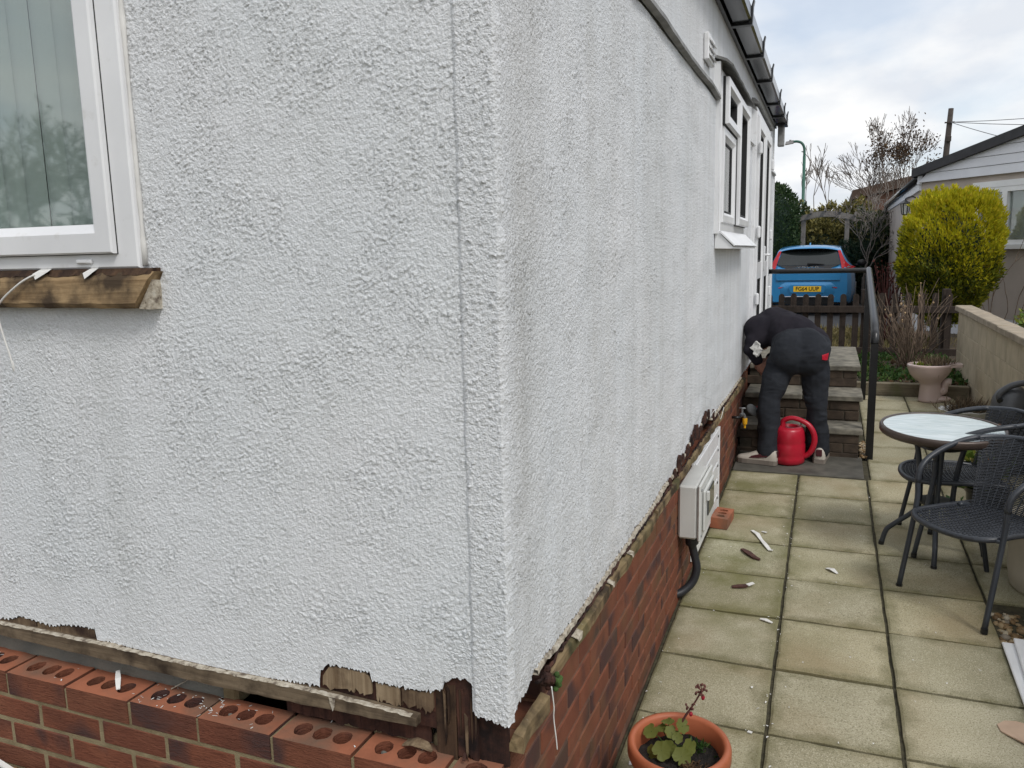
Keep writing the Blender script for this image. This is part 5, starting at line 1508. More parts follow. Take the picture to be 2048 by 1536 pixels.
# ------------------------------------------------------------------ woven chairs (local: x across, y backwards, origin between the front feet)
def make_chair(label):
    t = thing('garden_chair', label, 'chair', group='dark woven garden chairs')
    hw = 0.255
    for s in (-1, 1):
        arm = [(s * hw, 0, 0), (s * (hw - 0.004), 0.085, 0.41), (s * hw, 0.095, 0.53), (s * (hw + 0.004), 0.115, 0.60), (s * (hw + 0.012), 0.18, 0.65), (s * (hw + 0.014), 0.31, 0.695), (s * (hw + 0.004), 0.43, 0.715), (s * (hw - 0.05), 0.535, 0.72), (s * (hw - 0.13), 0.585, 0.72), (0, 0.605, 0.72)]
        b = MB(); b.tube(bez(arm, 5), 0.0125, 8); b.build('arm_tube', 'steel_grey', t, smooth=True)
        b = MB(); pp = bez(arm, 5)[10:32]; b.tube(pp, 0.0145, 8)
        b.build('arm_wrap', 'rattan', t, smooth=True)
        rear = [(s * 0.205, 0.30, 0.405), (s * 0.212, 0.40, 0.37), (s * 0.225, 0.47, 0.22), (s * 0.235, 0.525, 0.0)]
        b = MB(); b.tube(bez(rear, 5), 0.0125, 8); b.build('rear_leg', 'steel_grey', t, smooth=True)
        b = MB(); b.tube([(s * hw, 0.002, -0.004), (s * hw, 0.004, 0.02)], 0.015, 8); b.build('foot_cap', 'black_plastic', t)
        b = MB(); b.tube([(s * (hw - 0.004), 0.082, 0.398), (s * 0.20, 0.06, 0.40)], 0.010, 6); b.build('bracket', 'steel_grey', t)
    # seat: frame loop and woven sheet
    def seat_pt(u, v):
        """u -1..1 across, v 0 front .. 1 back"""
        w = 0.222 + 0.012 * v
        x = u * w * (1 - 0.10 * max(0, 0.12 - v) / 0.12)
        y = 0.015 + 0.43 * v - 0.045 * (1 - u * u) * (1 - v)
        z = 0.412 - 0.020 * v - 0.018 * (1 - u * u) * math.sin(math.pi * min(1, v + 0.1)) - 0.012 * (1 - v) ** 6
        return (x, y, z)
    loop = [seat_pt(-1, v) for v in (1, 0.7, 0.4, 0.1)] + [seat_pt(u, 0.0) for u in (-0.8, -0.4, 0, 0.4, 0.8)] + [seat_pt(1, v) for v in (0.1, 0.4, 0.7, 1)]
    b = MB(); b.tube(bez(loop, 4), 0.0135, 8); b.build('seat_frame', 'rattan', t, smooth=True)
    def weave(name, fn, nu, nv, th):
        """over-under strips: nu warp cords, nv weft cords"""
        b = MB()
        for j in range(nv):
            v = (j + 0.5) / nv; pts = []
            for i in range(nu * 2 + 1):
                u = -1 + 2 * i / (nu * 2); p = Vector(fn(u, v)); n_ = fn(u, v + 0.01); 
                off = th * (1 if (i + j) % 2 else -1) * (0.9 if i % 2 else 0.0)
                pts.append((p, off))
            P = [p for p, _ in pts]
            t0 = Vector(fn(0, min(1, v + 0.02))) - Vector(fn(0, v)); x0 = Vector((1, 0, 0)); nn = x0.cross(t0).normalized()
            b.tube([p + nn * o_ for p, o_ in pts], 0.0030, 4, cap=False)
        o = b.build(name, 'rattan', t, smooth=True, fix=False)
        b = MB()
        for i in range(nu):
            u = -1 + 2 * (i + 0.5) / nu
            b.tube([fn(u, v / 8) for v in range(9)], 0.0042, 4, cap=False)
        b.build('warp_cords', 'rattan', o, smooth=True, fix=False)
        return o
    weave('seat_weave', seat_pt, 16, 48, 0.003)
    def back_pt(u, v):
        """v 0 seat .. 1 top rail"""
        ang = u * 1.12
        r_ = 0.235 + 0.010 * v
        x = r_ * math.sin(ang) * (0.93 + 0.13 * v)
        y = 0.40 + 0.19 * (math.cos(ang) - 0.436) / 0.564 * (0.4 + 0.6 * v) + 0.045 * v - 0.005
        if v < 0.999: pass
        return (x, y - 0.03 * (1 - v), 0.395 + 0.325 * v)
    weave('back_weave', back_pt, 16, 44, 0.003)
    return t
def copy_tree(o, parent=None):
    c = o.copy(); C.objects.link(c); c.parent = parent
    for ch in list(o.children): copy_tree(ch, c)
    return c
chA = make_chair('dark woven chair with open seat towards the camera beside the gravel bed')
fl = Vector((0.992, 2.714)); frr = Vector((1.300, 2.308)); mid = (fl + frr) / 2
across = (frr - fl).normalized()
chA.location = (mid.x, mid.y, gz(mid.x, mid.y)); chA.rotation_euler = (SLOPE * 0.8, 0.0, math.atan2(across.y, across.x))
chB = copy_tree(chA)
chB['label'] = 'dark woven chair tucked in behind the round bistro table'
mid2 = Vector((1.20, 3.345)); ang2 = R(-86)
ac2 = Vector((math.cos(ang2), math.sin(ang2)))
m2 = Vector((1.054, 3.608)) + ac2 * 0.255
chB.location = (m2.x, m2.y, gz(m2.x, m2.y)); chB.rotation_euler = (SLOPE * 0.8, 0, ang2)

# ------------------------------------------------------------------ terracotta pot with a geranium
px_, py_ = 0.245, 0.745
pz = gz(px_, py_) + 0.002
pot = thing('plant_pot', 'round terracotta plant pot standing on the nearest slabs', 'plant pot', (px_, py_, pz), 0, None, (SLOPE, 0))
b = MB(); b.lathe([(0.0, 0.0), (0.098, 0.0), (0.104, 0.01), (0.132, 0.225), (0.134, 0.232), (0.148, 0.236), (0.1535, 0.250), (0.1535, 0.278), (0.149, 0.289), (0.138, 0.291), (0.130, 0.283), (0.127, 0.235), (0.122, 0.19), (0.10, 0.02), (0, 0.02)], 56); b.build('pot', 'terracotta', pot, smooth=True)
b = MB()
nr, na = 9, 30
vs = [(0, 0, 0.232)]; fs = []
for i in range(1, nr + 1):
    for k in range(na):
        r_ = 0.1245 * i / nr; a = 2 * math.pi * k / na
        vs.append((r_ * math.cos(a), r_ * math.sin(a), 0.228 + random.uniform(-0.007, 0.007)))
for k in range(na): fs.append((0, 1 + k, 1 + (k + 1) % na))
for i in range(nr - 1):
    for k in range(na): fs.append((1 + i * na + k, 1 + (i + 1) * na + k, 1 + (i + 1) * na + (k + 1) % na, 1 + i * na + (k + 1) % na))
b.add(vs, fs); b.build('soil', 'soil', pot)
ger = thing('geranium', 'small geranium with one dead flower stalk growing in the terracotta pot', 'plant', (px_, py_, pz + 0.225), 0, None, (SLOPE, 0))
g = random.Random(4)
def gleaf(base, c, r_, nrm, lobes=7, cup=0.25):
    """round lobed leaf at c facing nrm, stalk from base"""
    n_ = Vector(nrm).normalized(); a1 = n_.orthogonal().normalized(); a2 = n_.cross(a1)
    b = MB(); vs = [Vector(c)]; m_ = lobes * 5
    for k in range(m_):
        a = 2 * math.pi * k / m_; rr = r_ * (0.94 + 0.06 * math.cos(lobes * a) + g.uniform(-0.02, 0.02)) * (0.5 if k == 0 else 0.8 if k in (1, m_ - 1) else 1)
        vs.append(Vector(c) + a1 * rr * math.cos(a) + a2 * rr * math.sin(a) + n_ * (cup * r_ + g.uniform(-0.1, 0.1) * r_) * (0.6 + 0.4 * math.cos(2 * a)))
    b.add(vs, [(0, 1 + k, 1 + (k + 1) % m_) for k in range(m_)])
    o = b.build('leaf', 'leaf_geranium', ger, smooth=True, fix=False)
    b = MB(); b.tube(bez([base, (Vector(base) + Vector(c)) / 2 + Vector((0, 0, 0.012)), c], 3), 0.0016, 5); b.build('stalk', 'leaf_weed', o, smooth=True, fix=False)
root = (-0.035, 0.02, 0.0)
for (x, y, z, r_, n_) in ((-0.092, 0.03, 0.052, 0.026, (-0.3, -0.5, 0.9)), (-0.048, -0.03, 0.036, 0.030, (0, -0.85, 0.6)), (-0.03, 0.03, 0.062, 0.022, (0.3, -0.5, 0.8)),
                          (0.0, 0.05, 0.078, 0.024, (0.6, -0.6, 0.6)), (-0.01, 0.02, 0.055, 0.018, (0.2, -0.8, 0.5)), (0.012, -0.03, 0.030, 0.030, (0.3, -0.7, 0.5)), (0.028, 0.01, 0.040, 0.026, (0.7, -0.5, 0.4)),
                          (-0.045, 0.06, 0.075, 0.022, (-0.2, 0.1, 1)), (-0.075, -0.02, 0.018, 0.024, (-0.5, -0.7, 0.2)), (-0.06, 0.045, 0.06, 0.02, (-0.3, -0.2, 1)), (-0.03, 0.0, 0.03, 0.024, (0, -0.8, 0.4))):
    gleaf(root, (x, y, z), r_, n_)
b = MB(); b.tube(bez([(-0.02, 0.045, 0.02), (0.0, 0.06, 0.09), (0.03, 0.08, 0.14), (0.048, 0.09, 0.175)], 5), [0.0035] * 8 + [0.0026] * 8, 6); b.build('flower_stalk', 'twig_red', ger, smooth=True)
for (cx, cy, cz, k) in ((0.05, 0.092, 0.182, 26), (0.018, 0.072, 0.128, 9)):
    b = MB()
    for i in range(k):
        d = Vector((g.uniform(-1, 1), g.uniform(-1, 1), g.uniform(-1, 1))).normalized(); L = g.uniform(0.008, 0.022)
        c = Vector((cx, cy, cz)) + d * L
        b.tube([(cx, cy, cz), c], 0.0008, 4); b.ellipsoid(c, (0.0035, 0.0035, 0.005), 6, 4)
    b.build('dead_flower', 'flower_dry', ger, fix=False)
b = MB(); b.ellipsoid((0.056, 0.088, 0.163), (0.006, 0.006, 0.010), 8, 6); b.ellipsoid((0.022, 0.074, 0.108), (0.006, 0.006, 0.008), 8, 6); b.build('petal', 'petal_red', ger, smooth=True)
b = MB()
for i in range(60):
    a = g.uniform(0, 6.28); r_ = g.uniform(0, 0.042); x = 0.055 + r_ * math.cos(a); y = -0.055 + r_ * math.sin(a); L = g.uniform(0.01, 0.03); t_ = g.uniform(0, 6.28)
    b.tube([(x, y, 0.006 + g.uniform(0, 0.01)), (x + L * 0.5 * math.cos(t_), y + L * 0.5 * math.sin(t_), 0.012 + g.uniform(0, 0.012)), (x + L * math.cos(t_), y + L * math.sin(t_), 0.006 + g.uniform(0, 0.012))], g.uniform(0.0008, 0.0028), 4)
b.build('dead_leaves', 'leaf_brown', ger, fix=False)
gg_ = np.random.default_rng(3)
P = np.stack([gg_.normal(0.05, 0.014, 70), gg_.normal(0.055, 0.012, 70), gg_.uniform(0.006, 0.02, 70)], 1)
V, F = leaf_cloud(P, np.tile([0.1, 0, 0.5], (70, 1)), 0.022, gg_, 0.35, 0.8)
sd = leaf_obj('weed_seedling', V, F, 'leaf_weed'); sd.location = (px_, py_, pz + 0.225); tag(sd, 'tiny green weed sprouting at the right side of the terracotta pot', 'plant')

# ------------------------------------------------------------------ boards and cardboard at the right edge
def board(label, cx, cy, w, l, rz, z, t):
    b = MB(); b.box(-w / 2, w / 2, -l / 2, l / 2, 0, t, 0.003); o = b.build('white_board', 'white_plastic'); o.location = (cx, cy, gz(cx, cy) + z); o.rotation_euler = (SLOPE, 0, rz); tag(o, label, 'board', 'white boards on the gravel'); return o
board('lower white plastic board lying half over the gravel bed', 1.482, 1.86, 0.27, 0.72, R(-1), 0.006, 0.012)
board('upper white plastic board lying on top of another board', 1.515, 1.90, 0.27, 0.66, R(-3), 0.0235, 0.012)
b = MB()
vs = [(1.235, 1.60), (1.262, 1.625), (1.30, 1.628), (1.38, 1.618), (1.42, 1.56), (1.39, 1.49), (1.30, 1.50), (1.262, 1.535), (1.24, 1.56)]
b.add([(x, y, gz(x, y) + 0.003 + 0.004 * math.sin(x * 40)) for x, y in vs] + [(x, y, gz(x, y) + 0.008 + 0.004 * math.sin(x * 40)) for x, y in vs], [tuple(range(9)), tuple(range(17, 8, -1))] + [(i, (i + 1) % 9, (i + 1) % 9 + 9, i + 9) for i in range(9)])
o = b.build('cardboard_piece', 'card_brown'); tag(o, 'torn pale brown piece of board lying on the slab at the right', 'cardboard')

# ------------------------------------------------------------------ watering can
wx, wy = 0.388, 4.725
can = thing('watering_can', 'red plastic watering can standing between the feet of the person', 'watering can', (wx, wy, gz(wx, wy) + 0.012), R(-8))
can.scale = (1.08, 1.08, 0.93)
b = MB(); b.lathe([(0, 0), (0.088, 0.0), (0.098, 0.012), (0.100, 0.05), (0.097, 0.07), (0.100, 0.085), (0.098, 0.155), (0.094, 0.17), (0.097, 0.185), (0.090, 0.27), (0.080, 0.292), (0.052, 0.298), (0.050, 0.29), (0.046, 0.27), (0, 0.268)], 32, -0.008, 0, 1.08, 1.25); b.build('body', 'red_plastic', can, smooth=True)
hp = [(-0.055, 0.0, 0.280), (-0.05, 0, 0.335), (0.0, 0, 0.362), (0.06, 0, 0.352), (0.118, 0, 0.315), (0.152, 0, 0.25), (0.158, 0, 0.18), (0.138, 0, 0.105), (0.105, 0, 0.062), (0.080, 0, 0.052)]
b = MB(); b.tube(bez(hp, 5), 0.0195, 10); b.build('handle', 'red_plastic', can, smooth=True)
b = MB(); b.tube(bez([(-0.06, 0.05, 0.06), (-0.13, 0.10, 0.13), (-0.20, 0.14, 0.27), (-0.25, 0.17, 0.36)], 5), [0.032] * 5 + [0.022] * 11, 10); b.build('spout', 'red_plastic', can, smooth=True)
b = MB(); b.lathe([(0.0, -0.01), (0.022, -0.01), (0.04, 0.03), (0.04, 0.036), (0, 0.036)], 16); r_ = b.build('rose', 'red_dark', can, auto=40); r_.location = (-0.25, 0.17, 0.36); r_.rotation_euler = (R(-25), R(-40), 0)
b = MB(); b.lathe([(0.0, 0.2755), (0.044, 0.2755), (0.044, 0.279), (0.0, 0.279)], 20, 0, 0, 0.95, 1.25); b.build('opening', 'red_dark', can)

# ------------------------------------------------------------------ toilet bowl planter
tz = gz(1.6, 7.16)
wc = thing('toilet_bowl', 'pale pink ceramic toilet bowl used as a planter', 'planter', (1.575, 7.17, tz), R(4))
def loft(rings, close=True):
    b = MB(); n = len(rings[0]); vs = [p for r_ in rings for p in r_]; fs = []
    for i in range(len(rings) - 1):
        for k in range(n): fs.append((i * n + k, i * n + (k + 1) % n, (i + 1) * n + (k + 1) % n, (i + 1) * n + k))
    b.add(vs, fs); b.add(rings[0], [tuple(range(n))][:1]) if close else None
    return b
def egg(cx, rx, ry, z, n=28, back=0.0):
    out = []
    for k in range(n):
        a = 2 * math.pi * k / n; x = math.cos(a); y = math.sin(a)
        out.append((cx + x * rx * (1 + (back if x > 0 else 0)), y * ry * (1 - 0.12 * x), z))
    return out
rings = [egg(0.005, 0.112, 0.095, 0.0), egg(0.005, 0.108, 0.092, 0.02), egg(0.0, 0.100, 0.085, 0.08), egg(-0.003, 0.093, 0.082, 0.16), egg(-0.008, 0.10, 0.09, 0.19), egg(-0.018, 0.135, 0.125, 0.225), egg(-0.02, 0.172, 0.155, 0.27), egg(-0.02, 0.192, 0.168, 0.315), egg(-0.018, 0.202, 0.178, 0.345), egg(-0.015, 0.205, 0.182, 0.362), egg(-0.015, 0.196, 0.173, 0.370), egg(-0.015, 0.165, 0.145, 0.368), egg(-0.015, 0.155, 0.135, 0.345), egg(-0.015, 0.14, 0.12, 0.30)]
b = loft(rings); b.build('bowl', 'ceramic_pink', wc, smooth=True)
b = MB(); b.add([(0.14, -0.095, 0.345), (0.245, -0.09, 0.352), (0.262, -0.05, 0.354), (0.262, 0.05, 0.354), (0.245, 0.09, 0.352), (0.14, 0.095, 0.345), (0.14, -0.095, 0.371), (0.245, -0.09, 0.376), (0.262, -0.05, 0.378), (0.262, 0.05, 0.378), (0.245, 0.09, 0.376), (0.14, 0.095, 0.371)], [tuple(range(6)), tuple(range(11, 5, -1))] + [(i, (i + 1) % 6, (i + 1) % 6 + 6, i + 6) for i in range(6)]); b.build('shelf', 'ceramic_pink', wc)
b = MB(); b.tube(bez([(0.05, 0, 0.12), (0.10, 0, 0.10), (0.120, 0, 0.13), (0.125, 0, 0.17), (0.145, 0, 0.195), (0.175, 0, 0.195)], 4), [0.040] * 8 + [0.034] * 13, 12); b.build('outlet', 'ceramic_pink', wc, smooth=True)
b = MB(); b.ellipsoid((0.09, 0, 0.028), (0.10, 0.075, 0.03), 16, 8); b.build('foot', 'ceramic_pink', wc, smooth=True)
b = MB(); b.add([*egg(-0.015, 0.150, 0.13, 0.335), (-0.015, 0, 0.35)], [(i, (i + 1) % 28, 28) for i in range(28)]); b.build('soil', 'soil', wc)
gg_ = np.random.default_rng(9)
def tuft(name, label, c, n, spread, L, mat, up=1.0, jit=0.5, aspect=0.06, cat='plant'):
    P = np.stack([gg_.normal(c[0], spread[0], n), gg_.normal(c[1], spread[1], n), np.full(n, c[2])], 1)
    V, F = leaf_cloud(P, np.tile([0, 0, up], (n, 1)), L, gg_, aspect, jit)
    o = leaf_obj(name, V, F, mat); tag(o, label, cat); return o
tuft('dry_plant', 'wispy dry brown plant growing in the pink toilet bowl', (1.60, 7.17, tz + 0.34), 420, (0.065, 0.05), 0.115, 'dry_stem', 1.0, 0.5)
tuft('leafy_plant', 'small yellow-green plant at the left rim of the toilet bowl', (1.485, 7.13, tz + 0.35), 90, (0.035, 0.03), 0.045, 'leaf_fresh', 0.8, 0.7, 0.5)

# ------------------------------------------------------------------ oval planter, grey garden machine, cream pot, potted plant
oz = gz(1.76, 6.2)
ov = thing('oval_planter', 'wide white scalloped planter behind the far chair', 'planter', (1.755, 6.15, oz), 0)
def scal(rx, ry, z, n=48, amp=0.0): return [(rx * math.cos(2 * math.pi * k / n) * (1 + amp * math.cos(12 * 2 * math.pi * k / n)), ry * math.sin(2 * math.pi * k / n) * (1 + amp * math.cos(12 * 2 * math.pi * k / n)), z + amp * 0.25 * math.cos(12 * 2 * math.pi * k / n)) for k in range(n)]
b = loft([scal(0.13, 0.10, 0), scal(0.14, 0.11, 0.04), scal(0.18, 0.14, 0.10), scal(0.205, 0.165, 0.135, 48, 0.012), scal(0.222, 0.18, 0.150, 48, 0.02), scal(0.222, 0.18, 0.158, 48, 0.02), scal(0.19, 0.15, 0.145), scal(0.17, 0.13, 0.11)]); b.build('bowl', 'ceramic_white', ov, smooth=True)
b = MB(); b.add([*scal(0.18, 0.14, 0.128), (0, 0, 0.138)], [(i, (i + 1) % 48, 48) for i in range(48)]); b.build('soil', 'soil', ov)
tuft('dry_plant', 'wispy dry plant in the wide white planter', (1.755, 6.15, oz + 0.13), 700, (0.08, 0.05), 0.13, 'dry_stem', 0.8, 0.7)

mz = gz(1.72, 5.0)
mach = thing('garden_machine', 'rounded dark grey plastic garden machine with orange clips behind the far chair', 'garden machine', (1.83, 4.95, mz))
def rr_(rx, ry, z, cx=0, n=24, p=3.0): return [(cx + rx * math.copysign(abs(math.cos(2 * math.pi * k / n)) ** (2 / p), math.cos(2 * math.pi * k / n)), ry * math.copysign(abs(math.sin(2 * math.pi * k / n)) ** (2 / p), math.sin(2 * math.pi * k / n)), z) for k in range(n)]
b = loft([rr_(0.105, 0.17, 0.02), rr_(0.115, 0.185, 0.05), rr_(0.115, 0.185, 0.30), rr_(0.112, 0.18, 0.42), rr_(0.10, 0.165, 0.50), rr_(0.085, 0.14, 0.55, 0.01), rr_(0.055, 0.10, 0.585, 0.02), rr_(0.02, 0.04, 0.595, 0.025)]); b.build('body', 'grey_plastic', mach, smooth=True)
b = MB(); b.tube(bez([(-0.075, -0.10, 0.50), (-0.082, -0.10, 0.55), (-0.02, -0.10, 0.61), (0.07, -0.10, 0.635), (0.10, -0.10, 0.60)], 5), 0.022, 10); b.build('carry_handle', 'grey_plastic', mach, smooth=True)
b = MB(); b.tube([(-0.085, -0.135, 0.51), (-0.075, -0.10, 0.52)], 0.018, 12); b.build('socket', 'black_plastic', mach)
for (x, z) in ((-0.09, 0.325), (0.07, 0.33)):
    b = MB(); b.box(x - 0.03, x + 0.03, -0.215, -0.185, z - 0.045, z + 0.035, 0.008); b.build('clip', 'orange_plastic', mach)
b = MB(); b.box(-0.13, -0.11, -0.12, -0.09, 0.05, 0.22, 0.006); b.build('side_clip', 'orange_plastic', mach)
for z in (0.40, 0.25):
    b = MB(); b.lathe([(0.0, 0), (0.05, 0), (0.055, 0.006), (0.04, 0.012), (0, 0.012)], 20); o = b.build('round_boss', 'grey_plastic', mach, smooth=True); o.location = (0.0, -0.182, z); o.rotation_euler = (R(90), 0, 0)
b = MB(); b.box(-0.10, 0.10, -0.15, 0.15, 0, 0.03, 0.006); b.build('base', 'black_plastic', mach)

cz_ = gz(1.68, 2.85)
cp = thing('cream_pot', 'large round cream pot behind the near chair', 'plant pot', (1.685, 2.86, cz_))
b = MB(); b.lathe([(0, 0), (0.175, 0.0), (0.192, 0.02), (0.205, 0.10), (0.208, 0.30), (0.215, 0.33), (0.225, 0.335), (0.225, 0.365), (0.205, 0.368), (0.195, 0.34), (0.19, 0.3), (0, 0.3)], 40); b.build('pot', 'cream_pot', cp, smooth=True)
b = MB(); b.lathe([(0, 0.318), (0.1935, 0.318)], 30); b.build('soil', 'soil', cp)
bz = gz(1.52, 3.74)
bp = thing('black_pot', 'small black plastic pot behind the back of the near chair', 'plant pot', (1.52, 3.74, bz))
b = MB(); b.lathe([(0, 0), (0.085, 0), (0.11, 0.20), (0.118, 0.20), (0.118, 0.225), (0.105, 0.225), (0.10, 0.19), (0, 0.19)], 28); b.build('pot', 'black_plastic', bp, auto=40)
P = []
for i in range(16):
    a = gg_.uniform(0, 6.28); L = gg_.uniform(0.12, 0.34); dx, dy = 0.14 * math.cos(a), 0.14 * math.sin(a)
    for k in range(13):
        t = gg_.uniform(0.15, 1); P.append((1.495 + dx * t + gg_.normal(0, 0.02), 3.72 + dy * t + gg_.normal(0, 0.02), bz + 0.19 + L * t - 0.10 * t * t * (L < 0.2)))
P = np.array(P); V, F = leaf_cloud(P, np.tile([-0.1, -0.4, 0.5], (len(P), 1)), 0.055, gg_, 0.7, 0.6)
pl = thing('leafy_pot_plant', 'bright green leafy plant growing in the small black pot', 'plant', (0, 0, 0))
leaf_obj('foliage', V, F, 'leaf_fresh', pl)
b = MB()
for i in range(10):
    a = gg_.uniform(0, 6.28); b.tube(bez([(1.52, 3.74, bz + 0.19), (1.52 + 0.05 * math.cos(a), 3.74 + 0.05 * math.sin(a), bz + 0.32), (1.50 + 0.12 * math.cos(a), 3.72 + 0.12 * math.sin(a), bz + 0.42)], 3), 0.003, 5)
b.build('stems', 'leaf_weed', pl)
P = np.stack([gg_.normal(1.42, 0.05, 60), gg_.normal(4.0, 0.07, 60), np.zeros(60)], 1); P[:, 2] = [gz(x, y) + 0.004 for x, y in P[:, :2]]
V, F = leaf_cloud(P, np.tile([0, 0, 0.4], (60, 1)), 0.05, gg_, 0.5, 0.7)
o = leaf_obj('paving_weed', V, F, 'leaf_weed'); tag(o, 'small green weed growing in the paving beneath the table', 'plant')
# ------------------------------------------------------------------ person bending over the steps
def capsule(b, p0, p1, r0, r1, n=14):
    p0 = Vector(p0); p1 = Vector(p1)
    d = p1 - p0; L = max(d.length, 1e-6); d = d / L
    ref = Vector((0, 0, 1)) if abs(d.z) < 0.9 else Vector((1, 0, 0))
    a = (ref - d * ref.dot(d)).normalized(); c = d.cross(a)
    rows = []
    for k in range(1, 6): t = math.pi / 2 * k / 5; rows.append((p0 - d * r0 * math.cos(t), r0 * math.sin(t)))
    for k in range(0, 5): t = math.pi / 2 * k / 5; rows.append((p1 + d * r1 * math.sin(t), r1 * math.cos(t)))
    vs = [p0 - d * r0]; fs = []
    for (q, r_) in rows:
        for k in range(n): vs.append(q + (a * math.cos(2 * math.pi * k / n) + c * math.sin(2 * math.pi * k / n)) * r_)
    vs.append(p1 + d * r1)
    m_ = len(rows)
    for k in range(n): fs.append((0, 1 + (k + 1) % n, 1 + k))
    for i in range(m_ - 1):
        for k in range(n): fs.append((1 + i * n + k, 1 + i * n + (k + 1) % n, 1 + (i + 1) * n + (k + 1) % n, 1 + (i + 1) * n + k))
    for k in range(n): fs.append((1 + (m_ - 1) * n + k, 1 + (m_ - 1) * n + (k + 1) % n, len(vs) - 1))
    b.add(vs, fs)
def fuse(b, name, mat, parent, voxel, smooth=6, folds=None):
    o = b.build(name, mat, parent, fix=False)
    m_ = o.modifiers.new('union', 'REMESH'); m_.mode = 'VOXEL'; m_.voxel_size = voxel; m_.use_smooth_shade = True
    if smooth:
        s_ = o.modifiers.new('soften', 'SMOOTH'); s_.factor = 0.5; s_.iterations = smooth
    if folds:
        for i, (sc, st) in enumerate(folds):
            tx_ = bpy.data.textures.new(name + '_folds', 'CLOUDS'); tx_.noise_scale = sc; tx_.noise_depth = 1
            d_ = o.modifiers.new('folds', 'DISPLACE'); d_.texture = tx_; d_.strength = st; d_.mid_level = 0.5; d_.texture_coords = 'GLOBAL'
    return o
G0 = gz(0.4, 4.7) + 0.012
person = thing('person', 'person in dark jacket and navy joggers bending down at the foot of the steps', 'person')
# joints
LA, LK, LH = (0.235, 4.65, 0.10), (0.225, 4.70, 0.45), (0.325, 4.80, 0.80)
RA, RK, RH = (0.585, 4.82, 0.10), (0.560, 4.80, 0.45), (0.520, 4.82, 0.80)
PEL = (0.425, 4.80, 0.86); WST = (0.365, 4.93, 0.955); CH = (0.245, 5.10, 1.005); NK = (0.16, 5.27, 0.985)
LS, LE, LHd = (0.125, 5.02, 0.985), (0.062, 4.93, 0.845), (0.125, 4.975, 0.735)
RS, RE, RHd = (0.33, 5.27, 0.99), (0.30, 5.33, 0.80), (0.19, 5.17, 0.735)
HD = (0.115, 5.40, 0.925)
b = MB()
capsule(b, PEL, WST, 0.135, 0.12); capsule(b, WST, CH, 0.12, 0.14); capsule(b, CH, NK, 0.12, 0.06); capsule(b, NK, HD, 0.055, 0.06)
b.ellipsoid((HD[0], HD[1] + 0.02, HD[2] - 0.03), (0.075, 0.095, 0.115), 18, 14)
b.ellipsoid((HD[0] - 0.01, HD[1] - 0.01, HD[2] - 0.135), (0.012, 0.016, 0.02), 8, 6)          # nose, face turned to the ground
for s in (-1, 1):
    b.ellipsoid((HD[0] + s * 0.077, HD[1] + 0.01, HD[2] - 0.03), (0.010, 0.020, 0.030), 8, 6)    # ears
    b.ellipsoid((HD[0] + s * 0.03, HD[1] + 0.05, HD[2] - 0.128), (0.012, 0.014, 0.012), 8, 6)
b.ellipsoid((HD[0], HD[1] - 0.05, HD[2] - 0.125), (0.026, 0.010, 0.012), 8, 6)                  # mouth
for (S, E_, H_) in ((LS, LE, LHd), (RS, RE, RHd)):
    capsule(b, S, E_, 0.058, 0.046); capsule(b, E_, H_, 0.045, 0.030)
    h = Vector(H_); e = Vector(E_); d = (h - e).normalized(); sdv = d.cross(Vector((0, 1, 0))).normalized(); up = sdv.cross(d)
    capsule(b, h + d * 0.01, h + d * 0.07, 0.030, 0.034)
    capsule(b, h + d * 0.055 + sdv * 0.022, h + d * 0.055 - sdv * 0.022, 0.02, 0.02)
    for k, (o_, L) in enumerate(((-0.028, 0.058), (-0.009, 0.07), (0.010, 0.066), (0.028, 0.05))):
        p0 = h + d * 0.08 + sdv * o_; p1 = p0 + d * L * 0.5 + up * 0.008; p2 = p1 + d * L * 0.35 + up * 0.026
        capsule(b, p0, p1, 0.0095, 0.009, 8); capsule(b, p1, p2, 0.009, 0.0075, 8)
    p0 = h + d * 0.025 + sdv * 0.03; p1 = p0 + d * 0.03 + sdv * 0.025 + up * 0.012; p2 = p1 + d * 0.03 + up * 0.012
    capsule(b, p0, p1, 0.013, 0.011, 8); capsule(b, p1, p2, 0.011, 0.009, 8)
for (H_, K_, A_) in ((LH, LK, LA), (RH, RK, RA)):
    capsule(b, H_, K_, 0.085, 0.058); capsule(b, K_, A_, 0.055, 0.042)
    capsule(b, A_, (A_[0], A_[1] - 0.01, 0.06), 0.04, 0.038)
fuse(b, 'body', 'skin', person, 0.0055, 3)
b = MB(); b.ellipsoid((HD[0], HD[1] + 0.012, HD[2] - 0.012), (0.083, 0.103, 0.112), 18, 12); hair = b.build('hair', 'hair', person, smooth=True)
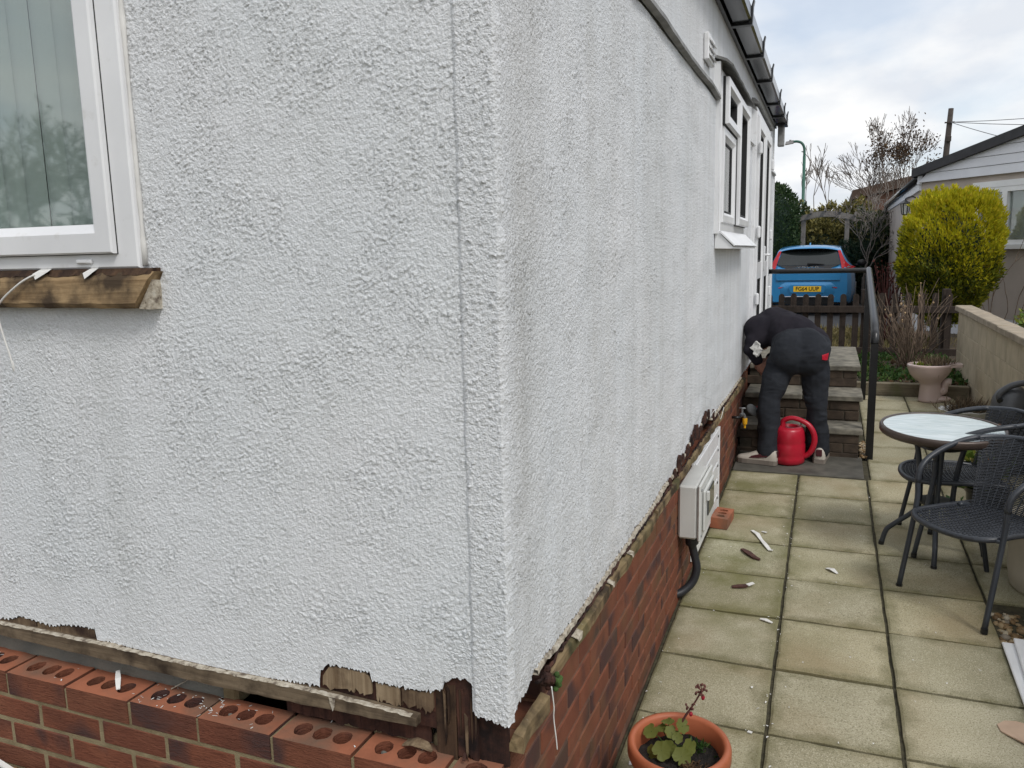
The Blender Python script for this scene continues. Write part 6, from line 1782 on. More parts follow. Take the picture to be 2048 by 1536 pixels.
# trousers: baggy, gathered at the ankle
b = MB()
b.ellipsoid((0.37, 4.76, 0.845), (0.150, 0.155, 0.178), 20, 14); b.ellipsoid((0.49, 4.775, 0.84), (0.155, 0.155, 0.178), 20, 14)
b.ellipsoid((0.43, 4.83, 0.90), (0.215, 0.15, 0.13), 20, 14)
for (H_, K_, A_, sx) in ((LH, LK, LA, -1), (RH, RK, RA, 1)):
    h = Vector(H_); k = Vector(K_); a = Vector(A_)
    capsule(b, h + Vector((sx * 0.01, -0.01, -0.04)), k + Vector((0, 0, 0.06)), 0.118, 0.082)
    capsule(b, k + Vector((0, 0, 0.06)), k + (a - k) * 0.45, 0.080, 0.076)
    capsule(b, k + (a - k) * 0.45, k + (a - k) * 0.78, 0.078, 0.083)
    capsule(b, k + (a - k) * 0.78, a + Vector((0, 0, 0.012)), 0.084, 0.076)
    gq = random.Random(int(sx * 3 + 10))
    for q in range(15):                                              # cloth creases wound round the leg
        f_ = gq.uniform(-0.55, 0.95); c0 = k + (a - k) * f_ if f_ > 0 else k + (h - k) * (-f_)
        r_ = 0.072 + 0.028 * max(0, -f_); a0 = gq.uniform(0, 6.28); sw_ = gq.uniform(1.0, 2.2); tilt_ = gq.uniform(-0.035, 0.035)
        b.tube([c0 + Vector((r_ * math.cos(a0 + sw_ * w_ / 7), r_ * math.sin(a0 + sw_ * w_ / 7), tilt_ * (w_ / 7 - 0.5) * 2)) for w_ in range(8)], [0.004 + 0.012 * math.sin(math.pi * w_ / 7) for w_ in range(8)], 6)
trs = fuse(b, 'trousers', 'trousers', person, 0.008, 4, [(0.16, 0.030), (0.07, 0.010)])
# jacket
b = MB()
w = Vector(WST); c_ = Vector(CH)
b.ellipsoid((0.425, 4.875, 0.935), (0.20, 0.13, 0.125), 20, 14)
capsule(b, (0.40, 4.91, 0.965), w, 0.155, 0.16); capsule(b, w, c_, 0.16, 0.158); capsule(b, (0.31, 5.02, 0.99), (0.235, 5.10, 1.0), 0.155, 0.150)
capsule(b, LS, (0.30, 5.22, 0.985), 0.125, 0.12); capsule(b, (0.20, 5.02, 0.985), (0.085, 4.95, 0.90), 0.125, 0.078); capsule(b, c_, NK, 0.13, 0.075)
for (S, E_, H_, q) in ((LS, LE, LHd, 1), (RS, RE, RHd, 0)):
    s_ = Vector(S); e = Vector(E_); h = Vector(H_)
    capsule(b, s_, e, 0.080, 0.060); capsule(b, e, e + (h - e) * 0.85, 0.058, 0.044)
b.ellipsoid((0.575, 4.86, 0.905), (0.075, 0.10, 0.085), 14, 10)
jk = fuse(b, 'jacket', 'jacket', person, 0.009, 6, [(0.18, 0.028), (0.08, 0.010)])
# red badge on the seat of the trousers
b = MB(); n = 8
vs = [(0.622 + 0.034 * i / n, 4.615 + 0.085 * i / n, 0.802 + 0.056 * j / n) for j in range(n + 1) for i in range(n + 1)]
b.add(vs, [(j * (n + 1) + i, j * (n + 1) + i + 1, (j + 1) * (n + 1) + i + 1, (j + 1) * (n + 1) + i) for j in range(n) for i in range(n)])
pt = b.build('red_badge', 'red_plastic', person, fix=False, smooth=True)
sw = pt.modifiers.new('cling', 'SHRINKWRAP'); sw.target = trs; sw.wrap_method = 'NEAREST_SURFACEPOINT'; sw.offset = 0.004; sw.wrap_mode = 'OUTSIDE_SURFACE'
# trainers: heel at origin, toe along +y
def shoe(loc, rz, nm):
    root = bpy.data.objects.new('trainer', None); C.objects.link(root); root.parent = person
    root.location = loc; root.rotation_euler = (0, 0, rz); root.scale = (1.18, 1.0, 1.28)
    secs = [(-0.028, 0.024, 0.075), (-0.012, 0.034, 0.092), (0.02, 0.037, 0.098), (0.06, 0.036, 0.096), (0.10, 0.037, 0.085), (0.14, 0.041, 0.070), (0.18, 0.046, 0.055), (0.22, 0.046, 0.046), (0.25, 0.038, 0.040), (0.268, 0.022, 0.034)]
    rings = []
    for (y, hw_, h) in secs:
        ring_ = []
        for k in range(14):
            a = math.pi * k / 13
            ring_.append((hw_ * math.cos(a) * (1 if True else 1), y, 0.022 + (h - 0.022) * max(0.0, math.sin(a)) ** 0.7))
        rings.append(ring_)
    b = MB(); n = 14; vs = [p for r_ in rings for p in r_]; fs = []
    for i in range(len(rings) - 1):
        for k in range(n - 1): fs.append((i * n + k, i * n + k + 1, (i + 1) * n + k + 1, (i + 1) * n + k))
    fs.append(tuple(range(n))); fs.append(tuple(range((len(rings) - 1) * n, len(rings) * n)))
    b.add(vs, fs); up = b.build('upper', 'shoe_white', root, smooth=True)
    b = MB(); out = [(hw_ + 0.004, y) for (y, hw_, h) in secs] ; poly = [(x, y) for x, y in out] + [(-x, y) for x, y in out[::-1]]
    b.prism(poly, 'z', 0.0, 0.026); b.build('sole', 'rubber', root)
    for s in (-1, 1):
        b = MB(); hw_ = 0.0415
        b.add([(s * 0.040, 0.03, 0.05), (s * 0.0405, 0.10, 0.038), (s * 0.046, 0.17, 0.034), (s * 0.044, 0.15, 0.048), (s * 0.039, 0.09, 0.062), (s * 0.038, 0.05, 0.066)], [(0, 1, 2, 3, 4, 5)]); b.build('stripe', 'shoe_maroon', root)
    b = MB(); b.box(-0.018, 0.018, -0.034, -0.026, 0.045, 0.085, 0.003); b.build('heel_tab', 'shoe_maroon', root)
    return root
shoe((0.278, 4.615, G0), R(78), 'l')
shoe((0.594, 4.755, G0), R(-4), 'r')
# crumpled white cloth in the hands
b = MB(); g = random.Random(8)
n = 8; vs = []
for j in range(n):
    for i in range(n):
        u = i / (n - 1) - 0.5; v = j / (n - 1) - 0.5
        vs.append((0.118 + 0.060 * (u - v * 0.8) * 0.85 + 0.006 * math.sin(9 * v), 4.865 + g.uniform(-0.014, 0.014), 0.856 + 0.088 * (u * 0.8 + v) * 0.85 + 0.006 * math.sin(8 * u)))
b.add(vs, [(j * n + i, j * n + i + 1, (j + 1) * n + i + 1, (j + 1) * n + i) for j in range(n - 1) for i in range(n - 1)])
o = b.build('white_cloth', 'paint_flake', fix=False, smooth=True); tag(o, 'crumpled white cloth held under the arm of the bending person', 'cloth')
md = o.modifiers.new('thick', 'SOLIDIFY'); md.thickness = 0.004
# ------------------------------------------------------------------ timber sleeper, block wall, picket fence
slp = thing('timber_sleeper', 'weathered timber sleeper edging the planting bed', 'sleeper', (0, 0, 0))
b = MB(); vs, fs = chamfer(0.915, 1.62, 7.375, 7.47, gz(1.2, 7.4) - 0.05, gz(1.2, 7.4) + 0.125, 0.006); b.add(vs, fs); b.build('beam', 'sleeper_wood', slp)
b = MB(); vs, fs = chamfer(1.625, 1.945, 7.38, 7.47, gz(1.8, 7.4) - 0.05, gz(1.8, 7.4) + 0.112, 0.006); b.add(vs, fs); b.build('beam', 'sleeper_wood', slp)

bw = thing('block_wall', 'low buff stone block wall with coping on the right of the patio', 'wall')
X0w, X1w = 1.96, 2.055
def wz(y): return gz(1.95, y)
b = MB(); b.add([(X0w + 0.004, -1.9, wz(-1.9) - 0.1), (X0w + 0.004, 8.535, wz(8.5) - 0.1), (X0w + 0.004, 8.535, 0.895), (X0w + 0.004, -1.9, 0.8335), (X1w - 0.004, -1.9, wz(-1.9) - 0.1), (X1w - 0.004, 8.535, wz(8.5) - 0.1), (X1w - 0.004, 8.535, 0.895), (X1w - 0.004, -1.9, 0.8335)],
                [(0, 1, 2, 3), (7, 6, 5, 4), (0, 4, 5, 1), (1, 5, 6, 2), (2, 6, 7, 3), (3, 7, 4, 0)]); b.build('mortar', 'block_mortar', bw)
WS = (0.895 - 0.86) / 5.94
for r_ in range(6):
    y = 8.54 - (0.0 if r_ % 2 == 0 else 0.22)
    if r_ % 2: ends = [(8.32, 8.54)]
    else: ends = []
    while y > -1.6: ends.append((y - 0.44, y)); y -= 0.44
    for (ya, yb) in ends:
        zt = 0.86 + WS * ((ya + yb) / 2 - 2.6) - 0.215 * r_
        if zt < wz(ya) + 0.0: continue
        b = MB(); vs, fs = chamfer(X0w, X1w, ya + 0.003, yb - 0.003, zt - 0.211, zt, 0.003); b.add(vs, fs); b.build('block', 'block_stone', bw)
y = 8.575
while y > -1.6:
    zt = 0.86 + WS * (y - 0.3 - 2.6)
    b = MB(); vs, fs = chamfer(X0w - 0.035, X1w + 0.035, y - 0.597, y, zt + 0.004, zt + 0.060, 0.006)
    vs = [(a + random.uniform(-0.002, 0.002), c, d + random.uniform(-0.002, 0.002)) for a, c, d in vs]
    b.add(vs, fs); b.build('coping', 'coping_stone', bw); y -= 0.60

fence = thing('picket_fence', 'dark brown round-topped picket fence behind the steps', 'fence')
FY = 9.45
xk = -1.35
def pick(x, h=0.82):
    zb = gz(x, FY) + 0.06; w = 0.036; zt = zb + h - 0.02
    poly = [(x - w, zb), (x + w, zb), (x + w, zt - w)] + [(x + w * math.cos(a), zt - w + w * math.sin(a)) for a in (R(30), R(60), R(90), R(120), R(150))] + [(x - w, zt - w)]
    b = MB(); b.prism(poly, 'y', FY - 0.02, FY); b.build('picket', 'fence_wood', fence)
while xk < 2.05:
    pick(0.0526 + 0.1476 * round((xk - 0.0526) / 0.1476), 0.815 + random.uniform(-0.006, 0.006)); xk += 0.1476
for z in (0.618, 0.10):
    b = MB(); vs, fs = chamfer(-1.4, 2.08, FY - 0.062, FY - 0.021, gz(0.4, FY) + z, gz(0.4, FY) + z + 0.085, 0.004); b.add(vs, fs); b.build('rail', 'fence_wood', fence)
for x in (-0.6, 1.05, 1.945):
    b = MB(); vs, fs = chamfer(x - 0.045, x + 0.045, FY + 0.004, FY + 0.094, gz(x, FY) - 0.1, gz(x, FY) + 0.90, 0.006); b.add(vs, fs); b.build('post', 'fence_wood', fence)

# ------------------------------------------------------------------ the blue car (rear towards us), local origin under the rear bumper, +y forwards
CX, CY = 0.215, 15.75
CZ = gz(CX, 16) - 0.045
car = thing('parked_car', 'blue hatchback parked beyond the picket fence with its rear towards the camera', 'car', (CX, CY, CZ), R(-1.5))
# half sections: y -> list of (halfwidth, z) from sill to roof centre
def sect(y):
    t = y
    hw_b = np.interp(y, [-0.02, 0.10, 0.45, 0.9, 3.3, 4.0, 4.36], [0.74, 0.815, 0.885, 0.895, 0.895, 0.85, 0.62])      # body half width
    belt = np.interp(y, [-0.02, 0.3, 1.0, 2.6, 3.2, 4.1, 4.36], [0.97, 1.00, 0.985, 0.93, 0.90, 0.78, 0.60])
    roof = np.interp(y, [-0.02, 0.05, 0.16, 0.30, 0.45, 1.0, 1.8, 2.35, 3.1, 3.3, 4.1, 4.36], [0.975, 1.01, 1.15, 1.32, 1.385, 1.425, 1.43, 1.38, 0.98, 0.92, 0.80, 0.61])
    hw_r = np.interp(y, [-0.02, 0.16, 0.45, 1.0, 2.2, 3.1, 3.3, 4.36], [0.70, 0.63, 0.555, 0.555, 0.565, 0.66, 0.74, 0.55])
    low = np.interp(y, [-0.02, 0.2, 4.1, 4.36], [0.30, 0.22, 0.20, 0.26])
    pts = [(0.0, low), (hw_b * 0.86, low), (hw_b * 0.965, low + 0.07), (hw_b * 1.0, 0.52), (hw_b * 0.995, 0.72), (hw_b * 0.965, belt - 0.08), (hw_b * 0.93, belt)]
    mids = [(0.35, 0.30), (0.68, 0.68), (0.90, 0.93)]
    wa = hw_b * 0.915; 
    for (a, q) in mids: pts.append((wa + (hw_r - wa) * a, belt + (roof - belt) * q))
    pts += [(hw_r * 0.82, roof - 0.008), (hw_r * 0.45, roof + 0.004), (0.0, roof + 0.008)]
    return pts
YS = [-0.02, 0.02, 0.06, 0.11, 0.16, 0.22, 0.30, 0.38, 0.46, 0.6, 0.8, 1.0, 1.3, 1.6, 2.0, 2.35, 2.6, 2.85, 3.1, 3.3, 3.6, 3.9, 4.1, 4.25, 4.36]
rings = []
for y in YS:
    s_ = sect(y); full = [(-a, z) for a, z in s_[::-1]][0:] ; ring_ = [(a, y, z) for a, z in s_] + [(-a, y, z) for a, z in s_[-2:0:-1]]
    rings.append(ring_)
n = len(rings[0]); b = MB(); vs = [p for r_ in rings for p in r_]; fs = []
for i in range(len(rings) - 1):
    for k in range(n): fs.append((i * n + k, i * n + (k + 1) % n, (i + 1) * n + (k + 1) % n, (i + 1) * n + k))
fs.append(tuple(range(n))); fs.append(tuple(range((len(rings) - 1) * n, len(rings) * n)))
b.add(vs, fs); body = b.build('body', 'car_paint', car, auto=50)
# surface helper on the rear: y of the outer skin at (x, z)
def rear_y(x, z):
    for i in range(len(YS) - 1):
        s_ = sect(YS[i]); top = s_[-1][1]
        zs_ = [q[1] for q in s_]; ws = [q[0] for q in s_]
        # width at this z
        w_ = 0
        for k in range(1, len(s_)):
            z0, z1 = s_[k - 1][1], s_[k][1]
            if min(z0, z1) - 1e-6 <= z <= max(z0, z1) + 1e-6:
                t = 0 if abs(z1 - z0) < 1e-9 else (z - z0) / (z1 - z0); w_ = max(w_, s_[k - 1][0] + (s_[k][0] - s_[k - 1][0]) * t)
        if w_ >= abs(x) - 1e-6 and z <= top: return YS[i]
    return 1.0
def rear_patch(name, poly, mat, off=0.006, th=0.02, parent=car, yf=None):
    """plate following the tail: polygon in x-z, y from the skin line"""
    b = MB()
    yf = yf or (lambda x, z: np.interp(z, [0.2, 0.97, 1.01, 1.15, 1.32, 1.385], [-0.02, -0.02, 0.05, 0.16, 0.30, 0.45]))
    zs_ = [p[1] for p in poly]; lo, hi = min(zs_), max(zs_); nz = max(2, int((hi - lo) / 0.03)); nx = 8
    rows = []
    for k in range(nz + 1):
        z = lo + (hi - lo) * min(max(k / nz, 0.0005), 0.9995); xs_ = []
        for q in range(len(poly)):
            (xa, za), (xb, zb) = poly[q], poly[(q + 1) % len(poly)]
            if (za - z) * (zb - z) <= 0 and abs(za - zb) > 1e-9: xs_.append(xa + (xb - xa) * (z - za) / (zb - za))
        rows.append((min(xs_), max(xs_), z))
    vs = []; w_ = nx + 1
    for sgn in (0, 1):
        for (xa, xb, z) in rows:
            for q in range(w_):
                x = xa + (xb - xa) * q / nx; vs.append((x, yf(x, z) - off + th * sgn, z))
    m_ = len(rows) * w_; fs = []
    for k in range(nz):
        for q in range(nx):
            a = k * w_ + q; fs.append((a, a + 1, a + w_ + 1, a + w_)); fs.append((m_ + a, m_ + a + w_, m_ + a + w_ + 1, m_ + a + 1))
        for a in (k * w_, k * w_ + nx): fs.append((a, a + w_, m_ + a + w_, m_ + a))
    for k in (0, nz):
        for q in range(nx): a = k * w_ + q; fs.append((a, a + 1, m_ + a + 1, m_ + a))
    b.add(vs, fs)
    return b.build(name, mat, parent)
# tailgate glass
rear_patch('rear_window', [(-0.575, 1.03), (0.575, 1.03), (0.595, 1.06), (0.55, 1.20), (0.51, 1.325), (0.46, 1.345), (-0.46, 1.345), (-0.51, 1.325), (-0.55, 1.20), (-0.595, 1.06)], 'car_glass', 0.022, 0.02)
def arched(name, prof, hw_, mat, drop=0.055, back=0.09):
    b = MB(); vs = []; fs = []; n_ = 18; m_ = len(prof)
    for i in range(n_ + 1):
        u = -1 + 2 * i / n_; q = abs(u) ** 3.2
        for (y, z) in prof: vs.append((hw_ * u, y + back * q, z - drop * q))
    for i in range(n_):
        for k in range(m_): fs.append((i * m_ + k, i * m_ + (k + 1) % m_, (i + 1) * m_ + (k + 1) % m_, (i + 1) * m_ + k))
    fs.append(tuple(range(m_))); fs.append(tuple(range(n_ * m_, (n_ + 1) * m_))); b.add(vs, fs); return b.build(name, mat, car, auto=35)
arched('spoiler', [(0.27, 1.385), (0.20, 1.372), (0.17, 1.352), (0.19, 1.335), (0.34, 1.335), (0.45, 1.37)], 0.53, 'car_black')
arched('spoiler_top', [(0.50, 1.39), (0.20, 1.380), (0.166, 1.362), (0.186, 1.382), (0.30, 1.408), (0.50, 1.430)], 0.555, 'car_paint')
b = MB(); b.box(-0.045, 0.045, 0.48, 0.56, 1.415, 1.425); b.prism([(0.50, 1.42), (0.62, 1.42), (0.60, 1.47), (0.57, 1.475)], 'x', -0.012, 0.012); b.build('roof_fin', 'car_paint', car)
b = MB(); b.tube([(-0.02, 0.03, 1.055), (0.10, 0.035, 1.052), (0.30, 0.035, 1.045)], [0.022, 0.016, 0.006], 6); b.build('wiper', 'car_black', car)
# lamps: tall L shapes hugging the glass
for s in (-1, 1):
    P1 = [(s * 0.585, 1.315), (s * 0.535, 1.315), (s * 0.575, 1.18), (s * 0.61, 1.03), (s * 0.625, 0.955), (s * 0.80, 0.955), (s * 0.885, 0.962), (s * 0.875, 0.985), (s * 0.76, 1.02), (s * 0.685, 1.10), (s * 0.63, 1.21)]
    yl = lambda x, z: np.interp(z, [0.9, 0.97, 1.03, 1.15, 1.32, 1.385], [0.00, 0.00, 0.06, 0.15, 0.28, 0.40]) + max(0, abs(x) - 0.66) * 0.75
    rear_patch('rear_lamp', P1, 'car_lamp', 0.035, 0.10, car, yl)
    rear_patch('lamp_lens', [(s * 0.70, 0.97), (s * 0.77, 0.972), (s * 0.80, 0.99), (s * 0.74, 1.01)], 'chrome', 0.040, 0.02, car, yl)
    rear_patch('reflector', [(s * 0.46, 0.600), (s * 0.66, 0.598), (s * 0.735, 0.57), (s * 0.71, 0.548), (s * 0.55, 0.552)], 'car_reflector', 0.012, 0.03, car, lambda x, z: -0.075 + 0.168 * (abs(x) / 0.8) ** 2.6)
# tailgate recess lines, bumper, plate
rear_patch('tailgate_panel', [(-0.585, 0.73), (0.585, 0.73), (0.615, 0.80), (0.60, 0.955), (-0.60, 0.955), (-0.615, 0.80)], 'car_paint', 0.020, 0.03)
rear_patch('tailgate_seam', [(-0.60, 0.720), (0.60, 0.720), (0.60, 0.728), (-0.60, 0.728)], 'car_black', 0.021, 0.03)
rear_patch('badge_strip', [(-0.40, 0.955), (0.40, 0.955), (0.55, 1.025), (-0.55, 1.025)], 'car_black', 0.024, 0.03)
rear_patch('boot_handle', [(-0.30, 0.930), (0.30, 0.930), (0.40, 0.953), (-0.40, 0.953)], 'car_black', 0.0235, 0.02)
b = MB(); secs = []
for i in range(17):
    u = -1 + 2 * i / 16; x = 0.80 * u; yb = -0.075 + 0.12 * abs(u) ** 2.6 * 1.4
    secs.append([(x * 1.0, yb + 0.02, 0.69), (x * 1.01, yb, 0.62), (x * 1.01, yb + 0.002, 0.46), (x, yb + 0.03, 0.40), (x, 0.10, 0.40), (x, 0.10, 0.69)])
vs = [p for s_ in secs for p in s_]; fs = []
for i in range(16):
    for k in range(6): fs.append((i * 6 + k, i * 6 + (k + 1) % 6, (i + 1) * 6 + (k + 1) % 6, (i + 1) * 6 + k))
fs.append(tuple(range(6))); fs.append(tuple(range(96, 102))); b.add(vs, fs); b.build('bumper', 'car_paint', car, auto=40)
rear_patch('plate_recess', [(-0.31, 0.485), (0.31, 0.485), (0.36, 0.60), (0.30, 0.635), (-0.30, 0.635), (-0.36, 0.60)], 'car_paint', 0.060, 0.03)
rear_patch('number_plate', [(-0.26, 0.505), (0.26, 0.505), (0.26, 0.616), (-0.26, 0.616)], 'plate_yellow', 0.068, 0.006)
def text(name, body_, size, loc, mat, parent, align='CENTER', rz=0.0, sx=1.0):
    cu = bpy.data.curves.new(name, 'FONT'); cu.body = body_; cu.size = size; cu.extrude = 0.0012; cu.align_x = align; cu.align_y = 'CENTER'
    o = bpy.data.objects.new(name, cu); C.objects.link(o); o.parent = parent; o.location = loc; o.rotation_euler = (R(90), 0, rz); o.scale = (sx, 1, 1)
    cu.offset = 0.0012 if size > 0.08 else 0.001
    bpy.context.view_layer.update()
    me = bpy.data.meshes.new_from_object(o.evaluated_get(bpy.context.evaluated_depsgraph_get()))
    q = bpy.data.objects.new(name, me); C.objects.link(q); q.parent = parent; q.location = loc; q.rotation_euler = (R(90), 0, rz); q.scale = (sx, 1, 1)
    bpy.data.objects.remove(o); bpy.data.curves.remove(cu); me.materials.clear(); me.materials.append(M(mat)); return q
text('plate_lettering', 'FG64 UUP', 0.108, (0, -0.0905, 0.5605), 'letter_black', car, sx=0.92)
text('tailgate_lettering', 'V O L V O', 0.052, (0, -0.0468, 0.990), 'chrome', car, sx=1.7)
text('model_badge', 'V40', 0.042, (-0.46, -0.0425, 0.895), 'chrome', car)
text('engine_badge', 'D2', 0.042, (0.46, -0.0425, 0.895), 'chrome', car)
b = MB(); secs = []
for i in range(17):
    u = -1 + 2 * i / 16; x = 0.76 * u; yb = -0.060 + 0.15 * abs(u) ** 2.6
    secs.append([(x, yb, 0.40), (x, yb + 0.01, 0.24 + 0.05 * abs(u) ** 3), (x, 0.12, 0.24), (x, 0.12, 0.40)])
vs = [p for s_ in secs for p in s_]; fs = []
for i in range(16):
    for k in range(4): fs.append((i * 4 + k, i * 4 + (k + 1) % 4, (i + 1) * 4 + (k + 1) % 4, (i + 1) * 4 + k))
fs.append((0, 1, 2, 3)); fs.append((64, 65, 66, 67)); b.add(vs, fs); b.build('diffuser', 'car_black', car)
b = MB(); b.tube([(0.70 * (-1 + 2 * i / 20), -0.078 + 0.15 * abs(-1 + 2 * i / 20) ** 2.6, 0.405 - 0.03 * abs(-1 + 2 * i / 20) ** 4) for i in range(21)], 0.012, 6); b.build('bumper_trim', 'chrome', car, smooth=True)
# side glass and mirrors
for s in (-1, 1):
    b = MB(); pts = []
    for (y, f0, f1) in ((0.62, 0.45, 0.60), (0.85, 0.10, 0.85), (1.3, 0.07, 0.92), (1.9, 0.07, 0.93), (2.4, 0.07, 0.90), (2.95, 0.05, 0.25)):
        s_ = sect(y); belt = s_[6][1]; roof = s_[-1][1]
        def at(f):
            z = belt + (roof - belt) * f; zs_ = [q[1] for q in s_[6:10]]; ws_ = [q[0] for q in s_[6:10]]
            return (s * (np.interp(z, zs_, ws_) + 0.006), y, z)
        pts.append((at(f0), at(f1)))
    vs = [p for q in pts for p in q]; b.add(vs, [(2 * i, 2 * i + 2, 2 * i + 3, 2 * i + 1) for i in range(len(pts) - 1)])
    b.build('side_window', 'car_glass', car)
    b = MB(); b.ellipsoid((s * 1.0, 2.72, 1.02), (0.10, 0.05, 0.075), 14, 10); b.tube([(s * 0.86, 2.74, 0.96), (s * 0.96, 2.73, 0.99)], 0.025, 6); b.build('door_mirror', 'car_black', car, smooth=True)
    for y in (0.78, 3.42):
        wh = bpy.data.objects.new('wheel', None); C.objects.link(wh); wh.parent = car; wh.location = (s * 0.80, y, 0.315); wh.rotation_euler = (0, R(90), 0)
        b = MB(); b.lathe([(0.21, -0.10), (0.29, -0.105), (0.315, -0.08), (0.318, 0.0), (0.315, 0.08), (0.29, 0.105), (0.21, 0.10)], 36); b.build('tyre', 'tyre', wh, smooth=True)
        b = MB(); b.lathe([(0, 0.075), (0.05, 0.075), (0.20, 0.085), (0.212, 0.10), (0.212, -0.1)], 30); b.build('rim', 'zinc', wh, auto=40)
        b = MB(); b.lathe([(0.36, -0.13), (0.36, 0.10)], 40); b.build('wheel_arch', 'car_black', wh)
# ------------------------------------------------------------------ shrubs, hedges, trees
def branch_tree(b, p, d, L, r, depth, g, spread=0.5, ratio=0.72, kids=(2, 3), tips=None, up=0.15, seg=3, minr=0.002, n=5):
    P = [Vector(p)]; d = Vector(d).normalized(); q = Vector(p)
    for i in range(seg):
        d = (d + Vector((g.gauss(0, 0.12), g.gauss(0, 0.12), g.gauss(0, 0.08) + up * 0.15))).normalized(); q = q + d * L / seg; P.append(q.copy())
    r1 = max(minr, r * ratio)
    b.tube(P, [r + (r1 - r) * i / seg for i in range(seg + 1)], n if depth > 1 else 4, cap=False)
    if tips is not None: tips.append((q.copy(), d.copy(), depth))
    if depth <= 0: return
    k = g.randint(*kids)
    for i in range(k):
        s_ = Vector((g.gauss(0, 1), g.gauss(0, 1), g.gauss(0, 0.6))); s_ = (s_ - d * s_.dot(d)).normalized()
        nd = (d + s_ * spread * g.uniform(0.6, 1.3) + Vector((0, 0, up))).normalized()
        st = P[-1] if i < 2 else P[max(1, seg - 1)]
        branch_tree(b, st, nd, L * g.uniform(0.6, 0.88), r1, depth - 1, g, spread, ratio, kids, tips, up, seg, minr, n)

def blob_points(n, g, fn):
    """points on a lumpy closed shell: fn(dir)->radius vec scale"""
    d = g.normal(0, 1, (n, 3)); d /= np.linalg.norm(d, axis=1, keepdims=True); return d

# golden conifer, clipped flat on the right
def conifer():
    g = np.random.default_rng(21)
    cx, cy = 2.13, 11.15; z0 = gz(cx, cy) - 0.02
    t = thing('golden_conifer', 'rounded golden green conifer bush in front of the bungalow', 'conifer', (cx, cy, z0))
    n = 42000
    d = g.normal(0, 1, (n, 3)); d /= np.linalg.norm(d, axis=1, keepdims=True)
    ex = 3.8
    k = (np.abs(d) ** ex).sum(1) ** (-1 / ex)
    p = d * k[:, None]
    # lumps
    lump = 0.085 * (np.sin(d[:, 0] * 9 + d[:, 2] * 5 + 1) * np.cos(d[:, 1] * 8 + d[:, 2] * 7) + 0.8 * np.sin(d[:, 2] * 17 + d[:, 0] * 13) * np.sin(d[:, 0] * 15 + d[:, 1] * 11 + 2))
    shell = (1 + lump) * (1 - np.abs(g.normal(0, 0.07, n)))
    hz = p[:, 2]
    taper = np.interp(hz, [-1, -0.75, -0.3, 0.3, 1], [0.42, 0.74, 0.97, 1.0, 0.93])
    P = np.stack([p[:, 0] * 0.595 * taper * shell, p[:, 1] * 0.55 * taper * shell, 1.22 + p[:, 2] * 0.86 * shell], 1)
    P[:, 0] += np.interp(hz, [-1, 1], [-0.03, 0.06])
    keep = P[:, 2] > 0.12
    P = P[keep]; d = d[keep]
    nr = d * 0.7 + np.array([0, 0, 0.75])
    V, F = leaf_cloud(P, nr, 0.062, g, 0.34, 0.34)
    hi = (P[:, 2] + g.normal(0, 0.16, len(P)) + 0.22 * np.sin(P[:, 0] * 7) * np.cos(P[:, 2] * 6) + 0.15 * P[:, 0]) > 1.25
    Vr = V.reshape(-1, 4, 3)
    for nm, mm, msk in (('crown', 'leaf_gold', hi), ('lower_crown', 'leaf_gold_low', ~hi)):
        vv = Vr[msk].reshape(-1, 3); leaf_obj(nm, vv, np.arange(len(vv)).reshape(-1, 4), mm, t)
    # sprays standing up at the top
    m_ = 900
    c = g.uniform(-0.42, 0.46, (9, 2)); idx = g.integers(0, 9, m_)
    hgt = g.uniform(0, 1, m_)
    Q = np.stack([c[idx, 0] + g.normal(0, 0.022, m_) * (1.2 - hgt), c[idx, 1] * 0.6 + g.normal(0, 0.022, m_), 2.0 + 0.05 * np.cos(c[idx, 0] * 4) + hgt * 0.15], 1)
    V, F = leaf_cloud(Q, np.tile([0, 0, 1.0], (m_, 1)), 0.05, g, 0.3, 0.4); leaf_obj('top_sprays', V, F, 'leaf_gold', t)
    b = MB(); b.ellipsoid((0.01, 0, 1.2), (0.44, 0.40, 0.70), 20, 14); b.build('inner_mass', 'leaf_dark', t)
    b = MB(); b.tube([(0, 0, -0.05), (0.01, 0, 0.5), (0, 0, 1.2)], [0.06, 0.05, 0.03], 8); b.build('trunk', 'bark', t)
conifer()

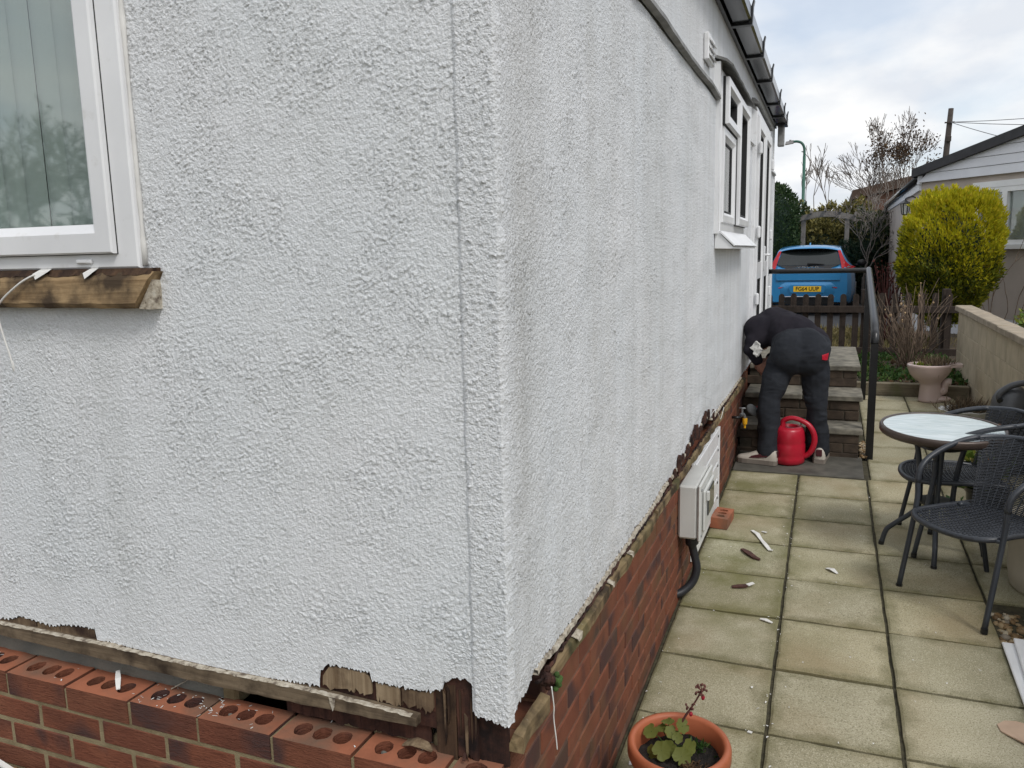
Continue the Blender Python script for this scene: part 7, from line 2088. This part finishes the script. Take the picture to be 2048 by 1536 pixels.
def bush(name, label, cat, c, r, n, mat, leaf, g_seed, lump=0.25, solid='leaf_dark', trunk=True, boxy=2.0, aspect=0.5, core=0.72, group=None, depth=0.12):
    g = np.random.default_rng(g_seed)
    z0 = c[2]
    t = thing(name, label, cat, (c[0], c[1], z0), 0, group)
    d = g.normal(0, 1, (n, 3)); d /= np.linalg.norm(d, axis=1, keepdims=True)
    k = (np.abs(d) ** boxy).sum(1) ** (-1 / boxy); p = d * k[:, None]
    ph = g.uniform(0, 6, 6)
    L = lump * (0.5 * np.sin(p[:, 0] * 4 + ph[0]) * np.cos(p[:, 2] * 5 + ph[1]) + 0.35 * np.sin(p[:, 0] * 9 + ph[2] + p[:, 1] * 4) * np.sin(p[:, 2] * 8 + ph[3]) + 0.25 * np.sin(p[:, 0] * 19 + ph[4]) * np.sin(p[:, 2] * 17 + ph[5]))
    s_ = (1 + L) * (1 - np.abs(g.normal(0, depth, n)))
    P = p * s_[:, None] * np.array(r) + np.array([0, 0, r[2]])
    P = P[P[:, 2] > 0.02]; dd = (P - np.array([0, 0, r[2]])) / np.array(r)
    V, F = leaf_cloud(P, dd * 0.6 + np.array([0, 0, 0.35]), leaf, g, aspect, 0.6)
    leaf_obj('crown', V, F, mat, t)
    b = MB(); b.ellipsoid((0, 0, 0), (1, 1, 1), 20, 14)
    b.v = [tuple(np.array(q) * (np.abs(np.array(q)) ** boxy).sum() ** (-1 / boxy) * np.array(r) * core + np.array([0, 0, r[2] * 0.98])) for q in b.v]
    b.build('inner_mass', solid, t)
    b = MB(); b.tube([(0, 0, -0.05), (0.02, 0, r[2] * 0.5), (0, 0.02, r[2])], [0.06, 0.05, 0.03], 7); b.build('trunk', 'bark', t)
    return t
def gg(x, y): return gz(min(max(x, -8), 8), min(y, 40)) - 0.06
bush('tall_hedge', 'tall dark green clipped hedge beside the far corner of the home', 'hedge', (-1.13, 19.2, gg(-0.95, 19)), (1.02, 1.0, 1.42), 30000, 'leaf_hedge', 0.08, 31, 0.08, boxy=5.0, aspect=0.4, core=0.86)
bush('laurel_shrub', 'dark leafy shrub rising behind the street lamp', 'shrub', (0.1, 21.5, gg(0, 21)), (0.75, 0.7, 1.18), 5000, 'leaf_laurel', 0.12, 32, 0.3)
bush('laurel_shrub', 'pale yellow-green flowering shrub above the wooden arch', 'shrub', (0.85, 21.2, gg(0, 21)), (0.95, 0.7, 1.24), 9000, 'leaf_olive', 0.11, 33, 0.28)
bush('laurel_shrub', 'olive shrub seen through the wooden arch', 'shrub', (0.35, 20.6, gg(0, 20)), (0.85, 0.6, 1.0), 7000, 'leaf_olive', 0.10, 34, 0.3)
bush('laurel_shrub', 'dark green shrub right of the wooden arch', 'shrub', (1.55, 20.2, gg(1, 20)), (0.75, 0.7, 1.13), 8000, 'leaf_laurel', 0.10, 35, 0.3)
bush('laurel_shrub', 'low very dark shrub behind the roof of the car', 'shrub', (1.15, 19.4, gg(1, 20)), (0.60, 0.5, 0.72), 6000, 'leaf_dark', 0.10, 36, 0.25)
bush('garden_shrub', 'green shrub with yellowish leaves beyond the block wall', 'shrub', (2.95, 8.7, gz(2.9, 8.7)), (0.42, 0.45, 0.46), 1900, 'leaf_fresh', 0.07, 37, 0.35, depth=0.3, core=0.45)
bush('garden_shrub', 'dark straggly shrub behind the coping of the block wall', 'shrub', (2.62, 7.4, gz(2.6, 7.4)), (0.36, 0.5, 0.40), 1500, 'leaf_laurel', 0.06, 38, 0.35, depth=0.3, core=0.5)
bush('garden_shrub', 'brown and green shrub at the right edge beyond the wall', 'shrub', (2.95, 6.6, gz(2.9, 6.6)), (0.38, 0.5, 0.40), 1300, 'leaf_brown', 0.06, 39, 0.35, depth=0.35, core=0.4)

# bare shrub with pale seed heads in the planting bed
g = random.Random(77)
sh = thing('bare_shrub', 'leafless brown hydrangea shrub with a few pale dry buds', 'shrub', (1.49, 8.45, gz(1.49, 8.45) + 0.06))
b = MB(); tips = []
for i in range(46):
    a = g.uniform(0, 6.28); s_ = g.uniform(0.10, 0.80)
    d = Vector((math.cos(a) * s_, math.sin(a) * s_ * 0.8, 1.0))
    branch_tree(b, (0.10 * math.cos(a) * g.random(), 0.10 * math.sin(a) * g.random(), 0), d, g.uniform(0.20, 0.50), g.uniform(0.005, 0.010), 2, g, 0.40, 0.72, (1, 3), tips, 0.22, 3, 0.0022, 5)
b.build('branches', 'twig', sh, fix=False, smooth=True)
tp = [q for q in tips if q[2] == 0 and q[0].z > 0.55]
for i in range(26):
    q = g.choice(tp)[0]
    b = MB(); r_ = g.uniform(0.008, 0.020) if i < 9 else g.uniform(0.004, 0.009)
    b.ellipsoid(q, (r_, r_, r_ * 1.2), 8, 6); b.build('bud', 'bud_pale', sh, smooth=True)
sh2 = thing('red_stem_shrub', 'slim shrub with dark red stems beside the bungalow wall', 'shrub', (1.50, 11.9, gg(1.5, 11.9)))
b = MB(); tips = []
for i in range(26):
    d = Vector((g.gauss(0, 0.10), g.gauss(0, 0.10), 1.0))
    branch_tree(b, (g.gauss(0, 0.09), g.gauss(0, 0.09), 0), d, g.uniform(0.5, 0.75), g.uniform(0.007, 0.013), 1, g, 0.16, 0.75, (1, 2), tips, 0.3, 3, 0.003, 5)
b.build('stems', 'twig_red', sh2, fix=False, smooth=True)
gn = np.random.default_rng(5); P = np.array([tuple(q[0]) for q in tips for _ in range(4)]) + gn.normal(0, 0.05, (4 * len(tips), 3))
V, F = leaf_cloud(P, np.tile([0, 0, 0.2], (len(P), 1)), 0.05, gn, 0.5, 0.8); leaf_obj('leaves', V, F, 'leaf_red', sh2)
sh3 = thing('climber', 'thin bare climbing stems on the wall under the bungalow window', 'climber', (2.87, 11.55, gg(2.8, 11.5)))
b = MB()
for i in range(7):
    branch_tree(b, (g.uniform(-0.25, 0.3), g.uniform(-0.1, 0.1), 0), (g.gauss(0, 0.12), 0, 1), g.uniform(0.5, 0.8), 0.007, 2, g, 0.25, 0.75, (1, 2), None, 0.3, 4, 0.003, 5)
b.build('stems', 'twig', sh3, fix=False, smooth=True)

def tree(name, label, loc, H, seed, mat, depth=6, r=0.12, spread=0.45, leaves=None, nl=0, ls=0.2, kids=(2, 3), up=0.12, first=0.3, stems=1, lean=(0, 0), minr=0.010, lzmax=9e9, ratio=0.68, Lf=0.23, lx=9e9):
    g = random.Random(seed)
    t = thing(name, label, 'tree', loc)
    b = MB(); tips = []
    b.tube([(0, 0, -0.2), (lean[0] * 0.2, 0, H * first * 0.5), (lean[0] * 0.5, lean[1] * 0.5, H * first)], [r * 1.2, r, r * 0.85], 8, cap=False)
    b.build('trunk', mat, t, fix=False, smooth=True)
    b = MB()
    for i in range(stems):
        a = g.uniform(0, 6.28)
        branch_tree(b, (lean[0] * 0.5, lean[1] * 0.5, H * first - 0.02), (lean[0] + math.cos(a) * 0.3 * (stems > 1), lean[1] + math.sin(a) * 0.3 * (stems > 1), 1.0), H * Lf, r * 0.8 / math.sqrt(stems), depth, g, spread, ratio, kids, tips, up, 3, minr, 5)
    b.build('crown', mat, t, fix=False, smooth=True)
    if leaves:
        gn = np.random.default_rng(seed)
        tp = [q for q in tips if q[2] <= 3 and q[0].z < lzmax and abs(q[0].x) < lx]
        cl = [tp[i] for i in gn.integers(0, len(tp), max(1, nl // 7))]
        P = np.concatenate([np.array(tuple(q[0])) + gn.normal(0, ls * 1.6, (7, 3)) for q in cl])
        V, F = leaf_cloud(P, np.tile([0, 0, -0.2], (len(P), 1)), ls, gn, 0.6, 0.9); leaf_obj('leaves', V, F, leaves, t)
    return t
tree('oak_tree', 'half bare tree with clumps of brown leaves behind the bungalow roof', (2.80, 30, 0.3), 6.7, 5, 'twig_oak', 6, 0.07, 0.36, 'leaf_brown', 1700, 0.085, (2, 3), 0.16, 0.30, 4, (0, 0), 0.0055, 5.4, Lf=0.15, lx=1.1, ratio=0.60)
tree('bare_tree', 'slim leafless tree left of the gap above the wooden arch', (0.35, 30, 0.3), 4.6, 12, 'twig_grey', 5, 0.05, 0.32, None, 0, 0, (2, 3), 0.22, 0.3, 2, (0, 0), 0.008)
tree('bare_tree', 'spreading leafless tree above the middle of the wooden arch', (1.10, 31, 0.3), 4.6, 15, 'twig_grey', 5, 0.06, 0.5, None, 0, 0, (2, 3), 0.12, 0.28, 3, (0.12, 0), 0.008)
tree('bare_tree', 'leafless tree leaning in front of the brown roof', (1.75, 27, 0.3), 4.3, 18, 'twig_grey', 4, 0.045, 0.5, None, 0, 0, (2, 3), 0.12, 0.25, 3, (0.15, 0), 0.007)
tree('bare_tree', 'small twisted bare tree right of the wooden arch', (1.35, 18.8, 0.25), 2.3, 23, 'twig_grey', 5, 0.04, 0.6, None, 0, 0, (2, 3), 0.05, 0.3, 3, (0, 0), 0.005)
# trees on the far side of the plot, seen mirrored in the front window
for i, (x, y, H, s_, lab) in enumerate(((-13.5, -11.0, 6.2, 41, 'left leafless tree mirrored in the front window'), (-11.0, -10.5, 5.6, 43, 'middle leafless tree mirrored in the front window'), (-16.5, -12.0, 6.4, 47, 'far leafless tree mirrored in the front window'))):
    tree('bare_tree', lab, (x, y, -0.5), H, s_, 'bark', 6, 0.10, 0.5, 'leaf_brown', 300, 0.10, (2, 3), 0.08, 0.15, 5, (0, 0), 0.010, Lf=0.2)
bush('rear_hedge', 'dark hedge mirrored in the lower part of the front window', 'hedge', (-13.0, -13.0, -0.7), (8.0, 1.0, 1.6), 9000, 'leaf_hedge', 0.26, 51, 0.15, boxy=4.0)

# ------------------------------------------------------------------ arch, panel fence, lamp, pole
arch = thing('garden_arch', 'grey wooden garden arch behind the blue car', 'arch', (0.475, 19.6, gg(0.4, 19.5)))
for x in (-0.49, 0.49):
    for y in (-0.22, 0.22):
        b = MB(); b.box(x - 0.05, x + 0.05, y - 0.035, y + 0.035, 0, 2.03, 0.006); b.build('post', 'arch_wood', arch)
for y in (-0.27, 0.27):
    b = MB(); pts = [(-0.68, 2.00), (-0.45, 2.06), (-0.2, 2.12), (0, 2.13), (0.2, 2.12), (0.45, 2.06), (0.68, 2.00)]
    b.prism([(x, z + 0.06) for x, z in pts] + [(x, z - 0.06) for x, z in pts[::-1]], 'y', y - 0.02, y + 0.02); b.build('curved_beam', 'arch_wood', arch)
for x, z in ((-0.66, 2.07), (-0.32, 2.16), (0.0, 2.20), (0.32, 2.16), (0.66, 2.07)):
    b = MB(); b.box(x - 0.022, x + 0.022, -0.42, 0.42, z - 0.02, z + 0.06, 0.004); b.build('cross_bar', 'arch_wood', arch)
pf = thing('panel_fence', 'weathered timber board fence behind the car', 'fence', (0, 20.0, 0))
for i in range(60):
    x = 0.95 + 0.125 * i - 4.5
    if -0.2 < x < 1.02: continue
    b = MB(); b.box(x, x + 0.118, random.uniform(-0.01, 0.01), 0.02, gg(x, 20), gg(x, 20) + 1.05 + random.uniform(-0.01, 0.01), 0.004); b.build('board', 'panel_fence', pf)
for z in (0.25, 0.85):
    for (xa, xb) in ((-3.55, -0.2), (1.05, 3.9)):
        b = MB(); b.box(xa, xb, 0.021, 0.06, gg(0, 20) + z, gg(0, 20) + z + 0.07, 0.003); b.build('rail', 'panel_fence', pf)

lx, ly = -0.17, 24.0
lamp = thing('street_lamp', 'green street lamp post with a curved top over the hedge', 'street lamp', (lx, ly, gg(lx, ly)))
b = MB(); h0 = 4.62 - gg(lx, ly)
b.tube([(0, 0, 0), (0, 0, 1.1), (0, 0, 1.12), (-0.02, 0, h0 - 0.35)], [0.07, 0.07, 0.05, 0.042], 10); b.build('post', 'lamp_green', lamp, smooth=True)
b = MB(); b.tube(bez([(-0.02, 0, h0 - 0.38), (-0.03, 0, h0 - 0.12), (-0.10, 0, h0 + 0.02), (-0.22, 0, h0 + 0.075), (-0.34, 0, h0 + 0.075)], 5), 0.036, 8); b.build('arm', 'lamp_green', lamp, smooth=True)
b = MB(); b.add([(-0.33, -0.08, h0 + 0.03), (-0.56, -0.09, h0 + 0.0), (-0.56, 0.09, h0 + 0.0), (-0.33, 0.08, h0 + 0.03), (-0.33, -0.07, h0 + 0.115), (-0.54, -0.06, h0 + 0.085), (-0.54, 0.06, h0 + 0.085), (-0.33, 0.07, h0 + 0.115)], [(0, 1, 2, 3), (7, 6, 5, 4), (0, 4, 5, 1), (1, 5, 6, 2), (2, 6, 7, 3), (3, 7, 4, 0)]); b.build('lamp_head', 'lamp_head', lamp)
b = MB(); b.tube([(-0.42, 0, h0 + 0.09), (-0.42, 0, h0 + 0.135)], 0.03, 8); b.build('photocell', 'lamp_head', lamp)
b = MB(); b.tube([(-0.05, 0, h0 - 0.23), (-0.10, 0, h0 - 0.215)], 0.015, 6); b.build('bracket', 'lamp_green', lamp)

px2, py2 = 3.90, 28.0
pole = thing('telegraph_pole', 'dark wooden telegraph pole rising behind the bungalow roof', 'pole', (px2, py2, gg(4, 28)))
b = MB(); b.tube([(-0.12, 0, -0.2), (0.0, 0, 3.5), (0.085, 0, 5.87 - gg(4, 28))], [0.10, 0.095, 0.075], 10); b.build('shaft', 'pole_wood', pole, smooth=True)
b = MB(); b.box(-0.08, 0.20, -0.10, -0.04, 5.42 - gg(4, 28), 5.46 - gg(4, 28)); b.build('cross_bracket', 'pole_wood', pole)
b = MB(); b.box(-0.02, 0.13, -0.14, -0.09, 4.85 - gg(4, 28), 5.02 - gg(4, 28), 0.01); b.build('junction_box', 'pole_wood', pole)
b = MB(); b.tube([(-0.02, -0.05, 4.3 - gg(4, 28)), (-0.16, -0.1, 4.26 - gg(4, 28)), (-0.20, -0.1, 4.32 - gg(4, 28))], 0.014, 5); b.build('step_iron', 'pole_wood', pole)
for i, (x, y, z, sag, lab) in enumerate(((16.0, 24.0, 6.3, 0.5, 'highest overhead wire running right from the telegraph pole'), (16.0, 21.0, 4.4, 0.4, 'middle overhead wire running down right from the telegraph pole'), (7.2, 19.0, 3.05, 0.15, 'lowest overhead wire dropping from the pole to the bungalow roof'))):
    a = Vector((px2 + 0.08, py2 - 0.1, 5.44)); e = Vector((x, y, z)); b = MB()
    b.tube([a.lerp(e, t / 12) - Vector((0, 0, sag * 4 * (t / 12) * (1 - t / 12))) for t in range(13)], 0.010, 4); o = b.build('overhead_wire', 'wire'); tag(o, lab, 'wire', 'wires from the telegraph pole')

# ------------------------------------------------------------------ neighbouring bungalow (canted front), brown-roofed building far behind
nb_ = thing('bungalow', 'beige rendered bungalow with dark low roof and white boarded gable', 'bungalow')
N0 = Vector((1.92, 13.0)); fd = Vector((0.69, -0.724)).normalized(); N1 = N0 + fd * 4.6
NE = 2.60; NBZ = gg(2, 13) - 0.1
def wallq(name, a, c, z0, z1, th, mat, parent=nb_, out=None):
    b = MB(); a = Vector(a); c = Vector(c); d = (c - a).normalized(); nrm = Vector((d.y, -d.x)) if out is None else Vector(out)
    vs = []
    for p in (a, c, c - nrm * th, a - nrm * th):
        vs += [(p.x, p.y, z0), (p.x, p.y, z1)]
    b.add(vs, [(0, 2, 3, 1), (2, 4, 5, 3), (4, 6, 7, 5), (6, 0, 1, 7), (1, 3, 5, 7), (0, 6, 4, 2)]); return b.build(name, mat, parent)
fn = Vector((fd.y, -fd.x))          # outward normal of the front
if fn.dot(Vector((0.6, -1.5)) - N0) < 0: fn = -fn
S1 = Vector((1.90, 20.5))
def fpt(t, o_=0.0): p = N0 + fd * t + fn * o_; return p
# front wall pieces around the window (t from 0.9 to 2.5)
WT0, WT1, WZa, WZb = 0.98, 2.5, 1.60, 2.42
wallq('front_wall', fpt(0), fpt(WT0), NBZ + 0.45, NE, 0.15, 'nb_render', out=fn); wallq('front_wall', fpt(WT1), fpt(4.6), NBZ + 0.45, NE, 0.15, 'nb_render', out=fn)
wallq('front_wall', fpt(WT0), fpt(WT1), NBZ + 0.45, WZa, 0.15, 'nb_render', out=fn); wallq('front_wall', fpt(WT0), fpt(WT1), WZb, NE, 0.15, 'nb_render', out=fn)
wallq('skirting', fpt(0, -0.01), fpt(4.6, -0.01), NBZ - 0.2, NBZ + 0.449, 0.12, 'nb_board', out=fn)
wallq('side_wall', N0 + Vector((0.0, 0.0)), S1, NBZ, NE - 0.02, 0.15, 'nb_render', out=Vector((-1, 0)))
win = bpy.data.objects.new('window', None); C.objects.link(win); win.parent = nb_
def fbar(name, t0, t1, z0, z1, o0, o1, mat, parent):
    b = MB(); vs = []
    for p in (fpt(t0, o0), fpt(t1, o0), fpt(t1, o1), fpt(t0, o1)): vs += [(p.x, p.y, z0), (p.x, p.y, z1)]
    b.add(vs, [(0, 2, 3, 1), (2, 4, 5, 3), (4, 6, 7, 5), (6, 0, 1, 7), (1, 3, 5, 7), (0, 6, 4, 2)]); return b.build(name, mat, parent)
for (t0, t1, z0, z1) in ((WT0, WT1, WZa, WZa + 0.07), (WT0, WT1, WZb - 0.07, WZb), (WT0, WT0 + 0.07, WZa + 0.07, WZb - 0.07), (WT1 - 0.07, WT1, WZa + 0.07, WZb - 0.07), (WT0 + 0.42, WT0 + 0.50, WZa + 0.07, WZb - 0.07), (WT0 + 0.07, WT0 + 0.42, 2.10, 2.16), (WT0 + 0.98, WT0 + 1.06, WZa + 0.07, WZb - 0.07)):
    fbar('window_bar', t0, t1, z0, z1, 0.03, -0.06, 'upvc', win)
fbar('sill', WT0 - 0.05, WT1 + 0.05, WZa - 0.06, WZa - 0.002, 0.09, -0.05, 'upvc', win)
fbar('lintel_trim', WT0 - 0.05, WT1 + 0.05, WZb + 0.002, WZb + 0.09, 0.035, -0.05, 'upvc', win)
fbar('pane', WT0 + 0.05, WT1 - 0.05, WZa + 0.05, WZb - 0.05, -0.030, -0.036, 'glass', win)
fbar('net_curtain', WT0 + 0.03, WT1 - 0.03, WZa + 0.03, 2.12, -0.12, -0.125, 'net_curtain', win)
fbar('roller_blind', WT0 + 0.03, WT1 - 0.03, 2.12, WZb, -0.125, -0.13, 'blind', win)
# horizontal shadow moulding under the gable
fbar('moulding', 0.05, 4.6, 2.44, 2.455, 0.012, -0.01, 'nb_render', nb_)
# gable boards, each its own
AP = 2.3; PITCH_N = 0.225
def rz_(t): return NE + 0.10 + PITCH_N * min(t, 2 * AP - t)
z = NE
k = 0
while z < NE + 0.10 + PITCH_N * AP:
    z1 = min(z + 0.135, NE + 0.10 + PITCH_N * AP)
    t0 = max(0.0, (z1 - 0.005 - NE - 0.10) / PITCH_N); b = MB(); vs = []
    t0b = max(0.0, (z - NE - 0.10) / PITCH_N)
    if 2 * AP - 2 * t0 > 0.1:
        o_ = 0.055
        pts = [(t0b, z), (2 * AP - t0b, z), (2 * AP - t0, z1 - 0.006), (t0, z1 - 0.006)]
        for off in (o_, 0.0):
            for (t_, zz) in pts: p = fpt(t_, off + (0.012 if zz == z and off > 0 else 0)); vs.append((p.x, p.y, zz))
        b.add(vs, [(0, 1, 2, 3), (7, 6, 5, 4), (0, 4, 5, 1), (1, 5, 6, 2), (2, 6, 7, 3), (3, 7, 4, 0)]); b.build('gable_board', 'nb_board', nb_)
    z = z1; k += 1
b = MB(); vs = []
for t_, zz in ((0, NE), (AP, NE + 0.1 + PITCH_N * AP), (2 * AP, NE)): p = fpt(t_, -0.02); vs.append((p.x, p.y, zz))
b.add(vs, [(0, 1, 2)]); b.build('gable_back', 'nb_roof', nb_)
# verge (black edge) and roof slopes
for (ta, tb) in ((-0.08, AP), (2 * AP + 0.08, AP)):
    b = MB(); vs = []
    for t_, zz in ((ta, NE + 0.085), (tb, NE + 0.10 + PITCH_N * AP)):
        for off in (0.14, -0.03):
            p = fpt(t_, off); vs += [(p.x, p.y, zz - 0.005), (p.x, p.y, zz + 0.125)]
    b.add(vs, [(0, 4, 5, 1), (2, 3, 7, 6), (1, 5, 7, 3), (0, 2, 6, 4), (0, 1, 3, 2), (4, 6, 7, 5)]); b.build('verge', 'nb_roof', nb_)
ridge_d = Vector((0.02, 7.5))
b = MB(); vs = []
pA = fpt(-0.08, 0.0); pB = fpt(AP, 0.0); pC = fpt(2 * AP + 0.08, 0.0)
for p, zz in ((pA, NE + 0.11), (pB, NE + 0.22 + PITCH_N * AP), (pC, NE + 0.11)):
    vs += [(p.x, p.y, zz), (p.x + ridge_d.x, p.y + ridge_d.y, zz)]
b.add(vs, [(0, 1, 3, 2), (2, 3, 5, 4)]); b.build('roof', 'nb_roof', nb_)
# side eaves gutter and downpipe
b = MB(); b.tube([(1.86, 12.98, NE + 0.06), (1.84, 20.5, NE + 0.02)], 0.055, 8); gtr = b.build('gutter', 'gutter_plastic', nb_, smooth=True)
b = MB(); b.box(1.885, 1.92, 13.0, 20.5, NE - 0.12, NE + 0.02); b.build('fascia', 'nb_board', nb_)
b = MB(); b.tube([(1.84, 20.45, NE), (1.84, 20.45, NBZ)], 0.04, 8); b.build('downpipe', 'gutter_plastic', gtr, smooth=True)
b = MB(); p = fpt(0.0, 0.02); b.box(p.x - 0.05, p.x + 0.02, p.y - 0.03, p.y + 0.06, NE - 0.03, NE + 0.14, 0.005); b.build('box_end', 'nb_board', nb_)
# side window and lantern
b = MB(); b.box(1.84, 1.90, 13.75, 14.75, 1.25, 2.15, 0.01); sw_ = b.build('side_window', 'upvc', nb_)
b = MB(); b.box(1.832, 1.8395, 13.83, 14.67, 1.33, 2.07); b.build('side_pane', 'car_glass', sw_)
lt = thing('wall_lantern', 'black iron wall lantern on the side of the bungalow', 'lantern', (1.90, 13.30, 2.33))
b = MB(); b.tube(bez([(0.0, 0, -0.06), (-0.02, 0, 0.05), (-0.10, 0, 0.075), (-0.17, 0, 0.05), (-0.17, 0, 0.02)], 4), 0.010, 6); b.box(-0.012, 0.0, -0.03, 0.03, -0.1, 0.06); b.build('bracket', 'black_metal', lt, smooth=False)
b = MB(); b.lathe([(0.0, 0.03), (0.035, 0.005), (0.085, -0.025), (0.085, -0.035), (0, -0.035)], 6, -0.17, 0); b.build('hood', 'black_metal', lt)
for k in range(6):
    a = R(60 * k); b = MB(); b.tube([(-0.17 + 0.072 * math.cos(a), 0.072 * math.sin(a), -0.035), (-0.17 + 0.05 * math.cos(a), 0.05 * math.sin(a), -0.20)], 0.006, 4); b.build('glazing_bar', 'black_metal', lt)
b = MB(); b.lathe([(0.066, -0.037), (0.045, -0.198)], 6, -0.17, 0); b.build('pane', 'glass', lt)
b = MB(); b.lathe([(0, -0.20), (0.055, -0.20), (0.03, -0.22), (0, -0.225)], 6, -0.17, 0); b.build('base', 'black_metal', lt)

fb = thing('brown_building', 'brown building with a dull mono-pitch roof far behind the shrubs', 'building', (0, 0, 0))
b = MB(); b.prism([(1.35, 0.2), (6.5, 0.2), (6.5, 4.35), (1.35, 3.25)], 'y', 29.2, 34); b.build('wall', 'brown_brick', fb)
b = MB(); b.prism([(1.25, 3.255), (6.7, 4.42), (6.7, 4.72), (1.25, 3.56)], 'y', 29.0, 34.2); b.build('roof', 'brown_roof', fb)
